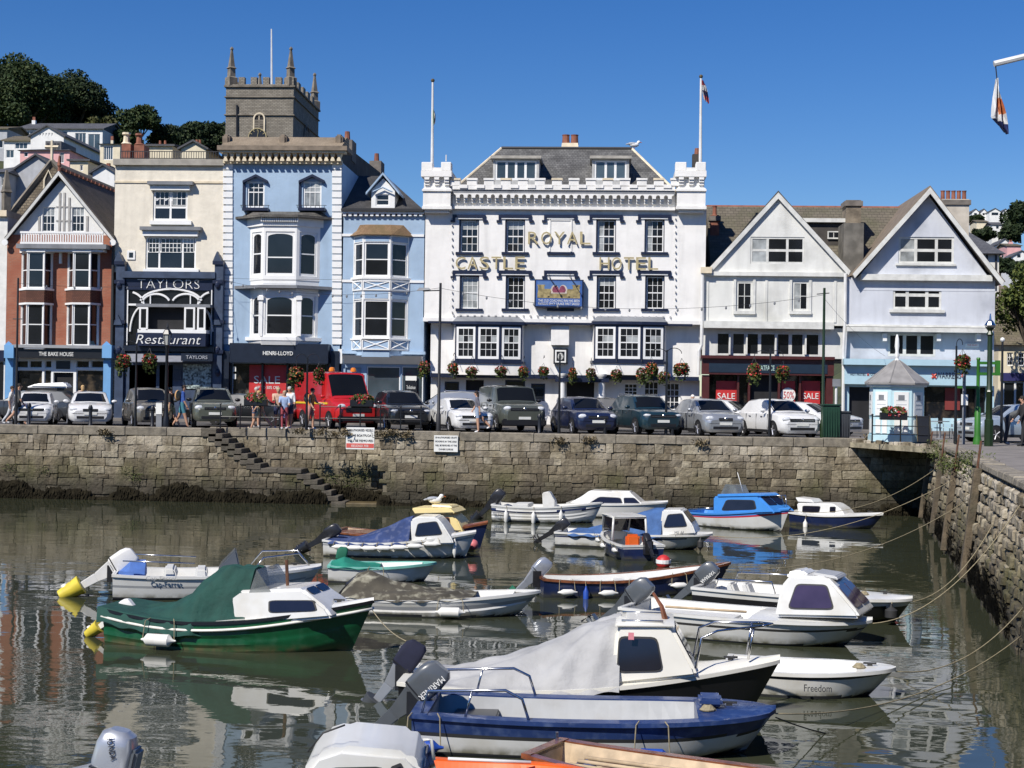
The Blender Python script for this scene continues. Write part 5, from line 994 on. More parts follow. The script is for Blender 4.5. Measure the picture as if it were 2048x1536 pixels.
w_ = thing('street_sign', 'small red-lettered street name plate on the lavender house', 'sign', P3(1944, 690, YB - .1)); a, c, z0, z1 = rect(1933, 687, 1959, 694, YB); MB().box(a, c, YB + .12, YB + .2, z0, z1).build('plate', WHT, w_); text('THE QUAY', 'lettering', REDP, w_, ((a + c) / 2, YB + .115, z0 + .05), (z1 - z0) * .5, (c - a) * .8, .002)
# slated building right behind the lavender house, street beyond
o = thing('slate_roofed_house', 'dark slate-roofed house with timbered wall behind the lavender gable', 'building', (20, 92, GZ)); a, c, z0, z1 = rect(1925, 508, 1997, 700, 92); MB().box(a, c, 92, 100, GZ, z1).build('wall', M('timbered_white', (.7, .68, .62), .8, .1, 3), o)
for x in (1972, 1990): q = rect(x, 510, x + 2, 580, 91.95); piece('timber', o, INK, q[0], q[1] + .05, 91.94, 91.99, q[2], q[3])
za = PX(1950, 462, 96)[1]; MB().hexa([(a - .3, 91.6, z1), (c + .3, 91.6, z1), (c + .3, 100.4, z1), (a - .3, 100.4, z1)], [(a + .5, 95.5, za), (c - 1.2, 95.5, za), (c - 1.2, 96.5, za), (a + .5, 96.5, za)]).build('roof', SL, o)
for k, (lb, x0, x1, y0, Y, mt, rfm) in enumerate((('cream shop with navy sign down the side street', 1996, 2075, 690, 88, CRM, SLB), ('brown steep-roofed house behind the cream shop', 1990, 2040, 660, 96, WR, SLB))):
    bb = Bd('side_street_house', lb, x0, x1, Y); bb.wall('wall', mt, x0, y0, x1, 862, [] if k else [(2014, 705, 2026, 732), (2036, 705, 2050, 732)], 7, zb=0)
    a, c, z0, z1 = rect(x0, y0, x1, 862, Y); MB().hexa([(a - .2, Y - .3, z1), (c + .2, Y - .3, z1), (c + .2, Y + 7.3, z1), (a - .2, Y + 7.3, z1)], [(a, Y + 3.3, z1 + 3), (c, Y + 3.3, z1 + 3), (c, Y + 3.7, z1 + 3), (a, Y + 3.7, z1 + 3)]).build('roof', rfm, bb.o)
    if not k:
        for q in ((2014, 705, 2026, 732), (2036, 705, 2050, 732)): bb.win(*q, 2, 3)
        bb.bar('fascia', M('shop_violet', (.03, .03, .12), .5, .1), 2002, 746, 2070, 762, .2); bb.bar('shop_glass', GL, 2006, 766, 2070, 850, .02)
        for q in (2004, 2028, 2046): bb.bar('shop_mullion', PW_, q, 764, q + 4, 850, .08)
# ---------------------------------------------------------------- church tower and stone gable
TST = tiled('tower_stone', (.235, .21, .17), (.33, .3, .245), (.13, .115, .09), 2.6, .8, .32, bump=.05, moss=(.14, .125, .1), msize=.04); TSTY = tiled('tower_stone_side', (.235, .21, .17), (.33, .3, .245), (.13, .115, .09), 2.6, .8, .32, bump=.05, axis='YZ', msize=.04)
YT = 125.; o = thing('church_tower', 'square grey stone church tower with battlements and corner pinnacles', 'tower', (*PX(520, 300, YT)[:1], YT, GZ)); a, c, z0, z1 = rect(451, 170, 586, 330, YT); D = 11.
m = MB(); m.box(a, c, YT, YT + D, GZ, PX(518, 172, YT)[1]); tw = m.build('wall', TST, o)
for p in tw.data.polygons:
    if abs(p.normal.x) > .7: p.material_index = 1
tw.data.materials.append(TSTY)
zt = PX(518, 172, YT)[1]
def ring(z0, z1, e): return MB().box(a - e, c + e, YT - e, YT + D + e, z0, z1)
for y in (193, 229, 238): 
    if y != 238: ring(PX(518, y + 2, YT)[1], PX(518, y, YT)[1], .12).build('string_course', TOWN, o)
ring(zt - .1, zt + .05, .15).build('parapet_string', TOWN, o)
wm2 = (c - a) / 11
for i in range(11):
    if i % 2 == 0:
        for yy in (YT, YT + D - .5): piece('merlon', o, TST, a + i * wm2, a + (i + 1) * wm2, yy, yy + .5, zt, zt + .75)
    else: piece('crenel_sill', o, TST, a + i * wm2, a + (i + 1) * wm2, YT, YT + .5, zt, zt + .15)
dm = D / 11
for i in range(1, 10):
    if i % 2 == 0:
        for xx in (c - .5, a): piece('merlon', o, TST, xx, xx + .5, YT + i * dm, YT + (i + 1) * dm, zt, zt + .75)
for (xx, yy) in ((a + .35, YT + .35), (c - .35, YT + .35), (a + .35, YT + D - .35), (c - .35, YT + D - .35)): MB().lathe([(.55, 0), (.55, .75), (.36, .85), (.34, 1.5), (.46, 1.57), (.3, 1.7), (.1, 3.1), (.16, 3.17), (.15, 3.27), (.05, 3.4)], 4, (xx, yy, zt)).build('pinnacle', TOWN, o)
for k in range(2):      # louvred belfry windows, front and right side
    if k == 0: xf = None; x0, x1, z0, z1 = rect(508, 227, 529, 272, YT - .02); yy = YT - .06
    else: xf = Matrix.Translation((c, 0, 0)) @ Matrix.Rotation(R(90), 4, 'Z'); x0, x1, yy = YT + D * .4, YT + D * .62, -.06; 
    wf = MB(); xm = (x0 + x1) / 2; rr = (x1 - x0) / 2
    pts = [(x0, z0)] + [(xm - rr * math.cos(R(q * 15)), z1 - rr + rr * math.sin(R(q * 15))) for q in range(13)] + [(x1, z0)]
    wf.tube([(p[0], yy, p[1]) for p in pts], .09, 5).tube([(xm, yy, z0), (xm, yy, z1)], .05, 4); w_ = wf.build('belfry_window', TRIMC if k == 0 else TOWN, o, xf)
    MB().slab(pts, yy + .03, yy + .05).build('belfry_dark', DIN, w_, xf)
    for q in range(9): piece('louvre', w_, TOWN, x0 + .05, x1 - .05, yy - .05, yy + .02, z0 + .1 + q * (z1 - z0 - .6) / 9, z0 + .2 + q * (z1 - z0 - .6) / 9, xf)
q = P3(515, 275, YT - .2); MB().lathe([(.78, -.04), (.78, .04)], 24).build('clock_face', BLK, o, Matrix.Translation(q) @ Matrix.Rotation(R(90), 4, 'X')); m = MB()
for k in range(12): an = R(30 * k); m.tube([q + Vector((math.cos(an) * .52, -.06, math.sin(an) * .52)), q + Vector((math.cos(an) * .72, -.06, math.sin(an) * .72))], .03, 4)
m.tube([q + Vector((.76 * math.cos(R(k * 15)), -.05, .76 * math.sin(R(k * 15)))) for k in range(25)], .05, 5).tube([q + Vector((0, -.06, 0)), q + Vector((.1, -.06, .6))], .03, 4).build('clock_hands', GOLD, o)
MB().tube([P3(474, 210, YT - .1), P3(474, 280, YT - .1)], .09, 5).build('drainpipe', GUT, o)
fp = thing('tower_flagpole', 'thin white flagpole on top of the church tower', 'flagpole', P3(543, 170, YT + 6)); MB().tube([P3(543.5, 175, YT + 6), P3(543, 58, YT + 6)], .1, 6, .06).build('pole', PIPEW, fp)
YG = 90.; o = thing('stone_gable', 'old stone church gable with a cross and lancet window', 'building', (*PX(60, 400, YG)[:1], YG, GZ)); ap = PX(104, 322, YG); l0 = PX(4, 448, YG); r0 = PX(204, 430, YG)
RUB = tiled('old_rubble', (.19, .15, .10), (.28, .23, .16), (.1, .08, .06), 3, .7, .5, bump=.05, msize=.05)
facade('wall', o, RUB, [(l0[0], GZ), (r0[0], GZ), r0, ap, l0], [], YG, .1, 14); m = MB()
for e in (l0, r0): m.tube([(e[0], YG - .05, e[1]), (ap[0], YG - .05, ap[1])], .16, 4)
m.build('coping', TOWN, o); q = Vector((ap[0], YG - .05, ap[1])); MB().tube([q, q + Vector((0, 0, 1.25))], .1, 5).tube([q + Vector((-.42, 0, .85)), q + Vector((.42, 0, .85))], .1, 5).build('cross', TRIMC, o)
q = P3(97, 365, YG - .08); MB().tube([q + Vector((-.28, 0, -.8)), q + Vector((-.26, 0, .2)), q + Vector((0, 0, .75)), q + Vector((.26, 0, .2)), q + Vector((.28, 0, -.8))], .07, 5).build('lancet_frame', TRIMC, o); MB().slab([(q.x - .26, q.z - .8), (q.x + .26, q.z - .8), (q.x + .24, q.z + .2), (q.x, q.z + .7), (q.x - .24, q.z + .2)], YG - .06, YG + .02).build('lancet', DIN, o)
MB().lathe([(.3, 0), (.3, 1.2), (.38, 1.25), (.3, 1.4), (.08, 2.6)], 4, tuple(P3(12, 425, YG - .2))).build('pinnacle', TOWN, o)
# ================================================================ parked cars
CG = M('car_glass', (.008, .009, .01), .05, .2, .7, spec=.3); TYRE = M('tyre', (.014, .014, .015), .85, .1); RIM = M('alloy', (.5, .5, .52), .35, .1, metal=.7); CHR = M('chrome', (.65, .65, .66), .18, .05, metal=1.); LAMP = M('headlamp', (.62, .64, .66), .08, .25, 9, coat=1.); PLATE = M('number_plate', (.75, .75, .7), .4, .05); TRIM = M('black_trim', (.015, .015, .017), .45, .1)
def paint(n, c, metal=.0, rough=.28): return M('paint_' + n, c, rough, .05, 2, metal=metal, coat=.8)
KINDS_ = dict(hatch=(4.05, 1.75, 1.48, .93, .98, .25, .43, .80, .955, .9), saloon=(4.6, 1.82, 1.42, .9, .95, .29, .47, .74, .9, .97), suv=(4.45, 1.85, 1.66, 1.05, 1.1, .25, .41, .83, .965, .92), mpv=(4.3, 1.76, 1.62, .98, 1.03, .2, .40, .84, .965, .94), boxy=(4.75, 2.0, 1.95, 1.2, 1.25, .27, .36, .93, .985, .96), estate=(4.7, 1.82, 1.46, .92, .97, .28, .45, .86, .97, .95), van=(5.2, 2.02, 2.45, 1.18, 1.3, .17, .31, .985, 1.0, .97))
def car(label, px, Y, kind, col, head, opts=(), scale=1., dz=0.):
    Ln, W, Hh, hood, belt, cowl, wst, rend, tail, topf = KINDS_[kind]; X = PX(px, 800, Y)[0]; h2 = Ln / 2; zb = .2 if kind not in ('suv', 'boxy', 'van') else .28
    o = thing('red_van' if kind == 'van' else 'parked_car', label, 'van' if kind == 'van' else 'car', (X, Y, QZ + dz), R(head), group='vehicles parked along the quay'); o.scale = (scale,) * 3
    xs = lambda s: h2 - Ln * s; m = MB(); rows = []
    st = [0, .015, .05, .12, cowl, .5, .75, .92, .975, 1.]; hw_ = [.74, .86, .95, .99, 1, 1, 1, .98, .93, .84]
    for s, q in zip(st, hw_):
        hw = W / 2 * q; tz = hood - .26 if s == 0 else hood - .14 if s <= .015 else hood - .07 if s <= .05 else hood if s <= .12 else belt if s <= .92 else belt - .06 if s < 1 else belt - .2
        z0 = zb + (.1 if s in (0, 1.) else 0); sec = [(0, z0), (.84 * hw, z0), (.97 * hw, z0 + .1), (hw, z0 + .25), (hw, z0 + (tz - z0) * .62), (hw * .965, tz - .06), (hw * .86, tz), (hw * .45, tz + .025), (0, tz + .03)]
        rows.append([(xs(s), y, z) for y, z in sec] + [(xs(s), -y, z) for y, z in sec[-2:0:-1]])
    m.grid(rows, True); n = len(rows[0]); m.add(rows[0], [tuple(range(n))]); m.add(rows[-1], [tuple(range(n - 1, -1, -1))])
    # greenhouse
    wb, wt = W / 2 * .9, W / 2 * (.74 if kind not in ('boxy', 'van') else .86); gr = []
    for s, z, a, bq in ((cowl, belt, wb, wb * .98), (wst, Hh - .06, wb, wt * .97), ((wst + rend) / 2, Hh, wb, wt), (rend, Hh - .05, wb, wt * .97), (tail, belt + .02, wb * .96, wb * .9)):
        if kind == 'van' and s == tail: z = Hh - .15; bq = wt * .95; 
        gr.append([(xs(s), a, belt - .05), (xs(s), bq, z - .03), (xs(s), bq * .82, z + .02), (xs(s), 0, z + .04), (xs(s), -bq * .82, z + .02), (xs(s), -bq, z - .03), (xs(s), -a, belt - .05)])
    m.grid(gr); m.add(gr[-1], [tuple(range(7))]); body = m.build('body', col, o, smooth=True)
    P = lambda s, y, z: Vector((xs(s), y, z))
    sl = Vector((Hh - belt, 0, (wst - cowl) * Ln)).normalized() * .014; gl = MB()
    gl.grid([[Vector(gr[0][k]).lerp(Vector(gr[1][k]), t_) * 1. + sl - Vector((0, gr[0][k][1] * .06, 0)) for k in range(1, 6)] for t_ in (.1, .5, .93)]); gl.build('windscreen', CG, o, smooth='all')
    for sg in (-1, 1):
        bl, br = P(cowl, sg * wb, belt), P(tail, sg * wb * .96, belt); tl, tr = P(wst, sg * wt * .97, Hh - .09), P(rend, sg * wt * .97, Hh - .08); q = [bl, br, tr, tl] if sg > 0 else [br, bl, tl, tr]
        f = (lambda u: (u[0], u[1])) if sg > 0 else (lambda u: (1 - u[1], 1 - u[0])); ws = [(.13, .5), (.53, .9)] if kind != 'van' else [(.04, .2)]
        if sg > 0: q = [br, bl, tl, tr]; ws = [(1 - b_, 1 - a) for a, b_ in ws]
        else: q = [bl, br, tr, tl]
        for a, b_ in ws: panel(MB(), q, a, b_, .12, .93, .014, .05, lift=.022).build('side_window', CG, o)
        for s in ((.19, .81) if kind != 'van' else (.17, .78)):
            rr = .31 if kind not in ('suv', 'boxy', 'van') else .36; T = Matrix.Translation((xs(s), sg * (W / 2 - .1), rr)) @ Matrix.Rotation(R(-90) * sg, 4, 'X')
            MB().lathe([(rr * .62, -.1), (rr * .95, -.1), (rr, -.06), (rr, .06), (rr * .95, .105), (rr * .68, .112)], 18).build('tyre', TYRE, o, T, smooth=True)
            w_ = MB().lathe([(rr * .66, .07), (rr * .66, .1), (rr * .2, .085), (rr * .15, .1)], 18).build('rim', RIM, o, T)
            k_ = MB()
            for k in range(5): an = 2 * math.pi * k / 5; k_.tube([(0, 0, .1), (rr * .62 * math.cos(an), rr * .62 * math.sin(an), .108)], .03, 4)
            k_.build('spokes', RIM, w_, T)
            ar = [(xs(s) + (rr + .07) * math.cos(R(a)), rr + (rr + .07) * math.sin(R(a))) for a in range(-10, 191, 20)]
            y = sg * (W / 2 + .003); MB().add([(p[0], y, p[1]) for p in ar], [tuple(range(len(ar)))]).build('wheel_arch', TRIM, o)
        MB().ball((xs(cowl + .09), sg * (W / 2 + .09), belt + .08), (.07, .12, .075), 8, 5).build('mirror', TRIM if 'bm' in opts else col, o, smooth='all')
        hx, hy, hz = h2 - .13, sg * W / 2 * .7, hood - .2
        MB().ball((hx, hy, hz), (.12, .2, .075 if 'slim' in opts else .11), 10, 6).build('headlight', LAMP if 'dl' not in opts else TRIM, o, smooth='all')
        MB().box(xs(1) - .01, xs(1) + .03, sg * W / 2 * .62, sg * W / 2 * .82, belt - .35, belt - .15).build('tail_light', REDS, o)
        if 'fog' in opts: MB().ball((h2 - .05, sg * W / 2 * .7, zb + .2), (.05, .12, .06), 8, 5).build('fog_lamp', TRIM, o)
        piece('sill', o, TRIM, xs(.3), xs(.7), sg * (W / 2 - .02), sg * (W / 2 + .012), zb + .02, zb + .12)
        for u in (.3, .53, .74): piece('door_gap', o, TRIM, xs(u) - .006, xs(u) + .006, sg * (W / 2 - .02), sg * (W / 2 + .004), zb + .14, belt - .06) if kind != 'van' else None
        for u in (.42, .66): piece('door_handle', o, TRIM if 'bm' in opts else CHR, xs(u) - .08, xs(u) + .08, sg * (W / 2 - .02), sg * (W / 2 + .02), belt - .17, belt - .14) if kind != 'van' else None
    gw = {'wide': .62, 'kid': .34}.get(next((x for x in opts if x in ('wide', 'kid')), ''), .48); MB().box(h2 - .06, h2 + .012, -W / 2 * gw, W / 2 * gw, hood - .3, hood - .17).build('grille', TRIM, o, bevel=.02, seg=1); piece('grille_bar', o, CHR, h2 + .0, h2 + .018, -W / 2 * gw * .9, W / 2 * gw * .9, hood - .25, hood - .235)
    MB().ball((h2 + .015, 0, hood - .2), (.015, .055, .055), 8, 5).build('badge', CHR, o); MB().box(h2 - .05, h2 + .008, -W / 2 * .62, W / 2 * .62, zb + .1, zb + .24).build('lower_intake', TRIM, o, bevel=.02, seg=1); piece('number_plate', o, PLATE, h2 + .012, h2 + .022, -.26, .26, zb + .28, zb + .39)
    if 'blackbumper' in opts: MB().box(h2 - .2, h2 + .03, -W / 2 * .95, W / 2 * .95, zb, zb + .3).build('bumper', TRIM, o, bevel=.05)
    if 'rails' in opts:
        for sg in (-1, 1): MB().tube([P(wst + .04, sg * wt * .85, Hh), P(wst + .06, sg * wt * .85, Hh + .05), P(rend - .03, sg * wt * .85, Hh + .05), P(rend, sg * wt * .85, Hh - .02)], .018, 5).build('roof_rail', CHR if 'bm' not in opts else TRIM, o)
    if 'box' in opts: MB().hexa([P(wst + .02, .38, Hh + .12), P(wst + .02, -.38, Hh + .12), P(.9, -.4, Hh + .12), P(.9, .4, Hh + .12)], [P(wst + .12, .3, Hh + .3), P(wst + .12, -.3, Hh + .3), P(.86, -.36, Hh + .38), P(.86, .36, Hh + .38)]).build('roof_box', PW_, o, bevel=.07, smooth=True); MB().box(xs(.8), xs(.5), -.5, .5, Hh, Hh + .12).build('roof_bars', TRIM, o)
    if kind == 'van':
        for x, y in ((.36, .5), (.36, -.5), (.9, 0)): MB().lathe([(.13, 0), (.13, .06), (.1, .16), (.05, .18)], 10, (xs(x), y, Hh + .02)).build('beacon', M('amber', (.75, .22, .02), .3, .1), o)
        for sg in (-1, 1): piece('yellow_stripe', o, M('stripe_yellow', (.75, .5, .03), .5, .05), xs(.97), xs(.2), sg * (W / 2 - .01), sg * (W / 2 + .006), 1.05, 1.13)
        MB().box(h2 - .1, h2 + .02, -W / 2 * .93, W / 2 * .93, .3, .62).build('bumper', TRIM, o, bevel=.06); MB().box(h2 - .04, h2 + .02, -W / 2 * .6, W / 2 * .6, .72, .95).build('front_grille', TRIM, o, bevel=.03)
        pt = MB(); W2 = W / 2; pt.box(xs(.995), xs(.33), -W2 * .985, W2 * .985, 1.15, 2.4); pt.build('load_body', col, o, bevel=.06, smooth=True)
    return o
WHP = paint('white', (.7, .7, .69)); SILV = paint('silver', (.4, .42, .44), .5); GREYM = paint('grey', (.2, .19, .165), .4); BLKP = paint('black', (.012, .014, .016)); NAVP = paint('navy', (.012, .018, .05)); TEAL = paint('teal', (.01, .03, .042)); GRNG = paint('green_grey', (.1, .11, .09), .3); REDV = paint('red', (.5, .02, .022)); DGRY = paint('dark_grey', (.06, .065, .07), .3); PALEB = paint('pale_blue', (.45, .52, .58), .4)
SATG = paint('stone_grey', (.115, .125, .1), .2)
car('dark grey estate car with a white roof box passing the bakery', 62, 68.8, 'estate', DGRY, 181, ('box',))
car('white hatchback at the left edge of the quay row', 72, 63.3, 'hatch', WHP, -74, ('slim', 'wide'), .93)
car('white saloon with kidney grille in front of the bakery', 180, 63.4, 'saloon', WHP, -70, ('slim', 'kid'))
car('grey-beige people carrier facing the harbour beside the street lamp', 297, 63.5, 'mpv', GREYM, -64, ())
car('dark green off-roader left of the red van', 425, 63.4, 'suv', SATG, -72, ('bm', 'rails'))
car('black saloon standing crosswise behind the off-roader', 505, 67.5, 'saloon', BLKP, -8, ())
car('bright red high-roofed van with amber roof lights', 672, 65.2, 'van', REDV, -58, ())
car('black crossover with narrow lamps right of the red van', 800, 63.2, 'suv', BLKP, -70, ('slim', 'wide', 'fog'))
car('silver off-roader parked crosswise near the hotel corner', 898, 68.4, 'suv', SILV, 186, ('rails',), 1.0)
car('white coupe-like hatchback behind the walking woman', 920, 62.8, 'saloon', WHP, -68, ('slim', 'wide'), .97)
car('boxy stone grey four-wheel drive outside the hotel', 1020, 64.4, 'boxy', GRNG, -71, ('blackbumper', 'wide', 'bm'))
car('old navy hatchback with clear headlamps', 1166, 62.6, 'hatch', NAVP, -71, (), 1.02)
car('small black car mostly hidden behind the navy hatchback', 1235, 68., 'hatch', BLKP, -10, ())
car('dark teal crossover next to the navy hatchback', 1288, 62.6, 'suv', TEAL, -70, ('slim', 'rails', 'wide'), .98)
car('silver three-door hatchback in the quay row', 1414, 62.4, 'hatch', SILV, -72, ('kid',), 1.02)
car('white car parked behind the silver hatchback', 1452, 67.5, 'hatch', WHP, -30, ())
car('white five-door hatchback nearest the green bin', 1555, 62.3, 'hatch', WHP, -68, ('wide',), 1.04)
car('white car half hidden behind the white five-door', 1618, 66.5, 'saloon', WHP, -40, ())
car('pale blue hatchback at the right edge behind the bending man', 2022, 60.5, 'hatch', PALEB, 200, ())
# ================================================================ street furniture
GREENP = M('green_paint', (.035, .16, .02), .4, .1, 3); DGREEN = M('dark_green_paint', (.012, .03, .008), .35, .15, 3)
def col(name, label, px, py0, Y, prof, mat, cat, n=10, z0=QZ):
    X = PX(px, (py0 + 850) / 2, Y)[0]; o = thing(name, label, cat, (X, Y, z0)); H_ = PX(px, py0, Y)[1] - z0
    MB().lathe([(r_, z * H_ if z <= 1 else z) for r_, z in prof], n, (X, Y, z0)).build('column', mat, o, smooth=True); return o, X, z0 + H_
POLE = [(.1, 0), (.1, .12), (.065, .13), (.05, 1.)]
o, X, Zt = col('lighting_pole', 'tall dark lighting pole in front of the hotel corner', 879, 566, 60.9, POLE, GUT, 'pole'); p = P3(846, 582, 60.9); MB().tube([(X, 60.9, Zt - .3), p], .025, 5).build('arm', GUT, o); MB().hexa([p + Vector((-.25, -.1, 0)), p + Vector((.3, -.1, .05)), p + Vector((.3, .1, .05)), p + Vector((-.25, .1, 0))], [p + Vector((-.15, -.06, .13)), p + Vector((.25, -.06, .13)), p + Vector((.25, .06, .13)), p + Vector((-.15, .06, .13))]).build('lamp_head', LEADG, o)
o, X, Zt = col('lighting_pole', 'tall dark green lighting pole by the green bin', 1647, 576, 60.8, POLE, DGREEN, 'pole'); MB().tube([(X - .3, 60.8, Zt - .25), (X + .2, 60.8, Zt - .2)], .02, 5).build('arm', GUT, o)
o, X, Zt = col('lighting_pole', 'thin dark pole by the white house at the left edge', 34, 556, 60.9, [(.07, 0), (.05, .3), (.04, 1.)], GUT, 'pole'); MB().tube([(X - .2, 60.9, Zt - 1.7), (X + .2, 60.9, Zt - 1.7)], .02, 5).build('cross_arm', GUT, o)
o, X, Zt = col('street_lamp', 'black traditional lantern street lamp in front of the restaurant', 333, 690, 60.9, [(.16, 0), (.16, .1), (.11, .14), (.08, .3), (.06, .95), (.1, 1.)], BLK, 'lamp'); MB().lathe([(.1, 0), (.17, .42), (.19, .44)], 6, (X, 60.9, Zt)).build('lantern_glass', M('lantern_glass', (.45, .45, .42), .1, .1), o); MB().lathe([(.22, .44), (.12, .62), (.05, .68), (.05, .75), (.02, .9)], 6, (X, 60.9, Zt)).build('lantern_cap', BLK, o)
for k in range(6): a = R(60 * k); MB().tube([(X + .1 * math.cos(a), 60.9 + .1 * math.sin(a), Zt), (X + .18 * math.cos(a), 60.9 + .18 * math.sin(a), Zt + .44)], .012, 4).build('lantern_bar', BLK, o)
ORD = ['first', 'second', 'third', 'fourth', 'fifth', 'sixth', 'seventh', 'eighth', 'ninth', 'tenth', 'eleventh', 'twelfth']
for k, (x, y0) in enumerate(((58, 806), (181, 810), (305, 812), (1079, 828), (1210, 836), (1345, 838), (1477, 842), (1620, 842))): col('bollard', 'black iron bollard on the quay edge, %s from the left' % ORD[k], x, y0, 60.8, [(.1, 0), (.1, .08), (.075, .12), (.07, .8), (.1, .82), (.1, .88), (.05, 1.)], BLK, 'bollard', 10)['group' if 0 else 0]['group'] = 'bollards along the quay'
# railing with flower troughs
def railing(label, x0, x1, Y, n, ytop, rails=(.97, .5)):
    a, c = PX(x0, 830, Y)[0], PX(x1, 830, Y)[0]; o = thing('railing', label, 'railing', ((a + c) / 2, Y, QZ)); h = 1.0
    for k in range(n + 1): MB().tube([(a + (c - a) * k / n, Y, QZ), (a + (c - a) * k / n, Y, QZ + h)], .03, 6).build('post', BLK, o); MB().ball((a + (c - a) * k / n, Y, QZ + h + .03), .045, 6, 4).build('post_knob', BLK, o)
    for r_ in rails: MB().tube([(a, Y, QZ + h * r_), (c, Y, QZ + h * r_)], .02, 6).build('rail', BLK, o)
    return o
railing('black iron railing along the quay left of the van', 441, 560, 60.85, 3, 790); railing('black iron railing above the notice boards', 640, 842, 60.85, 5, 790); railing('black iron railing around the kiosk', 1745, 1858, 57.4, 2, 812, (.97, .62, .3))
# flowers
FR = M('petal_red', (.5, .02, .03), .6, .3, 9); FO = M('petal_orange', (.62, .17, .05), .6, .3, 9); FP = M('petal_pink', (.42, .14, .14), .6, .3, 9); FL_ = leafmat('leaf_basket', (.03, .045, .01), (.06, .085, .02), (.1, .12, .03)); BOWL = M('basket_moss', (.05, .04, .02), .95, .4, 9)
def bloom_mesh(seed, rx, rz, cols, nl=300, nf=170, trail=1.3):
    rg = random.Random(seed); out = []
    for mats, n, sz in ((FL_, nl, .07), (None, nf, .05)):
        m = MB()
        for _ in range(n):
            a = rg.uniform(0, 6.283); u = rg.uniform(-1, 1); r_ = rg.uniform(.65, 1.05) * math.sqrt(max(0, 1 - u * u * .8)); p = Vector((math.cos(a) * r_ * rx, math.sin(a) * r_ * rx, u * rz - (trail * rg.random() ** 3 * rz if mats is FL_ else 0)))
            d = Vector((rg.gauss(0, 1), rg.gauss(0, 1), rg.gauss(0, 1))).normalized(); e = d.cross(Vector((rg.gauss(0, 1), rg.gauss(0, 1), 1))).normalized(); f = d.cross(e); s = sz * rg.uniform(.6, 1.4); m.mat(0 if mats else rg.choices(range(3), cols)[0]).add([p - e * s, p + f * s * .8, p + e * s, p - f * s * .8], [(0, 1, 2, 3)])
        out.append(m.mesh(mats if mats else [FR, FO, FP], name='foliage' if mats else 'flowers'))
    return out
BL = [bloom_mesh(1, .34, .3, (3, 1, 1)), bloom_mesh(2, .36, .34, (1, 1, 6)), bloom_mesh(3, .34, .3, (1, 3, 1)), bloom_mesh(4, .32, .32, (2, 2, 2))]
bowl_me = MB().lathe([(.03, -.3), (.16, -.24), (.27, -.08), (.29, 0)], 12).mesh(BOWL, name='bowl', smooth=True)
def basket(label, x, y, Y, v, s=1., hang=None, group='hanging flower baskets'):
    p = P3(x, y, Y); o = thing('hanging_basket', label, 'flower basket', p, .001, group=group); o.scale = (s * random.uniform(.85, 1.15), s * random.uniform(.85, 1.15), s * random.uniform(.8, 1.2)); link('bowl', bowl_me, o); setp(link('foliage', BL[v][0], o), kind='stuff'); setp(link('flowers', BL[v][1], o), kind='stuff')
    ch = MB()
    for k in range(3): a = R(120 * k); ch.tube([(.28 * math.cos(a), .28 * math.sin(a), 0), (0, 0, .6)], .008, 4)
    ch.build('chain', IRON, o); o.rotation_euler[2] = random.uniform(0, 6) + .001
    return o
hb = ((848, 735, 1), (906, 736, 0), (943, 742, 1), (1002, 741, 1), (1047, 742, 2), (1087, 741, 0), (1145, 746, 2), (1182, 746, 1), (1233, 748, 1), (1283, 748, 1), (1328, 752, 1))
for k, (x, y, v) in enumerate(hb):
    basket('hanging basket of mixed flowers along the hotel front, %s from the left' % ORD[k], x, y, YB - 1.0, v, .75 if k else .75); 
    if k: br = thing('basket_bracket', 'iron bracket carrying the %s hotel basket from the left' % ORD[k], 'bracket', P3(x, y, YB - .9), group='basket brackets on the hotel'); q = P3(x, y, YB - 1.0) + Vector((0, 0, .6)); MB().tube([q + Vector((0, .95, .05)), q + Vector((0, .5, .15)), q], .015, 5).build('arm', IRON, br)
def basket_pole(label, x, ytop, Y, bs, mat=BLK):
    o, X, Zt = col('basket_pole', label, x, ytop, Y, [(.07, 0), (.05, .3), (.035, 1.)], mat, 'pole', 8)
    for (bx, by, v, bl) in bs:
        q = P3(bx, by, Y); tp = Vector((q.x, Y, q.z + .6)); sg = 1 if q.x > X else -1; ab = abs(q.x - X)
        pts = [Vector((X, Y, tp.z - .1))] + [Vector((X + sg * ab * (1 - math.cos(R(a))) / 2 * 1.0, Y, tp.z + .22 * math.sin(R(a)))) for a in range(15, 181, 15)]; MB().tube(pts, .016, 5).build('hook', mat, o)
        basket(bl, bx, by, Y, v, .84, None, 'flower baskets on poles')
basket_pole('basket pole with two red baskets by the restaurant', 272, 690, 60.9, ((247, 722, 0, 'red flower basket left of the restaurant lamp'), (299, 720, 0, 'red and green flower basket right of the thin pole by the restaurant')))
basket_pole('basket pole in front of the red van', 614, 715, 60.9, ((592, 748, 2, 'yellow and orange basket left of the red van windscreen'), (638, 748, 3, 'leafy basket in front of the red van windscreen')))
basket_pole('thin basket pole without flowers below the crest sign', 1119, 708, 60.8, ())
basket_pole('basket pole with two baskets right of the hotel porch', 1333, 700, 60.8, ((1303, 738, 2, 'orange-red basket on the pole right of the hotel porch'), (1363, 737, 0, 'red basket at the right end of the hotel front')))
basket_pole('basket pole with pink and red baskets before the maroon shop', 1540, 697, 60.8, ((1508, 742, 3, 'pink basket in front of the maroon shop sign'), (1566, 742, 0, 'bright red basket in front of the maroon shop sign')))
basket_pole('black basket pole with hooped arms by the light blue shop', 1912, 692, 55.5, ((1925, 723, 3, 'large red and yellow basket by the light blue shop'),))
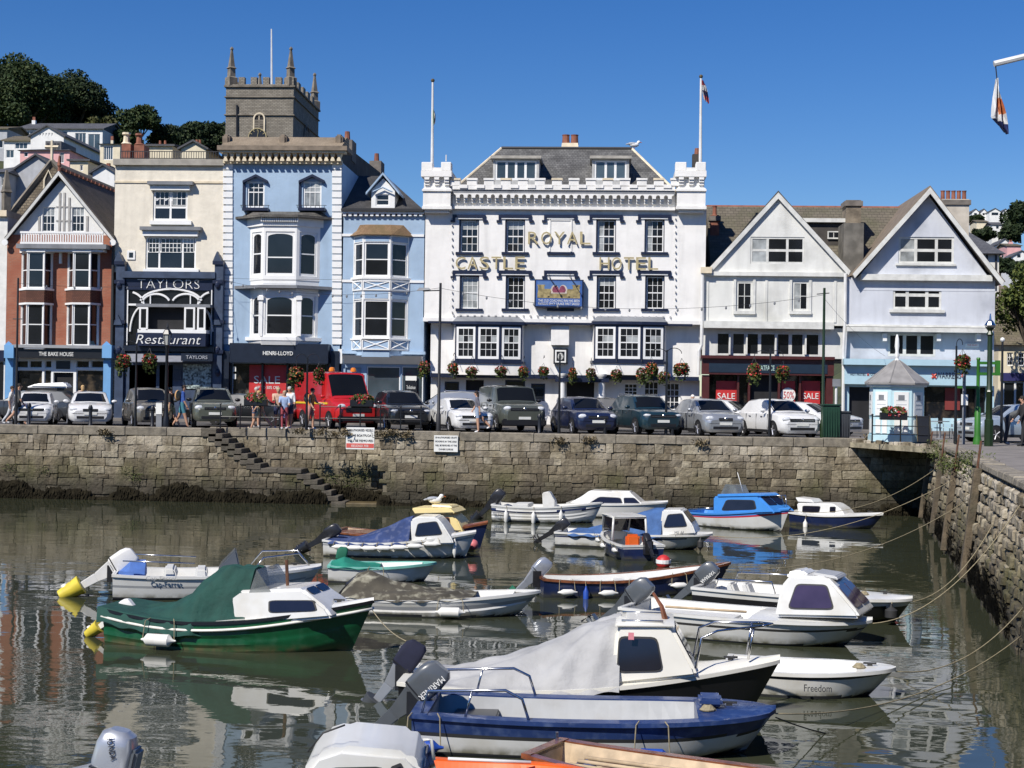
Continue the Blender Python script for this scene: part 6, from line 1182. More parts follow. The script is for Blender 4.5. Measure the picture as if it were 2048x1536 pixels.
def trough(label, x, y, Y, w_):
    p = P3(x, y, Y); o = thing('flower_trough', label, 'planter', p, .001, group='flower troughs on the railings'); MB().box(-w_ / 2, w_ / 2, -.14, .14, -.3, -.02).build('box', BLK, o, bevel=.02, seg=1); f = bloom_mesh(int(x), w_ * .5, .2, (3, 0, 2), 220, 150, .2)
    for me in f:
        for v in me.vertices: v.co.y *= .45
    setp(link('foliage', f[0], o), kind='stuff'); setp(link('flowers', f[1], o), kind='stuff')
trough('flower trough with red flowers on the railing left of the walkers', 512, 797, 60.75, .95); trough('flower trough with red flowers in front of the red van', 724, 799, 60.75, .95); trough('flower trough with pink and red flowers before the kiosk', 1787, 824, 57.3, 1.)
# kiosk
KX, KY = PX(1796, 860, 58.6)[0], 59.0; o = thing('ticket_kiosk', 'octagonal white and pale blue ticket kiosk with grey lead roof', 'kiosk', (KX, KY, QZ)); rk = 1.04; oc = lambda r_: [(KX + r_ * math.cos(R(22.5 + 45 * k)), KY + r_ * math.sin(R(22.5 + 45 * k))) for k in range(8)]
ze = PX(1796, 768, 58)[1]; za = PX(1796, 720, 58.5)[1]; KB = M('kiosk_blue', (.5, .7, .76), .5, .04, 2); MB().prism(oc(rk), QZ, ze).build('wall', KB, o); MB().prism(oc(rk + .05), QZ, QZ + .25).build('plinth', KB, o); MB().prism(oc(rk + .12), ze - .1, ze).build('eaves', PW_, o)
LR = M('kiosk_lead', (.26, .25, .24), .6, .15, 3, streak=.5); rf = MB(); rows = [[(KX + r_ * math.cos(R(22.5 + 45 * k)), KY + r_ * math.sin(R(22.5 + 45 * k)), z) for k in range(8)] for r_, z in ((rk + .2, ze - .02), (rk + .2, ze + .05), (.75, ze + .42), (.38, ze + .72), (.1, za))]; rf.grid(rows, True); ro = rf.build('roof', LR, o)
for k in range(8): MB().tube([Vector(r_[k]) for r_ in rows[1:]], .025, 4).build('roof_roll', LR, ro)
MB().lathe([(.12, 0), (.05, .12), (.1, .25), (.06, .4), (.09, .6), (.07, .9), (.03, 1.05)], 8, (KX, KY, za - .05)).build('finial', PW_, ro, smooth=True)
for k in range(8):
    a0, a1 = oc(rk)[k], oc(rk)[(k + 1) % 8]; xf, ln = seg_xf(a0, a1)
    if (a0[1] + a1[1]) / 2 > KY: continue
    pn = MB().box(.12, ln - .12, -.03, -.005, QZ + 1.0, ze - .3).build('panel', PW_, o, xf); 
    for q in (0, 1): MB().box(.1 + q * (ln - .2) / 2 + .04, .1 + (q + 1) * (ln - .2) / 2 - .04, -.025, -.005, QZ + .32, QZ + .85).build('lower_panel', PW_, o, xf)
    MB().box(.28, ln - .28, -.04, -.03, ze - .62, ze - .42).build('castle_motif', LEADG, pn, xf)
    for q in range(3): MB().box(.2, ln - .2, -.036, -.03, QZ + 1.25 + q * .16, QZ + 1.29 + q * .16).build('printed_line', M('print_grey', (.55, .57, .58), .6, .05), pn, xf)
# ornate green posts, sign posts, bins, furniture at the right
o, X, Zt = col('ornate_post', 'tall dark green ornate post with crown finial at the right', 1979, 655, 54.6, [(.16, 0), (.16, .22), (.12, .23), (.11, .45), (.14, .46), (.1, .48), (.085, .93), (.14, .94), (.07, .97), (.17, 1.)], DGREEN, 'post', 8); MB().lathe([(.17, 0), (.2, .08), (.12, .22), (.05, .28), (.02, .5)], 8, (X, 54.6, Zt)).build('finial', CHR, o)
o, X, Zt = col('signal_post', 'bright green signal post with square brackets', 1956, 715, 56.5, [(.17, 0), (.15, .06), (.12, .1), (.115, .42), (.07, .44), (.06, .97), (.08, .98), (.06, 1.)], GREENP, 'post'); 
for z in (.15, .55): MB().box(X + .02, X + .75, 56.42, 56.58, Zt - z - .1, Zt - z + .0).build('bracket', GREENP, o)
MB().box(X - .8, X + .0, 56.44, 56.5, Zt - 1.15, Zt - 1.07).build('low_arm', GREENP, o); MB().box(X + .62, X + .78, 56.4, 56.6, Zt - .66, Zt - .1).build('bracket_end', GREENP, o)
o, X, Zt = col('sign_pole', 'grey pole with a small white notice beside the green post', 1928, 745, 56.3, [(.06, 0), (.06, 1.)], LEADG, 'pole', 8); piece('notice', o, WHT, X - .12, X + .12, 56.2, 56.23, QZ + 1.45, QZ + 1.85)
o, X, Zt = col('lamp_bracket_post', 'thin black post with scroll arm at the right edge', 2004, 682, 58.5, [(.06, 0), (.04, 1.)], BLK, 'post', 8); MB().tube([(X, 58.5, Zt)] + [(X - .25 + .25 * math.cos(R(a)), 58.5, Zt + .25 * math.sin(R(a))) for a in range(0, 181, 20)], .02, 5).build('scroll', BLK, o); MB().ball((X, 58.5, Zt + .05), .09, 8, 5).build('globe', PW_, o)
def bin_(label, x, y0, Y, w_, mat):
    X = PX(x, 845, Y)[0]; z1 = PX(x, y0, Y)[1]; o = thing('litter_bin', label, 'bin', (X, Y, QZ)); MB().hexa([(X - w_ * .42, Y - w_ * .4, QZ), (X + w_ * .42, Y - w_ * .4, QZ), (X + w_ * .42, Y + w_ * .4, QZ), (X - w_ * .42, Y + w_ * .4, QZ)], [(X - w_ * .5, Y - w_ * .5, z1), (X + w_ * .5, Y - w_ * .5, z1), (X + w_ * .5, Y + w_ * .5, z1), (X - w_ * .5, Y + w_ * .5, z1)]).build('body', mat, o, bevel=.04); MB().box(X - w_ * .53, X + w_ * .53, Y - w_ * .53, Y + w_ * .53, z1, z1 + .08).build('lid', mat, o, bevel=.03)
    for k in range(7): piece('rib', o, mat, X - w_ * .42 + k * w_ * .14 - .012, X - w_ * .42 + k * w_ * .14 + .012, Y - w_ * .5 - .015, Y - w_ * .43, QZ + .1, z1 - .05)
bin_('dark green ribbed litter bin left of the kiosk', 1661, 812, 60.9, .72, M('bin_green', (.012, .05, .03), .5, .1)); bin_('grey wheeled bin between the green bin and the kiosk', 1687, 826, 60.9, .5, M('bin_grey', (.05, .055, .065), .5, .1))
o, X, Zt = col('parking_sign', 'leaning white post with a small black plate by the grey bin', 1672, 758, 60.8, [(.05, 0), (.05, 1.)], PIPEW, 'sign', 8); MB().box(X - .16, X + .16, 60.7, 60.74, Zt - .3, Zt).build('plate', LEADG, o)
o = thing('information_board', 'pale slab-like information post beside the street lamp', 'sign', (PX(318, 830, 60.8)[0], 60.8, QZ)); a, c, z0, z1 = rect(313, 804, 324, 842, 60.8); MB().box(a, c, 60.75, 60.85, QZ, z1).build('panel', LEADG, o); MB().box(a - .01, c + .01, 60.73, 60.755, z1 - .5, z1 - .05).build('print', WHT, o)
def aframe(label, x, Y, w_, h, mat):
    X = PX(x, 840, Y)[0]; o = thing('pavement_board', label, 'sign', (X, Y, QZ))
    for sg in (-1, 1): MB().hexa([(X - w_ / 2, Y + sg * .3, QZ), (X + w_ / 2, Y + sg * .3, QZ), (X + w_ / 2, Y + sg * .27, QZ), (X - w_ / 2, Y + sg * .27, QZ)], [(X - w_ / 2, Y + sg * .03, QZ + h), (X + w_ / 2, Y + sg * .03, QZ + h), (X + w_ / 2, Y, QZ + h), (X - w_ / 2, Y, QZ + h)]).build('board', mat, o)
    for q in (-1, 1): MB().tube([(X + q * w_ / 2, Y - .31, QZ), (X + q * w_ / 2, Y - .04, QZ + h + .03)], .025, 4).build('frame', TIMB, o)
aframe('wooden A-frame chalk board right of the kiosk', 1846, 58.2, .5, 1.0, BLK)
def chair(label, x, Y, rz):
    X = PX(x, 850, Y)[0]; o = thing('cafe_chair', label, 'chair', (X, Y, QZ), R(rz) + .001, group='cafe chairs outside the light blue shop')
    for a in (-.2, .2):
        for c in (-.2, .2): MB().tube([(a, c, 0), (a * .95, c * .95, .45 if c < 0 else .88)], .018, 5).build('leg', LEADG, o)
    MB().box(-.23, .23, -.22, .22, .44, .48).build('seat', KB, o); MB().box(-.22, .22, .17, .21, .62, .86).build('backrest', KB, o)
for k, (x, Y, r_) in enumerate(((1869, 63.5, 10), (1893, 64.5, 185), (1912, 64.2, 170), (1936, 63.6, 5))): chair('pale cafe chair outside the light blue shop, %s from the kiosk' % ORD[k], x, Y, r_)
def table(label, x, Y):
    X = PX(x, 850, Y)[0]; o = thing('cafe_table', label, 'table', (X, Y, QZ), group='cafe tables outside the light blue shop'); MB().lathe([(.38, .72), (.38, .75)], 16, (X, Y, QZ)).build('top', LEADG, o); MB().lathe([(.22, 0), (.22, .03), (.03, .05), (.03, .72)], 10, (X, Y, QZ)).build('pedestal', LEADG, o)
table('round cafe table nearest the kiosk', 1880, 63.2); table('round cafe table nearest the green post', 1926, 63.4)
# ================================================================ flags, wires
def flagpole(label, x, y0, y1, Y): 
    o = thing('flagpole', label, 'flagpole', P3(x, y1, Y)); MB().tube([P3(x - .8, y1, Y), P3(x + .5, y0, Y)], .085, 8, .05).build('pole', PIPEW, o); MB().ball(P3(x + .5, y0 - 1, Y), .1, 8, 5).build('truck', GOLDD, o)
flagpole('white flagpole on the left turret of the hotel', 865, 162, 340, YB + .6); flagpole('white flagpole on the right turret of the hotel', 1401.5, 154, 335, YB + .6)
def flag(name, label, pts, Y, mats, split):
    o = thing(name, label, 'flag', P3(*pts[0][0], Y)); m = MB(); rows = []
    for i, (a, c) in enumerate(pts):
        n = 8; row = []
        for k in range(n + 1):
            p = P3(a[0] + (c[0] - a[0]) * k / n, a[1] + (c[1] - a[1]) * k / n, Y); p.y += .16 * math.sin(k * 1.9 + i * .5); row.append(p)
        rows.append(row)
    for i in range(len(rows) - 1):
        for k in range(8): m.mat(split(i, k)).add([rows[i][k], rows[i][k + 1], rows[i + 1][k + 1], rows[i + 1][k]], [(0, 1, 2, 3)])
    m.build('cloth', mats, o); return o
FW = M('flag_white', (.75, .75, .74), .8, .05); FB = M('flag_navy', (.02, .03, .12), .8, .1); FRD = M('flag_red', (.5, .04, .05), .8, .1); FG = M('flag_green', (.03, .2, .06), .8, .1); FOR = M('flag_orange', (.6, .2, .08), .8, .3, 5)
flag('union_flag', 'limp red white and blue flag on the right turret pole', [((1404, 160), (1407, 162)), ((1404, 170), (1412, 172)), ((1404, 180), (1415, 184)), ((1406, 190), (1417, 196)), ((1409, 200), (1418, 208))], YB + .6, [FW, FB, FRD], lambda i, k: (i * 3 + k * 2 + i * k) % 3)
flag('green_flag', 'small limp green and white flag halfway up the left turret pole', [((867, 219), (868, 220)), ((866, 228), (871, 230)), ((867, 238), (871, 240)), ((868, 248), (869, 249))], YB + .5, [FG, FW], lambda i, k: 0 if k < 5 else 1)
YF = 50.; q = P3(1988, 128, YF); o = thing('flag_yard', 'white yardarm reaching in from the right edge', 'flagpole', q); MB().tube([q, P3(2120, 96, YF)], .1, 8).tube([P3(2120, 60, YF), P3(2130, 868, YF)], .12, 8).build('yard', PIPEW, o); MB().tube([P3(1991, 130, YF), P3(1994, 160, YF)], .02, 5).build('halyard', IRON, o)
flag('harbour_flag', 'long white flag with orange emblem and dark edge hanging at the right', [((1993, 157), (1995, 157)), ((1990, 170), (1998, 180)), ((1987, 195), (2002, 198)), ((1985, 215), (2006, 212)), ((1984, 232), (2010, 228)), ((1985, 236), (2014, 250)), ((1996, 250), (2016, 266)), ((2008, 262), (2016, 270))], YF, [FW, FB, FOR], lambda i, k: 1 if i >= 5 else (2 if i in (2, 3) and k in (4, 5, 6, 7) else (1 if i == 4 and k == 5 else 0)))
def wire(label, a, c, sag, Ya, Yc, bulbs=0, r_=.007):
    A, C = P3(*a, Ya), P3(*c, Yc); o = thing('overhead_wire', label, 'wire', A, group='festoon wires above the quay'); pts = [A.lerp(C, k / 16) + Vector((0, 0, -4 * sag * (k / 16) * (1 - k / 16))) for k in range(17)]; MB().tube(pts, r_, 4).build('wire', GUT, o)
    for k in range(1, bulbs): p = pts[int(k * 16 / bulbs)]; MB().lathe([(.03, 0), (.045, -.08), (.02, -.13)], 6, p).build('bulb', LEADG, o)
wire('festoon wire from the thin left pole across the cream house', (34, 566), (440, 555), .3, 60.9, YB - .6, 8); wire('festoon wire crossing both blue houses to the hotel pole', (440, 558), (879, 576), .5, YB - .6, 60.9, 14); wire('festoon wire from the hotel pole to the green pole', (879, 576), (1647, 590), .7, 60.9, 60.8, 16); wire('cable sloping from the green pole down to the kiosk side', (1651, 600), (1770, 712), .2, 60.8, YB - .3); wire('upper cable across the blue house front', (447, 556), (700, 558), .05, YB - .9, YB - .9)
# ================================================================ people
SKIN = M('skin', (.52, .3, .2), .55, .08, 9)
def person(label, px, Y, h, head, legs, arms, cols_, lean=0., knee=(0, 0), elbow=(20, 20), extra=(), z0=QZ, hairc=(.05, .03, .02), long_legs=False, sleeve=.5, seatz=None):
    X = PX(px, 820, Y)[0]; o = thing('person', label, 'person', (X, Y, z0), R(head) + .001, group='people on the quay'); V = Vector
    thl, shl = .245 * h, .245 * h
    def rot(v, a): return V((v.x * math.cos(R(a)) + v.z * math.sin(R(a)), v.y, -v.x * math.sin(R(a)) + v.z * math.cos(R(a))))
    pts = []; ed = []; rad = []; seg = []
    def add(p, r_, par=None, tag=''):
        pts.append(V(p)); rad.append(r_); 
        if par is not None: ed.append((par, len(pts) - 1)); seg.append((par, len(pts) - 1, tag))
        return len(pts) - 1
    pel = add((0, 0, 0), .085 * h); up = lambda x, y, z: rot(V((x, y, z)), lean)
    wst_ = add(up(0, 0, .1 * h), .074 * h, pel, 'top'); chs = add(up(0, 0, .22 * h), .086 * h, wst_, 'top'); nk = add(up(.005 * h, 0, .31 * h), .033 * h, chs, 'top'); hd = add(up(.02 * h, 0, .38 * h), .052 * h, nk, 'skin'); add(up(.02 * h, 0, .435 * h), .046 * h, hd, 'skin')
    feet = []
    for i, sg in ((0, 1), (1, -1)):
        hp = add((0, sg * .052 * h, -.03 * h), .062 * h, pel, 'bot'); kn = V((0, sg * .055 * h, -.03 * h)) + rot(V((0, 0, -thl)), -legs[i]); k_ = add(kn, .042 * h, hp, 'bot'); an = kn + rot(V((0, 0, -shl)), -legs[i] + knee[i]); a_ = add(an, .027 * h, k_, 'bot' if long_legs else 'skin'); t_ = add(an + rot(V((.1 * h, 0, -.02 * h)), (-legs[i] + knee[i]) * .4), .024 * h, a_, 'shoe'); feet.append(min(an.z, pts[t_].z))
    hands = []
    for i, sg in ((0, 1), (1, -1)):
        sh = add(up(0, sg * .105 * h, .27 * h), .042 * h, chs, 'top'); e0 = pts[sh] + rot(V((0, sg * .025 * h, -.165 * h)), -arms[i] + lean * .3); e_ = add(e0, .03 * h, sh, 'top' if sleeve > .3 else 'skin'); w0 = e0 + rot(V((0, 0, -.15 * h)), -arms[i] - elbow[i] + lean * .3); w_ = add(w0, .02 * h, e_, 'top' if sleeve > .8 else 'skin'); add(w0 + (w0 - e0).normalized() * .045 * h, .022 * h, w_, 'skin'); hands.append((w0 + (w0 - e0).normalized() * .05 * h, (w0 - e0).normalized()))
    dz = -min(feet) + .025 * h if seatz is None else seatz
    for p in pts: p.z += dz
    me = bpy.data.meshes.new('body'); me.from_pydata([tuple(p) for p in pts], ed, []); ob = link('body_src', me); md = ob.modifiers.new('s', 'SKIN'); 
    for i, sv in enumerate(me.skin_vertices[0].data): sv.radius = (rad[i], rad[i]); sv.use_root = i == 0
    sub = ob.modifiers.new('u', 'SUBSURF'); sub.levels = 1; sub.render_levels = 1
    m2 = bpy.data.meshes.new_from_object(ob.evaluated_get(bpy.context.evaluated_depsgraph_get())); bpy.data.objects.remove(ob)
    order = ['skin', 'top', 'bot', 'shoe']; m2.materials.clear()
    for k in order: m2.materials.append(SKIN if k == 'skin' else M('cloth_%s_%d' % (k, int(px)), cols_[order.index(k) - 1], .85, .15, 9))
    cs = []
    for f in m2.polygons:
        best = (9, 'skin')
        for a, b_, tg in seg:
            A, B = pts[a], pts[b_]; t_ = max(0, min(1, (f.center - A).dot(B - A) / max(1e-6, (B - A).length_squared))); d = (f.center - A.lerp(B, t_)).length / (.5 * (rad[a] + rad[b_]) + .01)
            if tg == 'bot' and not long_legs and abs(rad[b_] - .042 * h) < 1e-6 and t_ > .75: tg = 'skin'
            if tg == 'top' and abs(rad[b_] - .033 * h) < 1e-6 and t_ > .6: tg = 'skin'
            if d < best[0]: best = (d, tg)
        f.material_index = order.index(best[1]); f.use_smooth = True
    bm = bmesh.new(); bm.from_mesh(m2); ex = MB()
    for (hp, hd_) in hands:          # fingers and thumb
        hp = hp + V((0, 0, dz)); sd = V((hd_.z, 0, -hd_.x)).normalized()
        for k in range(4): a = hp + sd * (.012 * (k - 1.5)); ex.tube([a, a + hd_ * .04 + V((0, 0, -.005)), a + hd_ * (.065 + .012 * (k in (1, 2)))], .009, 4)
        ex.tube([hp - hd_ * .03 + sd * .02, hp + sd * .045 + hd_ * .02], .01, 4)
    hc = pts[4]; fx = up(1, 0, 0)
    ex.ball(tuple(hc + fx * .055 * h + V((0, 0, .0))), (.014, .012, .018), 6, 4)
    for sg in (-1, 1): ex.ball(tuple(hc + V((0, sg * .052 * h, .005))), (.015, .01, .03), 6, 4)
    n0 = len(bm.verts); vs = [bm.verts.new(v) for v in ex.v]
    for f in ex.f:
        try: nf = bm.faces.new([vs[i] for i in f]); nf.material_index = 0
        except ValueError: pass
    bm.to_mesh(m2); bm.free(); link('body', m2, o)
    H_ = MB(); hair = M('hair_%d' % int(px), hairc, .8, .2, 12); c = hc + V((0, 0, .03 * h)) - fx * .012 * h; H_.ball(tuple(c), (.056 * h, .055 * h, .052 * h), 10, 7); H_.build('hair', hair, o, smooth='all')
    for sg in (-1, 1): MB().ball(tuple(hc + fx * .05 * h + V((0, sg * .018 * h, .012 * h))), .006, 5, 3).build('eye', BLK, o)
    for e in extra:
        if e[0] == 'pack': MB().ball(tuple(V((0, 0, dz + .2 * h)) + up(-.1 * h, 0, 0)), (.075 * h, .1 * h, .13 * h), 10, 7).build('backpack', M('bag_%d' % int(px), e[1], .8, .15, 6), o, smooth='all')
        if e[0] == 'bag': hq = hands[0][0] + V((0, 0, dz)); MB().hexa([hq + V((-.13, -.05, -.4)), hq + V((.13, -.05, -.4)), hq + V((.13, .05, -.4)), hq + V((-.13, .05, -.4))], [hq + V((-.1, -.03, -.08)), hq + V((.1, -.03, -.08)), hq + V((.1, .03, -.08)), hq + V((-.1, .03, -.08))]).build('carrier_bag', M('bag_%d' % int(px), e[1], .7, .1, 6), o)
        if e[0] == 'hat': MB().lathe([(.1 * h * .95, 0), (.062 * h, .01), (.055 * h, .05), (.02, .075)], 12, tuple(hc + V((0, 0, .03 * h)))).build('hat', M('hat_%d' % int(px), e[1], .8, .1), o)
        if e[0] == 'longhair': MB().ball(tuple(hc - fx * .045 * h - V((0, 0, .03 * h))), (.03 * h, .05 * h, .08 * h), 8, 6).build('long_hair', hair, o, smooth='all')
    return o
K = (.02, .02, .022)
person('man in dark grey top and black shorts walking at the far left', 36, 61.4, 1.78, 8, (22, -20), (-18, 18), ((.1, .1, .1), K, (.6, .6, .6)), 2, (5, 25), hairc=(.02, .015, .012))
person('person in pale clothes walking beside the man at the far left', 22, 61.7, 1.66, 10, (-18, 20), (12, -12), ((.62, .6, .58), (.5, .52, .55), (.7, .7, .7)), 2, (20, 4), long_legs=True)
person('woman with fair hair standing behind the white saloon', 165, 67.5, 1.68, 120, (4, -4), (5, 20), ((.6, .5, .42), (.3, .3, .33), (.5, .5, .5)), 0, hairc=(.5, .33, .15), extra=(('longhair',),))
person('person in black top and tan shorts by the street lamp', 342, 61.5, 1.7, 170, (18, -16), (-14, 14), ((.015, .017, .02), (.42, .36, .2), (.1, .1, .1)), 2, (4, 18), extra=(('hat', (.03, .06, .06)),))
person('man in blue top with an orange backpack carrying a pale bag', 364, 61.6, 1.8, 15, (-16, 18), (6, 8), ((.04, .1, .36), (.06, .22, .28), (.1, .1, .1)), 4, (18, 4), extra=(('pack', (.5, .3, .14)), ('bag', (.45, .6, .75))))
person('woman in light blue top standing behind the trough', 512, 63.0, 1.7, -60, (3, -3), (40, 10), ((.35, .6, .72), (.1, .12, .2), (.3, .3, .3)), 0, elbow=(80, 20), hairc=(.5, .48, .45), sleeve=.2)
person('woman in tan top and cream shorts striding left by the railing', 521, 61.4, 1.68, 178, (30, -30), (-25, 20), ((.5, .34, .22), (.55, .45, .28), (.5, .4, .3)), 6, (8, 12), sleeve=.2, hairc=(.45, .28, .12))
person('woman in tan vest and navy shorts with a blue bag', 556, 61.5, 1.7, -70, (6, -8), (12, 30), ((.55, .38, .28), (.03, .04, .1), (.5, .5, .5)), 1, elbow=(30, 70), sleeve=.2, hairc=(.45, .35, .22), extra=(('bag', (.15, .2, .4)),))
person('woman in patterned blue top and red leggings in the middle of the group', 569, 61.2, 1.58, -80, (6, -6), (20, 30), ((.3, .4, .6), (.4, .08, .1), (.7, .7, .7)), 0, elbow=(60, 60), long_legs=True, hairc=(.4, .3, .2))
person('grey-haired man in white shirt and dark shorts at the right of the group', 579, 61.6, 1.75, -95, (10, -10), (5, 25), ((.72, .74, .78), (.05, .06, .12), (.6, .6, .6)), 0, elbow=(20, 60), hairc=(.5, .48, .46))
person('person in orange top with a dark backpack in front of the red van', 621, 61.3, 1.7, -20, (8, -6), (20, 10), ((.6, .2, .06), (.5, .22, .2), (.6, .6, .62)), 6, (6, 6), elbow=(60, 30), hairc=(.02, .02, .02), extra=(('pack', (.05, .06, .05)),), sleeve=.2)
person('woman in grey top and denim shorts walking past the white car', 955, 60.75, 1.68, 182, (-4, -34), (-22, 12), ((.13, .13, .16), (.3, .38, .5), (.75, .75, .75)), 3, (0, 12), hairc=(.02, .014, .012), extra=(('longhair',),))
for k, x in enumerate((1153, 1173)): person(('bald man seated outside the hotel porch', 'grey-haired man seated right of the bald man outside the porch')[k], x, 71.6, 1.7, -90, (80, 80), (20, 20), ((.4, .35, .32), (.1, .1, .12), (.2, .2, .2)), 0, (80, 80), hairc=((.42, .26, .18), (.35, .32, .28))[k], seatz=.55)
person('white-haired person outside the hotel right end', 1385, 69, 1.66, -90, (3, -3), (10, 10), ((.6, .5, .45), (.2, .2, .25), (.2, .2, .2)), 0, hairc=(.7, .66, .6))
person('man in grey shirt and black trousers bending forward at the right', 2016, 56.2, 1.82, 5, (2, -8), (60, 50), ((.09, .095, .095), (.02, .022, .03), (.3, .3, .3)), 62, (10, 6), elbow=(10, 20), long_legs=True, hairc=(.05, .035, .025))
person('person all in black at the right edge of the picture', 2048, 54.5, 1.78, 180, (6, -6), (10, 20), (K, K, K), 4, long_legs=True, sleeve=1., hairc=(.02, .015, .01))
# gulls
def gull(label, p, rz, s=1.):
    o = thing('seagull', label, 'gull', p, R(rz) + .001, group='gulls'); o.scale = (s,) * 3
    MB().ball((0, 0, .16), (.2, .09, .1), 10, 7).ball((.19, 0, .28), (.07, .055, .06), 8, 6).tube([(.12, 0, .2), (.18, 0, .27)], .055, 6).build('body', PW_, o, smooth='all'); MB().ball((-.06, 0, .2), (.2, .085, .07), 10, 6).tube([(-.2, 0, .2), (-.34, 0, .17)], .04, 6, .02).build('wings', M('gull_grey', (.35, .37, .4), .7, .05), o, smooth='all'); MB().tube([(.25, 0, .275), (.32, 0, .255)], .018, 5, .008).build('beak', FO, o)
    for sg in (-1, 1): MB().tube([(0, sg * .03, .08), (.01, sg * .03, 0)], .008, 4).build('leg', FO, o)
gull('seagull standing on the hotel roof ridge', Vector((*PX(1268, 297, YB + 5)[:1], YB + 5, zt_ + .08)), 10, 1.3)
# ================================================================ boats
GW = M('gelcoat_white', (.68, .68, .65), .3, .06, 1.5, coat=.3, stain=((.45, .41, .31), 1.6, .5), slime=True); GC = M('gelcoat_cream', (.74, .72, .64), .35, .06, 1.5, coat=.2); GG = M('gelcoat_grey', (.34, .35, .36), .4, .08, 2); LINER = M('liner_white', (.62, .62, .59), .55, .12, 2, stain=((.35, .33, .28), 2, .5))
BH = M('hull_black', (.012, .012, .014), .3, .15, 2, coat=.4); NH = M('hull_navy', (.012, .022, .075), .3, .2, 2, coat=.4, slime=True); GH = M('hull_green', (.006, .085, .03), .32, .2, 2, coat=.4, slime=True, stain=((.04, .13, .07), 5, .5)); BLH = M('hull_blue', (.02, .045, .15), .4, .2, 1.5, coat=.2, stain=((.1, .14, .25), 6, .6)); EBL = M('cabin_blue', (.05, .23, .6), .35, .06, 2, coat=.3); ORH = M('hull_orange', (.72, .13, .02), .4, .08, 2); YEL = M('cabin_yellow', (.72, .58, .26), .4, .06, 2)
ANTI = M('antifoul', (.025, .028, .03), .8, .3, 3); REDL = M('line_red', (.5, .03, .05), .4, .05); VARN = M('varnished_wood', (.2, .07, .03), .3, .35, 6, coat=.6); TEAKW = M('pale_wood', (.5, .38, .24), .6, .2, 6); RUB = M('rub_rail', (.03, .03, .03), .6, .1)
CVG = M('cover_green', (.008, .055, .042), .85, .15, 4, .03, 6); CVB = M('cover_blue', (.022, .045, .14), .85, .2, 3, .03, 7, stain=((.3, .3, .33), 6, .25)); CVL = M('cover_midblue', (.045, .11, .27), .85, .2, 3, .03, 7); CVS = M('cover_silver', (.36, .36, .355), .7, .12, 2, .03, 5); CVT = M('tarp_olive', (.07, .062, .045), .9, .3, 3, .006, 40, stain=((.42, .4, .3), 4.5, .9)); CVK = M('tarp_teal', (.01, .19, .13), .8, .15, 4); CLEAR = M('clear_vinyl', (.2, .22, .22), .1, .25, 3, alpha=.55)
BW = M('boat_glass', (.012, .012, .02), .05, .2, 2, spec=.7); BWP = M('boat_glass_purple', (.05, .035, .07), .06, .2, 2, spec=.7); STEEL = M('stainless', (.6, .6, .6), .2, .05, metal=1.); OBB = M('motor_black', (.018, .018, .02), .35, .15, 4, coat=.3); OBS = M('motor_silver', (.45, .47, .5), .3, .08, 3, metal=.5, coat=.4); OBD = M('motor_grey', (.09, .1, .11), .32, .1, 3, coat=.4); OBW = M('motor_white', (.72, .71, .68), .4, .06, 2); YB_ = M('bucket_yellow', (.62, .5, .05), .5, .15, 4); FEN = M('fender_white', (.72, .71, .66), .5, .08, 5); FENB = M('fender_blue', (.02, .07, .35), .4, .1, 5); ROPE = M('rope', (.3, .255, .16), .9, .2, 20)
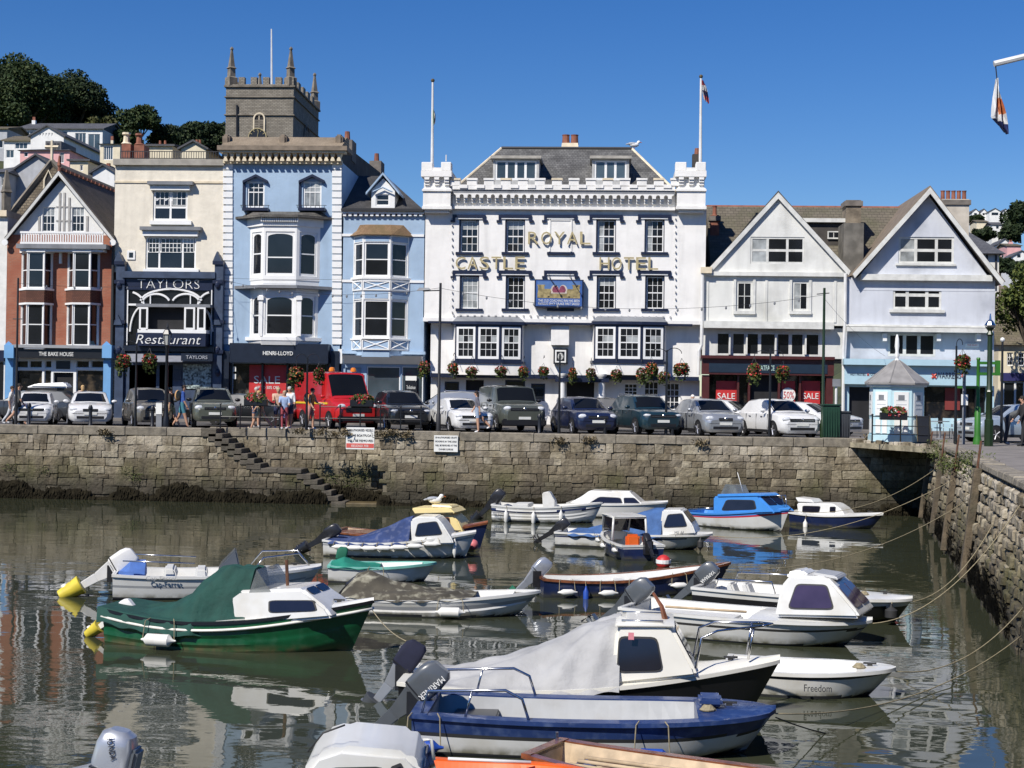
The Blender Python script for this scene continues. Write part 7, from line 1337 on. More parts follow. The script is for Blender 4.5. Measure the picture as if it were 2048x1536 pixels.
class Boat:
    def __init__(s, name, label, st, bw, B, fs, fm, fb, tw=.85, p=2.2, q=.75, rake=.3, draft=.25, mats=(GW,), bands=None, strakes=0, sole=.12, gw=.07, liner=LINER, rail=None, flare=1.2, decked=None, cat='boat', tm=.42):
        bw = (bw[0], bw[1] + max(0, bw[0] - st[0]) * .022); S, E = PW(*st), PW(*bw); s.L = (E - S).length; s.a = math.atan2(E.y - S.y, E.x - S.x); s.S = S
        s.o = thing(name, label, cat, S, s.a + 1e-4, group='small boats moored in the harbour'); s.B, s.f = B, (fs, fm, fb); s.ca, s.sa = math.cos(s.a), math.sin(s.a)
        L_ = s.L; s.tw, s.p, s.q, s.rake, s.tm = tw, p, q, rake, tm; n, m_ = 26, 15; s.gw = gw
        rows = []; ts = [1 - (1 - i / n) ** 1.25 for i in range(n + 1)]
        for t in ts:
            hb = s.hb(t); sh = s.sh(t); zk = -draft + (draft + .02 * fb) * max(0, (t - .72) / .28) ** 2.2; row = []
            for j in range(m_ + 1):
                u = j / m_; g = min(1, (u / .3) ** .75 * .84) if u < .3 else .84 + .16 * ((u - .3) / .7) ** .8
                y = hb * g ** (1 + flare * t ** 3); z = zk + (sh - zk) * u
                if strakes and u > .2: y += .03 * ((u * strakes) % 1) * min(1, hb * 4)
                row.append((t * L_ + rake * max(0, z) / fb * t ** 5, y, z))
            rows.append(row)
        mb = MB()
        for sg in (1, -1):
            for i in range(n):
                for j in range(m_):
                    f = [rows[i][j], rows[i + 1][j], rows[i + 1][j + 1], rows[i][j + 1]]; zc = sum(v[2] for v in f) / 4; ab = s.sh((ts[i] + ts[i + 1]) / 2) - zc
                    mb.mat(bands(zc, ab, (ts[i] + ts[i + 1]) / 2) if bands else 0); f = [(v[0], v[1] * sg, v[2]) for v in f]; mb.add(f if sg > 0 else f[::-1], [(0, 1, 2, 3)])
        mb.mat(0); r0 = rows[0]
        for j in range(m_): mb.mat(bands((r0[j][2] + r0[j + 1][2]) / 2, s.sh(0) - (r0[j][2] + r0[j + 1][2]) / 2, 0) if bands else 0).add([r0[j], r0[j + 1], (r0[j + 1][0], -r0[j + 1][1], r0[j + 1][2]), (r0[j][0], -r0[j][1], r0[j][2])], [(0, 1, 2, 3)])
        me = bpy.data.meshes.new('hull'); me.from_pydata(mb.v, [], mb.f)
        for x in mats: me.materials.append(x)
        me.polygons.foreach_set('material_index', mb.m); bm = bmesh.new(); bm.from_mesh(me); bmesh.ops.remove_doubles(bm, verts=bm.verts, dist=.002); bmesh.ops.recalc_face_normals(bm, faces=bm.faces); bm.to_mesh(me); bm.free()
        me.polygons.foreach_set('use_smooth', [True] * len(me.polygons)); me.set_sharp_from_angle(angle=R(25 if strakes else 40)); s.hull = link('hull', me, s.o); s.ts = ts
        # gunwale cap
        cap = MB()
        for sg in (1, -1):
            pr = []
            for t in ts:
                x, hb, sh = s.gx(t), s.hb(t), s.sh(t); i_ = max(0.0, hb - gw); pr.append([(x, sg * (hb + .025), sh - .035), (x, sg * (hb + .025), sh + .02), (x - (gw * .5 if hb < gw else 0), sg * i_, sh + .02), (x - (gw * .5 if hb < gw else 0), sg * i_, sh - .035)])
            cap.grid(pr, True)
        a = s.hb(0); cap.box(-.02, gw, -a - .02, a + .02, fs - .035, fs + .022); cap.build('gunwale', rail or GW, s.o, smooth=True)
        if liner:
            wl = lambda t: .84 ** (1 + flare * t ** 3) * max(0., 1 - 1.1 * max(0, t - .7) / .3 )* .95
            ln = MB(); td = 1. if decked is None else decked
            T = [t for t in ts if t <= min(td, .93) and s.hb(t) > gw + .06]; pr = [[(s.gx(t) if t > 0 else gw, y * (s.hb(t) - gw) * k, z) for y, k, z in ((1, 1, s.sh(t)), (1, wl(t), sole + .06), (0, 1, sole), (-1, wl(t), sole + .06), (-1, 1, s.sh(t)))] for t in T]
            ln.grid(pr); ln.add(pr[0], [(0, 1, 2, 3, 4)]); ln.add(pr[-1], [(4, 3, 2, 1, 0)]); ln.build('liner', liner, s.o)
    def hb(s, t):
        h = s.B / 2
        if t < s.tm: return h * (s.tw + (1 - s.tw) * math.sin(math.pi / 2 * t / s.tm))
        return h * max(0., 1 - ((t - s.tm) / (1 - s.tm)) ** s.p) ** s.q
    def sh(s, t):
        a, m, b_ = s.f; return a * (t - .45) * (t - 1) / .45 + m * t * (t - 1) / (.45 * -.55) + b_ * t * (t - .45) / .55
    def gx(s, t): return t * s.L + s.rake * s.sh(t) / s.f[2] * t ** 5
    def at(s, px, py, y=0.):     # picture point -> local x,z on the lengthwise plane y
        d = ray(px, py); lx = d.x * s.ca + d.y * s.sa; ly = -d.x * s.sa + d.y * s.ca
        o0 = Vector((-s.S.x, -s.S.y, HC)); ox = o0.x * s.ca + o0.y * s.sa; oy = -o0.x * s.sa + o0.y * s.ca
        t = (y - oy) / ly; return ox + t * lx, HC + t * d.z
    def deck(s, t0, t1, mat, camber=.06, name='foredeck'):
        r_ = []
        for t in [t0 + (t1 - t0) * k / 10 for k in range(11)]:
            h = max(.0, s.hb(t) - .01); r_.append([(s.gx(t), h * v, s.sh(t) + .012 + camber * (1 - v * v)) for v in (-1, -.6, 0, .6, 1)])
        m = MB(); m.grid(r_); m.add([r_[0][0], r_[0][2], r_[0][4], (r_[0][4][0], r_[0][4][1] * .8, r_[0][4][2] - .2), (r_[0][0][0], r_[0][0][1] * .8, r_[0][0][2] - .2)], [(0, 1, 2, 3, 4)]); dk = m.build(name, mat, s.o, smooth='all')
        if name == 'foredeck' and t1 == 1:
            x, z = s.gx(.9), s.sh(.9) + camber + .01; MB().box(x - .1, x + .1, -.02, .02, z + .03, z + .055).box(x - .04, x + .04, -.015, .015, z - .02, z + .04).build('cleat', RUB, dk)
            x, z = s.gx(t0 * .3 + .6), s.sh(t0 * .3 + .6) + camber * .8; y = s.hb(t0 * .3 + .6) * -.35; MB().tube([(x + (.1 - .012 * k / 8) * math.cos(k * .8), y + (.1 - .012 * k / 8) * math.sin(k * .8), z + .02 + .0015 * k) for k in range(40)], .014, 5).build('rope_coil', ROPE, dk)
        return dk
    def prof(s, name, mat, pts, w0, w1, pl=None, bevel=.04, wins=(), glass=BW, par=None, front=None, frame=RUB, nose=1.):
        """solid from a side outline (picture points on the near side plane); half width w0 at its foot, w1 at its top, nose narrows it forward"""
        pl = -w0 if pl is None else pl; q = [s.at(x, y, pl) for x, y in pts]; za, zz_ = min(p_[1] for p_ in q), max(p_[1] for p_ in q); q = [s.at(x, y, pl + abs(pl) * .7 * max(0, min(1, ((p_[1] - za) / (zz_ - za) - .35) / .4))) for (x, y), p_ in zip(pts, q)]; z0, z1 = min(p[1] for p in q), max(p[1] for p in q); xa, xb = min(p[0] for p in q), max(p[0] for p in q)
        wf = lambda x, z: (w0 + (w1 - w0) * (z - z0) / (z1 - z0)) * (1 - (1 - nose) * ((x - xa) / (xb - xa)) ** 2)
        n = len(q); m = MB().add([(p[0], -wf(*p), p[1]) for p in q] + [(p[0], wf(*p), p[1]) for p in q], [tuple(range(n)), tuple(range(2 * n - 1, n - 1, -1))] + [((i + 1) % n, i, i + n, (i + 1) % n + n) for i in range(n)])
        o = m.build(name, mat, par or s.o, bevel=bevel, smooth=True)
        for wq in wins:
            P = [s.at(x, y, pl) for x, y in wq]
            for sg in (-1, 1):
                for grow, th, mt, nm in ((1.07, .012, frame, 'window_frame'), (1., .018, glass, 'window')):
                    cx = sum(p[0] for p in P) / len(P); cz = sum(p[1] for p in P) / len(P); V4 = [(cx + (p[0] - cx) * grow, cz + (p[1] - cz) * (grow + (grow - 1) * .8)) for p in P]
                    # round the corners
                    R4 = []
                    for i in range(len(V4)):
                        a, b_, c = Vector(V4[i - 1]), Vector(V4[i]), Vector(V4[(i + 1) % len(V4)]); e1, e2 = b_ + (a - b_) * .16, b_ + (c - b_) * .16
                        for f in (0, .35, .65, 1): R4.append(tuple(e1 * (1 - f) ** 2 + b_ * 2 * f * (1 - f) + e2 * f * f))
                    k = len(R4); m = MB().add([(p[0], sg * (wf(*p) - .03), p[1]) for p in R4] + [(p[0], sg * (wf(*p) + th), p[1]) for p in R4], [tuple(range(k)), tuple(range(2 * k - 1, k - 1, -1))] + [((i + 1) % k, i, i + k, (i + 1) % k + k) for i in range(k)]); m.build(nm, mt, o)
        if front:
            i, u0, u1, v0, v1 = front; a, b_ = q[i], q[i + 1]
            if a[1] > b_[1]: a, b_ = b_, a
            Q = [(a[0], wf(*a), a[1]), (a[0], -wf(*a), a[1]), (b_[0], -wf(*b_), b_[1]), (b_[0], wf(*b_), b_[1])]; Q = [Q[1], Q[0], Q[3], Q[2]]
            for (uu0, uu1) in ((u0, .5 - .02), (.5 + .02, u1)): panel(MB(), Q, uu0, uu1, v0, v1, .015, .05, lift=.002).build('front_window', glass, o)
        return o
    def cover(s, name, mat, ridge, e0=None, drop=.06, power=1.7, fold=.02, seed=1, edge=None, top=.0):
        """cloth from gunwale to gunwale over a ridge given in picture points (mid plane)"""
        q = [s.at(x, y, 0.) for x, y in ridge]; N = 54; xe = q[-1][0]; rows = []; rg = random.Random(seed); ph = [rg.uniform(0, 6) for _ in range(6)]
        for i in range(N + 1):
            x = q[0][0] + (q[-1][0] - q[0][0]) * i / N
            k = max(j for j in range(len(q) - 1) if q[j][0] <= x + 1e-6); f = (x - q[k][0]) / max(1e-6, q[k + 1][0] - q[k][0]); zr = q[k][1] + (q[k + 1][1] - q[k][1]) * min(1, f)
            t = min(1, max(0, x / s.L)); h = s.hb(t) + .045 if edge is None else edge(t); ze = s.sh(t) - drop; row = []
            for j in range(41):
                v = -1 + j / 20.; fan = math.atan2(xe - x + .05, .25 + abs(v)); fw_ = fold * 1.5 * math.sin(fan * 17 + ph[5] + 2 * (v > 0)) * min(1, (xe - x) * 2.5) * abs(v) * (1 - abs(v) ** 6); av = abs(v); sag = 1 - max(0, (av - top) / (1 - top)) ** power if av > top else 1.
                z = ze + (zr - ze) * sag + fold * (1 - av ** 4) * (math.sin(x * 9 + v * 5 + ph[0]) * .5 + math.sin(x * 4.2 - v * 9 + ph[1]) + .6 * math.sin(v * 16 + x * 2 + ph[2])) * (av > .05) * .6 + fw_
                if drop > 0 and av < .97: z = max(z, s.sh(t) + .035)
                row.append((x, h * v * (1 + .015 * math.sin(x * 14 + ph[3])), z + (.0 if av < 1 else -.01 + .02 * math.sin(x * 11 + ph[4]))))
            rows.append(row)
        m = MB().grid(rows); m.add(rows[0], [tuple(range(41))]); m.add(rows[-1], [tuple(range(40, -1, -1))]); return m.build(name, mat, s.o, smooth='all')
    def tube(s, name, mat, pts, r_=.016, par=None, n=6): return MB().tube(pts, r_, n).build(name, mat, par or s.o, smooth='all')
    def motor(s, mat, y=0., z=None, tilt=62, k=1., bag=None, x=-.12, text_=None, tmat=None, cowl2=None):
        """outboard tilted up: the cowl leans forward over the transom, the leg points aft"""
        z = s.f[0] + .02 if z is None else z; T = Matrix.Translation((x, y, z)) @ Matrix.Rotation(R(tilt), 4, 'Y') @ Matrix.Scale(k * .84, 4); br = MB().box(-.05, .14, -.12, .12, -.25, .12).build('outboard_bracket', OBB, s.o, Matrix.Translation((x, y, z)))
        lg = MB(); lg.hexa([(-.07, -.045, -.8), (.07, -.045, -.8), (.07, .045, -.8), (-.07, .045, -.8)], [(-.1, -.06, -.3), (.09, -.06, -.3), (.09, .06, -.3), (-.1, .06, -.3)]); lg.hexa([(-.1, -.06, -.3), (.09, -.06, -.3), (.09, .06, -.3), (-.1, .06, -.3)], [(-.19, -.12, .08), (.15, -.12, .08), (.15, .12, .08), (-.19, .12, .08)]); MB().box(-.235, .175, -.15, .15, .115, .135).build('cowl_seam', OBB, br, T); lg.hexa([(-.22, -.012, -.84), (.14, -.012, -.84), (.14, .012, -.84), (-.22, .012, -.84)], [(-.24, -.1, -.8), (.14, -.1, -.8), (.14, .1, -.8), (-.24, .1, -.8)]); lg.hexa([(-.05, -.02, -1.1), (.05, -.02, -1.1), (.05, .02, -1.1), (-.05, .02, -1.1)], [(-.08, -.04, -.8), (.12, -.04, -.8), (.12, .04, -.8), (-.08, .04, -.8)])
        lg.build('outboard_leg', cowl2 or mat, br, T, bevel=.02, smooth=True); MB().tube([(-.22, 0, -.96), (.16, 0, -.96)], .06, 8, .03).build('gearcase', cowl2 or mat, br, T, smooth='all')
        if not bag:
            pm = MB()
            for a in range(3): an = R(120 * a); pm.add([(-.24, 0, -.96), (-.27, .14 * math.cos(an) - .05 * math.sin(an), -.96 + .14 * math.sin(an) + .05 * math.cos(an)), (-.22, .16 * math.cos(an), -.96 + .16 * math.sin(an)), (-.25, .1 * math.cos(an) + .06 * math.sin(an), -.96 + .1 * math.sin(an) - .06 * math.cos(an))], [(0, 1, 2, 3)])
            pm.build('propeller', OBB, br, T)
        c = MB(); sec = [(.0, .17, .125), (.05, .19, .145), (.3, .2, .148), (.46, .178, .13), (.53, .12, .085)]; rows = []
        for zz, rx, ry in sec: rows.append([(-.03 + rx * math.copysign(abs(math.cos(a)) ** .42, math.cos(a)) * 1.08 - zz * .06, ry * math.copysign(abs(math.sin(a)) ** .42, math.sin(a)), .08 + zz + rx * .25 * math.cos(a) * (zz > .4)) for a in [2 * math.pi * i / 20 for i in range(20)]])
        c.grid(rows, True); c.add(rows[0], [tuple(range(19, -1, -1))]); c.add(rows[-1], [tuple(range(20))]); cw = c.build('outboard_cowl', mat, br, T, smooth=True)
        if text_: text(text_, 'lettering', tmat or WHT, br, tuple(T @ Vector((.02, -.153, .34))), .07 * k, .36 * k, .003, rot=(R(90), R(90 + tilt), 0))
        if bag: MB().lathe([(.13, -1.18), (.2, -.72), (.21, -.7), (.2, -.69)], 14).build(bag[1], bag[0], br, T @ Matrix.Translation((-.03, 0, .05)), smooth=True)
        return br
    def fender(s, t, dz=0., mat=FEN, horiz=False, label='', r_=.085, ln=.42, side=-1):
        y = side * (s.hb(t) + r_ + .02); x = s.gx(t) if t < .9 else s.gx(t) - .1; z = s.sh(t) - .1 + dz; c, sn = math.cos(s.a), math.sin(s.a); wp = s.S + Vector((x * c - y * sn, x * sn + y * c, z - (0 if horiz else ln * .5)))
        o = thing('boat_fender', label, 'fender', wp, s.a + 1e-4, group='fenders hung on the moored boats'); pr = [(.015, -ln / 2 - .05), (.03, -ln / 2), (r_, -ln / 2 + .07), (r_, ln / 2 - .07), (.03, ln / 2), (.015, ln / 2 + .06)]
        MB().lathe(pr, 12).build('body', mat, o, Matrix.Rotation(R(90), 4, 'Y') if horiz else None, smooth=True)
        if horiz: 
            for sg in (-1, 1): MB().tube([(sg * ln * .55, 0, 0), (sg * ln * .5, .05, .1 - dz), (sg * ln * .4, r_ + .03, .14 - dz)], .008, 4).build('lanyard', ROPE, o)
        else: MB().tube([(0, 0, ln / 2), (0, r_ * .7, ln / 2 + .12 - dz)], .008, 4).build('lanyard', ROPE, o)
    def word(s, t_, px0, px1, py0, py1, mat, y=None):
        t = max(0, s.at((px0 + px1) / 2, py1, 0)[0] / s.L); yy = -(s.hb(t)) - .02 if y is None else y; a = s.at(px0, py1, yy); b_ = s.at(px1, py0, yy); dy = (s.hb(min(1, t + .04)) - s.hb(max(0, t - .04))) / (.08 * s.L)
        text(t_, 'lettering', mat, s.o, ((a[0] + b_[0]) / 2, yy - .05, a[1]), abs(b_[1] - a[1]), abs(b_[0] - a[0]), .006, rot=(R(90), 0, -math.atan(dy)))
def bnd(*lv): return lambda z, ab, t: next((i for lo, hi, i in lv if lo <= ab < hi), 0) if z > .03 else len(lv) and lv[-1][2] if z <= .03 else 0
def bands_(anti, *lv):
    def f(z, ab, t):
        if z < .045: return anti
        for lo, hi, i in lv:
            if lo <= ab < hi: return i
        return 0
    return f
# --- A yellow-cabin wooden launch, behind the blue-covered boat
b = Boat('wooden_launch', 'dark wooden launch with pale yellow wheelhouse behind the blue-covered boat', (676, 1092), (958, 1098), 1.6, .5, .45, .85, .8, 2.0, .8, .25, mats=(NH, ANTI), bands=bands_(1), rail=VARN, liner=TEAKW)
b.deck(.66, 1, VARN); b.prof('wheelhouse', YEL, [(845, 1076), (838, 1024), (906, 1024), (922, 1040), (928, 1068)], .55, .46, -.5, .03, [[(876, 1058), (874, 1036), (898, 1036), (902, 1058)]], frame=VARN); b.prof('wheelhouse_roof', YEL, [(833, 1028), (832, 1014), (908, 1014), (912, 1026)], .62, .58, -.5, .03); b.prof('roof_box', YEL, [(866, 1014), (868, 1008), (906, 1010), (906, 1016)], .4, .36, -.3, .02)
for t in (.12, .3): MB().box(b.L * t, b.L * t + .22, -.6, .6, .36, .4).build('thwart', VARN, b.o)
MB().box(.0, b.L * .3, -.5, .5, .42, .46).build('engine_box', VARN, b.o)
gp_ = b.at(870, 1010); gull('seagull resting on the yellow wheelhouse roof', b.S + Vector((gp_[0] * b.ca, gp_[0] * b.sa, gp_[1] - .02)), 20)
c_ = b.S + Vector((b.ca * (b.L + .3), b.sa * (b.L + .3), .35)); bo = thing('mooring_buoy', 'round pink mooring buoy hanging at the wooden launch bow', 'buoy', PW(948, 1094, .2) + Vector((0, -.3, .05))); MB().ball(PW(948, 1094, .2) + Vector((0, -.3, .1)), .15, 12, 8).build('ball', M('buoy_pink', (.6, .16, .17), .5, .1), bo, smooth='all')
# --- B blue-covered cabin boat
b = Boat('cabin_boat', 'white cabin boat with blue canvas cover and a row of fenders', (657, 1108), (930, 1110), 1.55, .45, .42, .72, .85, 2.2, .75, .3, mats=(GW, GG, ANTI), bands=bands_(2, (.1, .16, 1)), rail=GW)
b.deck(.62, 1, GW); b.prof('cabin', GW, [(822, 1090), (826, 1038), (838, 1031), (876, 1032), (888, 1044), (904, 1078), (908, 1088)], .6, .48, -.55, .04, [[(831, 1072), (836, 1048), (872, 1044), (884, 1068)]], front=(5, .08, .92, .2, .9)); b.cover('cover', CVB, [(668, 1082), (720, 1072), (770, 1056), (812, 1036), (828, 1031)], fold=.018, seed=3, top=.15)
b.motor(OBB, tilt=60, k=1.0, bag=(OBB, 'bucket'))
for k in range(7): b.fender(.14 + k * .105, -.02, FEN, True, 'white fender on the blue-covered boat, %s from its stern' % ORD[k], .07, .4)
b.fender(.92, -.05, FEN, False, 'white fender hanging upright near the blue-covered boat bow', .06, .4)
# --- C open white boat with navy stripe, D white cuddy boat behind it
d = Boat('cuddy_boat', 'white cuddy boat with swept cabin close to the quay wall', (1140, 1030), (1322, 1032), 1.7, .5, .5, .6, .85, 2.4, .7, .25, mats=(GW, ANTI), bands=bands_(1)); d.deck(.4, 1, GW); d.prof('cabin', GW, [(1128, 1012), (1165, 992), (1182, 980), (1262, 984), (1292, 1014)], .62, .45, -.5, .04, [[(1180, 1006), (1200, 994), (1240, 996), (1246, 1010)], [(1250, 1010), (1248, 996), (1268, 996), (1284, 1010)]]); d.prof('hatch', GW, [(1222, 986), (1224, 981), (1262, 982), (1262, 988)], .3, .28, -.3, .02)
c = Boat('open_boat', 'white open boat with three grey fenders and navy stripe near the wall', (990, 1040), (1185, 1042), 1.5, .6, .55, .74, .85, 2.2, .75, .35, mats=(GW, NH, ANTI), bands=bands_(2, (.14, .2, 1)), strakes=6)
c.motor(OBB, tilt=45, k=1.15, x=-.1, bag=(OBB, 'bucket')); c.prof('console', LINER, [(1088, 1015), (1086, 985), (1100, 982), (1112, 1002), (1112, 1015)], .25, .2, 0, .03); c.prof('seat', LINER, [(1030, 1014), (1030, 1006), (1062, 1006), (1062, 1014)], .5, .5, 0, .02); c.word('FREEFISH', 986, 1012, 1025, 1031, INK)
MB().box(c.L * .5, c.L * .5 + .3, -.15, .15, .6, 1.05).build('motor_hood', OBS, c.o, bevel=.08, smooth=True)
for k, t in enumerate((.16, .44, .7)): c.fender(t, -.06, FEN, False, 'upright fender on the striped open boat, %s from its stern' % ORD[k], .075, .42)
# --- E blue cabin boat, F navy sloop-like boat
e = Boat('blue_cabin_boat', 'white hulled boat with bright blue cabin and deck', (1385, 1046), (1562, 1060), 1.7, .45, .5, .8, .75, 2.0, .75, .35, mats=(GW, REDL, EBL, ANTI), bands=bands_(3, (0, .1, 2), (.1, .15, 1)), rail=EBL, liner=EBL)
e.deck(.55, 1, EBL); e.prof('cabin', EBL, [(1430, 1030), (1440, 992), (1528, 990), (1548, 1016), (1552, 1026)], .62, .5, -.5, .05, [[(1448, 1020), (1456, 1000), (1508, 1001), (1514, 1018)]], front=(2, .08, .92, .2, .85)); e.prof('roof', EBL, [(1436, 994), (1438, 988), (1528, 986), (1532, 992)], .56, .5, -.5, .02); q = [e.at(x, y, 0) for x, y in ((1452, 988), (1462, 968), (1480, 970), (1488, 988))]; MB().slab(q, -.3, .3).build('windbreak', CLEAR, e.o)
e.tube('grab_rail', STEEL, [(*(lambda a: (a[0], -.7, a[1]))(e.at(1376, 1018, -.7)),), (*(lambda a: (a[0], -.7, a[1]))(e.at(1425, 1016, -.7)),)], .02); e.tube('aerial', PIPEW, [(e.at(1486, 985)[0], 0, e.at(1486, 985)[1]), (e.at(1475, 945)[0], 0, e.at(1475, 945)[1])], .012)
for sg in (-1, 1): e.tube('pulpit', STEEL, [(e.L * .85, sg * .35, .8), (e.L * .86, sg * .33, 1.2), (e.L * 1.02, sg * .12, 1.25), (e.L * 1.05, sg * .05, .85)], .015)
b = Boat('navy_motor_sailer', 'navy hulled boat with low white cabin and portholes beside the blue cabin boat', (1592, 1048), (1742, 1055), 1.5, .45, .42, .55, .8, 2.2, .75, .45, mats=(NH, GW, ANTI), bands=bands_(2, (0, .05, 1)), rail=GW); b.deck(.0, 1, GW)
b.prof('cabin', GW, [(1598, 1034), (1600, 1005), (1672, 1006), (1688, 1018), (1692, 1034)], .5, .42, -.45, .04, [[(1606, 1024), (1606, 1012), (1640, 1013), (1638, 1024)], [(1660, 1024), (1660, 1014), (1671, 1014), (1671, 1024)]]); b.prof('cabin_roof', GW, [(1596, 1004), (1596, 994), (1628, 998), (1628, 1006)], .4, .36, -.4, .02); b.fender(.26, -.1, FEN, False, 'tall white fender on the navy hulled boat', .08, .55)
# --- G white cathedral-hull boat under blue cover
g = Boat('cathedral_hull_boat', 'white square-bowed boat under a mid blue cover with small cabin', (1120, 1088), (1388, 1093), 1.6, .42, .42, .48, .95, 4.5, .55, .55, mats=(GW, NH, ANTI), bands=bands_(2, (.1, .13, 1)), flare=2.2); g.deck(.6, 1, GW)
g.prof('cabin', GW, [(1318, 1072), (1328, 1018), (1366, 1018), (1386, 1050), (1392, 1068)], .62, .5, -.55, .04, [[(1328, 1054), (1336, 1030), (1364, 1028), (1374, 1052)]], front=(2, .08, .92, .15, .85)); g.cover('cover', CVL, [(1146, 1064), (1190, 1054), (1250, 1036), (1310, 1016), (1330, 1016)], fold=.02, seed=5, top=.12); g.motor(OBB, tilt=58, k=.9); g.word('MILANESE', 1348, 1384, 1062, 1068, GG)
g.fender(.97, -.02, RUB, False, 'black fender at the bow of the blue-covered square-bowed boat', .09, .3)
# --- H small wheelhouse dinghy seen from astern
h = Boat('wheelhouse_dinghy', 'small dark dinghy with white framed wheelhouse seen from its open stern', (1287, 1122), (1222, 1100), 1.35, .42, .45, .6, .9, 2.2, .7, .2, mats=(NH, GW, ANTI), bands=bands_(2, (0, .07, 1)), rail=GW)
fr = MB(); w_ = .52; x0, x1 = h.L * .42, h.L * .85
for sg in (-1, 1): fr.tube([(x0, sg * w_, .45), (x0 + .02, sg * w_ * .92, 1.1), (x1 - .1, sg * w_ * .8, 1.1), (x1, sg * w_ * .75, .6)], .035, 6)
fr.tube([(x0 + .02, -w_ * .92, 1.1), (x0 + .02, w_ * .92, 1.1)], .035, 6); wh = fr.build('wheelhouse_frame', GW, h.o, smooth='all'); MB().box(x0 - .03, x1 - .05, -w_ * .95, w_ * .95, 1.1, 1.15).build('wheelhouse_roof', GW, wh, bevel=.02); panel(MB(), [(x1, w_ * .72, .62), (x1, -w_ * .72, .62), (x1 - .1, -w_ * .76, 1.08), (x1 - .1, w_ * .76, 1.08)], 0, 1, 0, 1, .01).build('windscreen', BW, wh)
for sg in (-1, 1): MB().add([(x0 + .05, sg * w_, .7), (x1 - .05, sg * w_ * .78, .7), (x1 - .12, sg * w_ * .8, 1.06), (x0 + .05, sg * w_ * .93, 1.06)], [(0, 1, 2, 3)]).build('side_glass', BW, wh)
h.deck(.84, 1, GW); MB().box(h.L * .3, h.L * .3 + .2, -.2, .2, .15, .65).build('life_jacket', ORH, h.o, bevel=.06); h.motor(OBB, tilt=55, k=.8, y=-.1)
for k, (t, sd) in enumerate(((.12, 1), (.45, 1), (.75, 1))): h.fender(t, -.05, FEN, True, 'white fender on the small wheelhouse dinghy, %s from its stern' % ORD[k], .07, .3, sd)
q = PW(1327, 1122, .15); o = thing('marker_buoy', 'red and white buoy floating beside the wheelhouse dinghy', 'buoy', q); MB().ball((q.x, q.y, .12), (.2, .2, .2), 12, 8).build('ball', REDS, o, smooth='all'); MB().lathe([(.202, -.05), (.205, .05)], 14, (q.x, q.y, .14)).build('white_band', PW_, o)
# --- I long navy open boat with wooden gunwale
b = Boat('navy_rowing_boat', 'long navy open boat with varnished gunwale and hanging fenders', (1078, 1190), (1428, 1178), 1.35, .42, .38, .7, .75, 1.9, .8, .4, mats=(NH, ANTI), bands=bands_(1), rail=VARN, gw=.06)
for t in (.2, .45, .68): MB().box(b.L * t, b.L * t + .2, -b.hb(t) + .05, b.hb(t) - .05, .26, .3).build('thwart', LINER, b.o)
b.motor(OBS, tilt=48, k=.95, bag=(M('bucket_green', (.01, .12, .06), .6, .1), 'bucket')); b.fender(.22, -.04, FENB, False, 'long blue fender on the navy open boat', .065, .6)
for k, t in enumerate((.12, .34, .5, .74)): b.fender(t, -.14, FEN, True, 'white fender along the navy open boat, %s from its stern' % ORD[k], .07, .34)
# --- J white open boat with white motor, K small teal-trimmed boat
j = Boat('white_sport_boat', 'white sport boat with lettering and a white tilted motor', (230, 1192), (606, 1180), 1.75, .55, .5, .62, .9, 2.6, .65, .4, mats=(GW, GG, ANTI), bands=bands_(2, (.2, .24, 1))); j.deck(.68, 1, GW); j.motor(OBW, tilt=60, k=1.25, bag=(YB_, 'yellow_bucket')); j.word('Cap-Ferret', 292, 354, 1152, 1162, GG)
j.prof('console', OBD, [(434, 1150), (440, 1128), (472, 1095), (484, 1150)], .35, .25, 0, .03); j.prof('seat', LINER, [(330, 1152), (330, 1132), (350, 1132), (356, 1152)], .5, .45, 0, .04); j.prof('seat', LINER, [(390, 1152), (392, 1134), (414, 1134), (416, 1152)], .45, .4, 0, .04); j.cover('furled_bimini', M('canvas_blue', (.06, .14, .4), .8, .15, 5), [(240, 1140), (262, 1118), (292, 1120)], fold=.01, edge=lambda t: .5)
for sg in (-1, 1): j.tube('bow_rail', STEEL, [(j.L * .72, sg * .75, .6), (j.L * .78, sg * .68, .9), (j.L * .97, sg * .3, .95), (j.L * 1.03, sg * .12, .66)], .018); j.tube('bimini_pole', STEEL, [(.2, sg * .7, .85), (j.L * .42, sg * .66, .78)], .016)
k = Boat('teal_trimmed_dinghy', 'small white boat with teal netting and green motor cover', (660, 1160), (848, 1158), 1.3, .4, .37, .45, .9, 2.4, .7, .3, mats=(GW, ANTI), bands=bands_(1), rail=M('teal_rail', (.2, .5, .42), .5, .1)); k.cover('teal_sheet', CVK, [(664, 1122), (690, 1112), (715, 1124), (760, 1138)], fold=.012, drop=.0); k.motor(M('motor_green_bag', (.01, .12, .07), .8, .1), tilt=15, k=.75, x=.25); k.fender(.5, -.12, FEN, True, 'white fender on the small teal-trimmed boat', .08, .36)
# --- L white boat under lichen-spotted tarp
b = Boat('tarp_covered_boat', 'white boat under an olive tarpaulin spotted with lichen', (705, 1222), (1032, 1224), 1.45, .36, .34, .52, .92, 2.6, .65, .5, mats=(GW, GG, ANTI), bands=bands_(2, (.12, .2, 1)), strakes=3); b.cover('tarpaulin', CVT, [(690, 1176), (716, 1146), (740, 1140), (790, 1162), (850, 1174), (920, 1182), (950, 1192)], fold=.03, seed=9, drop=-.01, power=1.4); b.motor(OBB, tilt=55, k=.9); b.fender(.62, -.12, FEN, True, 'fat white fender on the tarpaulin-covered boat', .1, .5)
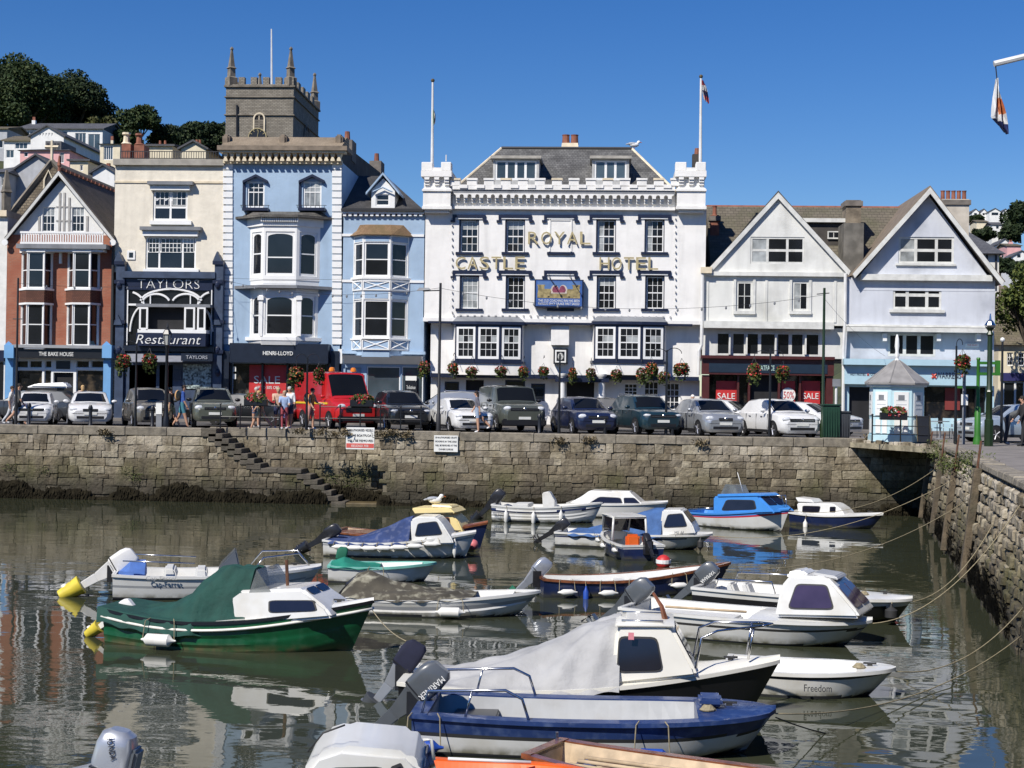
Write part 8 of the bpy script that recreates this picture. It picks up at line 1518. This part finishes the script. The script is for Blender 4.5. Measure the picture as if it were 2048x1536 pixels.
# --- M green clinker cabin boat
b = Boat('green_cabin_boat', 'dark green clinker boat with green canvas hood and white cabin', (238, 1276), (703, 1292), 1.75, .62, .5, .9, .7, 2.0, .78, .4, .35, mats=(GH, GH, ANTI), bands=lambda z, ab, t: 0, strakes=9, rail=BH)
rr = MB()
for sg in (-1, 1): rr.tube([(b.gx(t) - .02, sg * (b.hb(t) * .985 + .03), b.sh(t) - .13) for t in [i / 24 for i in range(25)]], .028, 6)
rr.build('rubbing_strake', GC, b.o, smooth='all'); b.deck(.5, 1, GW)
b.prof('cabin', GW, [(462, 1252), (478, 1188), (494, 1176), (618, 1172), (638, 1188), (660, 1212), (666, 1236)], .68, .52, -.6, .05, [[(541, 1224), (539, 1202), (624, 1202), (632, 1221)]], front=(3, .1, .9, .15, .85)); b.prof('hatch', GW, [(556, 1180), (560, 1172), (608, 1174), (614, 1180)], .32, .28, -.3, .02)
cv = b.cover('canvas_hood', CVG, [(228, 1224), (300, 1216), (350, 1208), (395, 1186), (420, 1156), (442, 1138), (475, 1131), (520, 1134)], fold=.045, seed=4, drop=.22, power=2.6, top=.1, edge=lambda t: b.hb(t) + .05 if t < .42 else b.hb(.42) * (1 - (t - .42) * 1.2)); q = [b.at(x, y, -.4) for x, y in ((500, 1192), (518, 1138), (548, 1186), (545, 1194))]; MB().slab(q, -.5, .5).build('hood_window', CLEAR, b.o, smooth=True)
b.motor(OBW, tilt=55, k=.75, z=.42, bag=(YB_, 'yellow_bucket'), x=-.05); b.fender(.28, -.22, FEN, True, 'large white fender on the green clinker boat', .11, .55); MB().tube([(b.at(576, 1190)[0], 0, b.at(576, 1190)[1]), (b.at(573, 1120)[0], 0, b.at(573, 1120)[1])], .03, 6).build('exhaust_post', RUST, b.o)
# --- O white open boat behind, N white trihull cabin boat
o_ = Boat('white_fishing_boat', 'white open boat with seats and dark hull bow behind the tall cabin boat', (1405, 1214), (1790, 1236), 1.6, .5, .48, .5, .92, 3.5, .6, .35, mats=(GW, BH, ANTI), bands=bands_(2, (.14, 1, 1)), flare=2); o_.deck(.75, 1, GW); o_.motor(OBD, tilt=50, k=1.1, text_='YAMAHA')
for x in (1462, 1492): o_.prof('seat', LINER, [(x, 1190), (x - 6, 1166), (x + 6, 1164), (x + 16, 1190)], .2, .18, 0, .04)
for sg in (-1, 1): o_.tube('side_rail', STEEL, [(o_.L * .12, sg * .7, .5), (o_.L * .14, sg * .7, .72), (o_.L * .42, sg * .72, .74), (o_.L * .44, sg * .72, .5)], .018)
o_.fender(.96, -.02, RUB, False, 'round black fender at the bow of the white fishing boat', .13, .28)
n = Boat('trihull_cabin_boat', 'white square-bowed boat with tall white wheelhouse and tinted windows', (1268, 1256), (1690, 1282), 1.8, .5, .46, .5, .95, 4.5, .55, .5, mats=(GW, RUB, ANTI), bands=bands_(2, (.12, .17, 1)), flare=2.4, decked=.62); n.deck(.6, 1, GW)
n.prof('wheelhouse', GW, [(1552, 1232), (1572, 1168), (1590, 1146), (1662, 1150), (1678, 1164), (1716, 1222), (1722, 1236)], .72, .55, -.6, .05, [[(1580, 1214), (1594, 1170), (1652, 1172), (1668, 1216)]], glass=BWP, front=(4, .08, .92, .1, .9)); n.prof('roof_pod', GW, [(1574, 1158), (1580, 1142), (1608, 1138), (1620, 1150)], .4, .3, -.35, .04); n.prof('roof_hatch', GG, [(1626, 1150), (1632, 1142), (1676, 1150), (1678, 1160)], .4, .36, -.35, .02)
n.motor(OBD, tilt=52, k=1.15); n.prof('side_deck', GW, [(1262, 1224), (1262, 1214), (1400, 1218), (1560, 1212), (1560, 1226)], .86, .84, -.8, .02) if 0 else None; MB().box(n.L * .12, n.L * .5, -.5, .5, .2, .36).build('engine_cover', LINER, n.o, bevel=.04); n.tube('oar', TEAKW, [(n.L * .2, -.55, .55), (n.L * .58, -.5, .56)], .025)
# --- Q plain white dinghy
q_ = Boat('white_dinghy', 'plain white open dinghy with its name on the bow', (1452, 1374), (1738, 1384), 1.4, .4, .38, .44, .9, 3.0, .62, .4, mats=(GW, RUB, ANTI), bands=bands_(2, (.05, .075, 1)), liner=GW, flare=1.8); q_.deck(.84, 1, GW, .02); q_.word('Freedom', 1608, 1664, 1370, 1381, INK)
# --- P black hulled boat with silver cover
p = Boat('black_hulled_cabin_boat', 'black hulled boat with cream cabin, silver cover and bow rail', (812, 1404), (1500, 1412), 1.75, .42, .4, .78, .85, 2.1, .75, .42, .3, mats=(BH, ANTI), bands=bands_(1), rail=GC, gw=.1); p.deck(.58, 1, GC, .08); p.deck(0, .13, GC, .02, 'aft_deck')
p.prof('cabin', GC, [(1222, 1370), (1232, 1252), (1246, 1236), (1330, 1240), (1346, 1248), (1390, 1336), (1396, 1352)], .72, .58, -.62, .05, [[(1236, 1340), (1240, 1276), (1312, 1278), (1324, 1338)]], front=(4, .07, .93, .18, .9)); p.prof('cabin_roof', GC, [(1228, 1252), (1236, 1238), (1346, 1242), (1352, 1254)], .66, .6, -.6, .025)
p.cover('silver_cover', CVS, [(868, 1356), (920, 1338), (1010, 1316), (1100, 1284), (1180, 1250), (1226, 1236), (1242, 1236)], fold=.045, seed=12, drop=.05, power=1.8, top=.18)
p.motor(M('motor_bag', (.012, .014, .035), .9, .15, 6), tilt=38, k=1.0, bag=(M('bucket_grey', (.05, .055, .06), .6, .1), 'bucket'), x=-.1, cowl2=OBS)
for sg in (-1, 1): p.tube('pulpit', STEEL, [(p.L * .84, sg * .5, .72), (p.L * .855, sg * .47, 1.15), (p.L * .9, sg * .42, 1.25), (p.L * 1.03, sg * .16, 1.3)], .02); p.tube('pulpit_leg', STEEL, [(p.L * .99, sg * .2, .82), (p.L * 1.005, sg * .2, 1.28)], .018)
p.tube('pulpit_front', STEEL, [(p.L * 1.03, -.16, 1.3), (p.L * 1.06, 0, 1.31), (p.L * 1.03, .16, 1.3)], .02)
for sg in (-1, 1): p.tube('roof_rail', STEEL, [(p.at(1244, 1236, 0)[0], sg * .42, p.at(1244, 1232, 0)[1]), (p.at(1326, 1240, 0)[0], sg * .42, p.at(1326, 1234, 0)[1])], .014)
a = p.at(1330, 1238, 0); MB().tube([(a[0], 0, a[1]), (a[0] - .05, 0, a[1] + .18), (a[0] - .18, 0, a[1] + .38)], .05, 6, .02).build('mast_stub', VARN, p.o); a = p.at(1262, 1290, -.7); piece('sticker', p.o, M('sticker_pink', (.7, .25, .28), .5, .05), a[0] - .04, a[0] + .04, -.735, -.725, a[1] + .08, a[1] + .18)
# --- R long blue and white workboat
r = Boat('blue_workboat', 'long blue and white open workboat with steel side rails', (838, 1484), (1488, 1490), 1.7, .52, .48, .56, .93, 4.2, .55, .4, .25, mats=(GW, BLH, RUB, ANTI), bands=bands_(3, (0, .2, 1), (.2, .235, 2)), rail=BLH, gw=.2, liner=M('liner_grey', (.36, .37, .37), .6, .15, 2, stain=((.2, .19, .17), 2, .6)), flare=2.2); r.deck(.82, 1, BLH, .05); r.motor(OBD, tilt=48, k=1.15, text_='MARINER', y=.1)
for sg in (-1, 1): r.tube('side_rail', STEEL, [(.12, sg * .74, .52), (.2, sg * .74, .82), (r.L * .28, sg * .76, .86), (r.L * .33, sg * .78, .76), (r.L * .35, sg * .78, .5)], .02); r.tube('rail_stay', STEEL, [(r.L * .16, sg * .75, .5), (r.L * .18, sg * .75, .85)], .016)
MB().box(r.L * .86, r.L * .93, -.22, .22, .62, .72).build('deck_hatch', BLH, r.o, bevel=.03); MB().box(r.L * .1, r.L * .24, -.6, .6, .14, .34).build('stern_box', OBB, r.o, bevel=.02)
for k, (t, sd) in enumerate(((.04, -1), (.7, -1))): r.fender(t, -.26, FENB, True, ('blue fender at the stern quarter of the blue workboat', 'blue fender on the forward side of the blue workboat')[k], .09, .4)
p.fender(.08, -.1, FENB, False, 'blue-topped white fender nearest the stern of the black hulled boat', .07, .4); p.fender(.22, -.1, FENB, False, 'blue-topped fender further forward on the black hulled boat', .07, .4)
# --- S white cabin roof in the foreground, T orange boat, U wooden dinghy, V silver outboard
S0, S1 = PW(560, 1470, 1.35), PW(900, 1490, 1.35)
class Near(Boat): pass
def near(name, label, A, E, *a, **k):
    global PW; keep = PW; pts = iter((A, E)); PW = lambda *q: next(pts); bt = Boat(name, label, (0, 0), (1, 1), *a, **k); PW = keep; return bt
s_ = near('foreground_cabin_boat', 'white cabin boat whose roof shows at the bottom edge', Vector((-3.3, 12.6, 0)), Vector((.1, 12.9, 0)), 1.6, .5, .48, .62, .9, 2.4, .7, .4, mats=(GW, ANTI), bands=bands_(1)); s_.deck(.55, 1, GW)
s_.prof('cabin', GW, [(596, 1740), (612, 1522), (640, 1486), (690, 1470), (820, 1482), (846, 1506), (884, 1650), (890, 1740)], .6, .5, -.3, .06, [[(655, 1620), (662, 1528), (770, 1526), (778, 1620)], [(786, 1610), (784, 1526), (806, 1518), (836, 1610)]], front=(5, .08, .92, .25, .92)); s_.tube('grab_handle', GW, [(*(lambda a: (a[0], -.45, a[1]))(s_.at(846, 1480, -.45)),), (*(lambda a: (a[0], -.45, a[1] + .03))(s_.at(862, 1486, -.45)),), (*(lambda a: (a[0], -.45, a[1]))(s_.at(868, 1520, -.45)),)], .016)
s_.tube('roof_seam', RUB, [(*(lambda a: (a[0], -.42, a[1]))(s_.at(616, 1504, -.42)),), (*(lambda a: (a[0], -.42, a[1]))(s_.at(646, 1466, -.42)),), (*(lambda a: (a[0], -.42, a[1]))(s_.at(690, 1450, -.42)),)], .008)
A, E = PW(800, 1540, .42), PW(1120, 1556, .42); A.z = E.z = 0; t_ = near('orange_tender', 'orange open tender beside the foreground cabin roof', A, E, 1.1, .45, .42, .5, .9, 2.6, .65, .3, mats=(ORH, ANTI), bands=bands_(1), rail=ORH, liner=ORH); t_.tube('boat_hook', PIPEW, [(.5, .2, .52), (t_.L * .8, .3, .5)], .02); MB().box(t_.L * .55, t_.L * .55 + .2, -.45, .45, .34, .38).build('thwart', LINER, t_.o)
A, E = PW(1085, 1494, .5), PW(1740, 1590, .5); A.z = E.z = 0; u_ = near('varnished_dinghy', 'varnished wooden dinghy with pale oars and blue cloth at the bottom edge', A, E, 1.3, .5, .45, .6, .7, 2.0, .8, .3, mats=(GW, ANTI), bands=bands_(1), rail=VARN, liner=TEAKW, gw=.1)
for t in (.18, .42, .66): MB().box(u_.L * t, u_.L * t + .2, -u_.hb(t) + .06, u_.hb(t) - .06, .3, .33).build('thwart', VARN, u_.o)
for y in (-.2, .0, .18): u_.tube('oar', TEAKW, [(u_.L * .12, y, .4), (u_.L * .75, y * 1.3, .42)], .025)
rows = [[(u_.L * .1 + i * .09, -.45 + k * .08, .36 + .05 * math.sin(i * 1.3 + k * .9) + .03 * math.sin(k * 2.2)) for k in range(7)] for i in range(10)]; MB().grid(rows).build('blue_cloth', CVB, u_.o, smooth='all'); MB().tube([(.03, .3, .5), (.03, .3, .62)], .02, 6).build('rowlock', STEEL, u_.o)
v_ = near('motor_skiff', 'skiff whose silver outboard shows at the bottom left', PW(170, 1600, .6).xy.to_3d(), PW(170, 1600, .6).xy.to_3d() + Vector((.9, -2.9, 0)), 1.5, .45, .42, .5, .9, 2.4, .7, .3, mats=(GW, ANTI), bands=bands_(1))
T = P3(232, 1530, 14.2); o = thing('silver_outboard', 'silver tilted outboard motor at the bottom left corner', 'motor', T, .001); xf = Matrix.Rotation(R(12), 4, 'Y') @ Matrix.Scale(1.05, 4); cw = MB(); rows = []
for zz, rx, ry in ((-.3, .09, .1), (-.1, .17, .15), (.02, .19, .16), (.2, .18, .155), (.29, .15, .13), (.33, .08, .08)): rows.append([(rx * math.copysign(abs(math.cos(a)) ** .6, math.cos(a)) - .03, ry * math.copysign(abs(math.sin(a)) ** .6, math.sin(a)), zz) for a in [2 * math.pi * i / 24 for i in range(24)]])
cw.grid(rows, True); cw.add(rows[-1], [tuple(range(24))]); cw.build('cowl', OBS, o, xf, smooth=True); MB().hexa([(-.75, -.06, -.42), (-.3, -.1, -.45), (-.3, .1, -.45), (-.75, .06, -.42)], [(-.7, -.05, -.28), (-.12, -.12, .0), (-.12, .12, .0), (-.7, .05, -.28)]).build('leg', OBS, o, xf, bevel=.03, smooth=True); MB().box(-.2, .16, -.165, .165, -.03, -.015).build('seam', OBB, o, xf); MB().box(.12, .2, -.12, .12, -.28, .2).build('rear_cover', OBD, o, xf, bevel=.03)
text('HONDA', 'lettering', INK, o, T[:] if 0 else (-.02, -.176, .2), .055, .24, .003, rot=(R(90), R(78), 0)); MB().ball((-.78, 0, -.36), (.12, .12, .08), 10, 6).build('propeller_hub', OBB, o, xf)
# ================================================================ mooring lines
def wall_pt(px, py):
    lo, hi = 20., 60.
    for _ in range(40):
        m_ = (lo + hi) / 2; X = PX(px, py, m_)[0]
        if X > RWX(m_) + .1: hi = m_
        else: lo = m_
    return P3(px, py, (lo + hi) / 2)
def line(label, A, E, sag, mat=ROPE, r_=.0095):
    o = thing('mooring_line', label, 'rope', A, group='mooring lines to the right-hand wall'); MB().tube([A.lerp(E, k / 20) + Vector((0, 0, -4 * sag * k / 20 * (1 - k / 20))) for k in range(21)], r_, 5).build('rope', mat, o, smooth='all')
def bowp(b, dz=-.05): return b.S + Vector((b.ca * b.gx(1), b.sa * b.gx(1), b.sh(1) + dz))
line('pale mooring line from the blue cabin boat to the wall corner', bowp(e), wall_pt(1868, 940), .55); line('pale mooring line from the square-bowed blue-covered boat to the wall', bowp(g), wall_pt(1905, 960), .6)
line('mooring line from the navy open boat to the second fender post', P3(1452, 1140, 33), wall_pt(1935, 1000), .5); line('mooring line from the white fishing boat to the wall', bowp(o_), wall_pt(1985, 1050), .35); line('mooring line from the tall wheelhouse boat to the wall', bowp(n), wall_pt(2040, 1010), .5)
line('golden mooring line from the white dinghy to the right edge', bowp(q_), wall_pt(2046, 1215), .35); line('golden mooring line from the blue workboat to the right edge', bowp(r), wall_pt(2047, 1268), .4); line('dark mooring line from the blue workboat low to the right edge', bowp(r, -.1), wall_pt(2047, 1330), .7, GUT); line('slack rope from the green boat bow to the black hulled boat motor', PW(742, 1216, .75), PW(812, 1282, .7), .08)
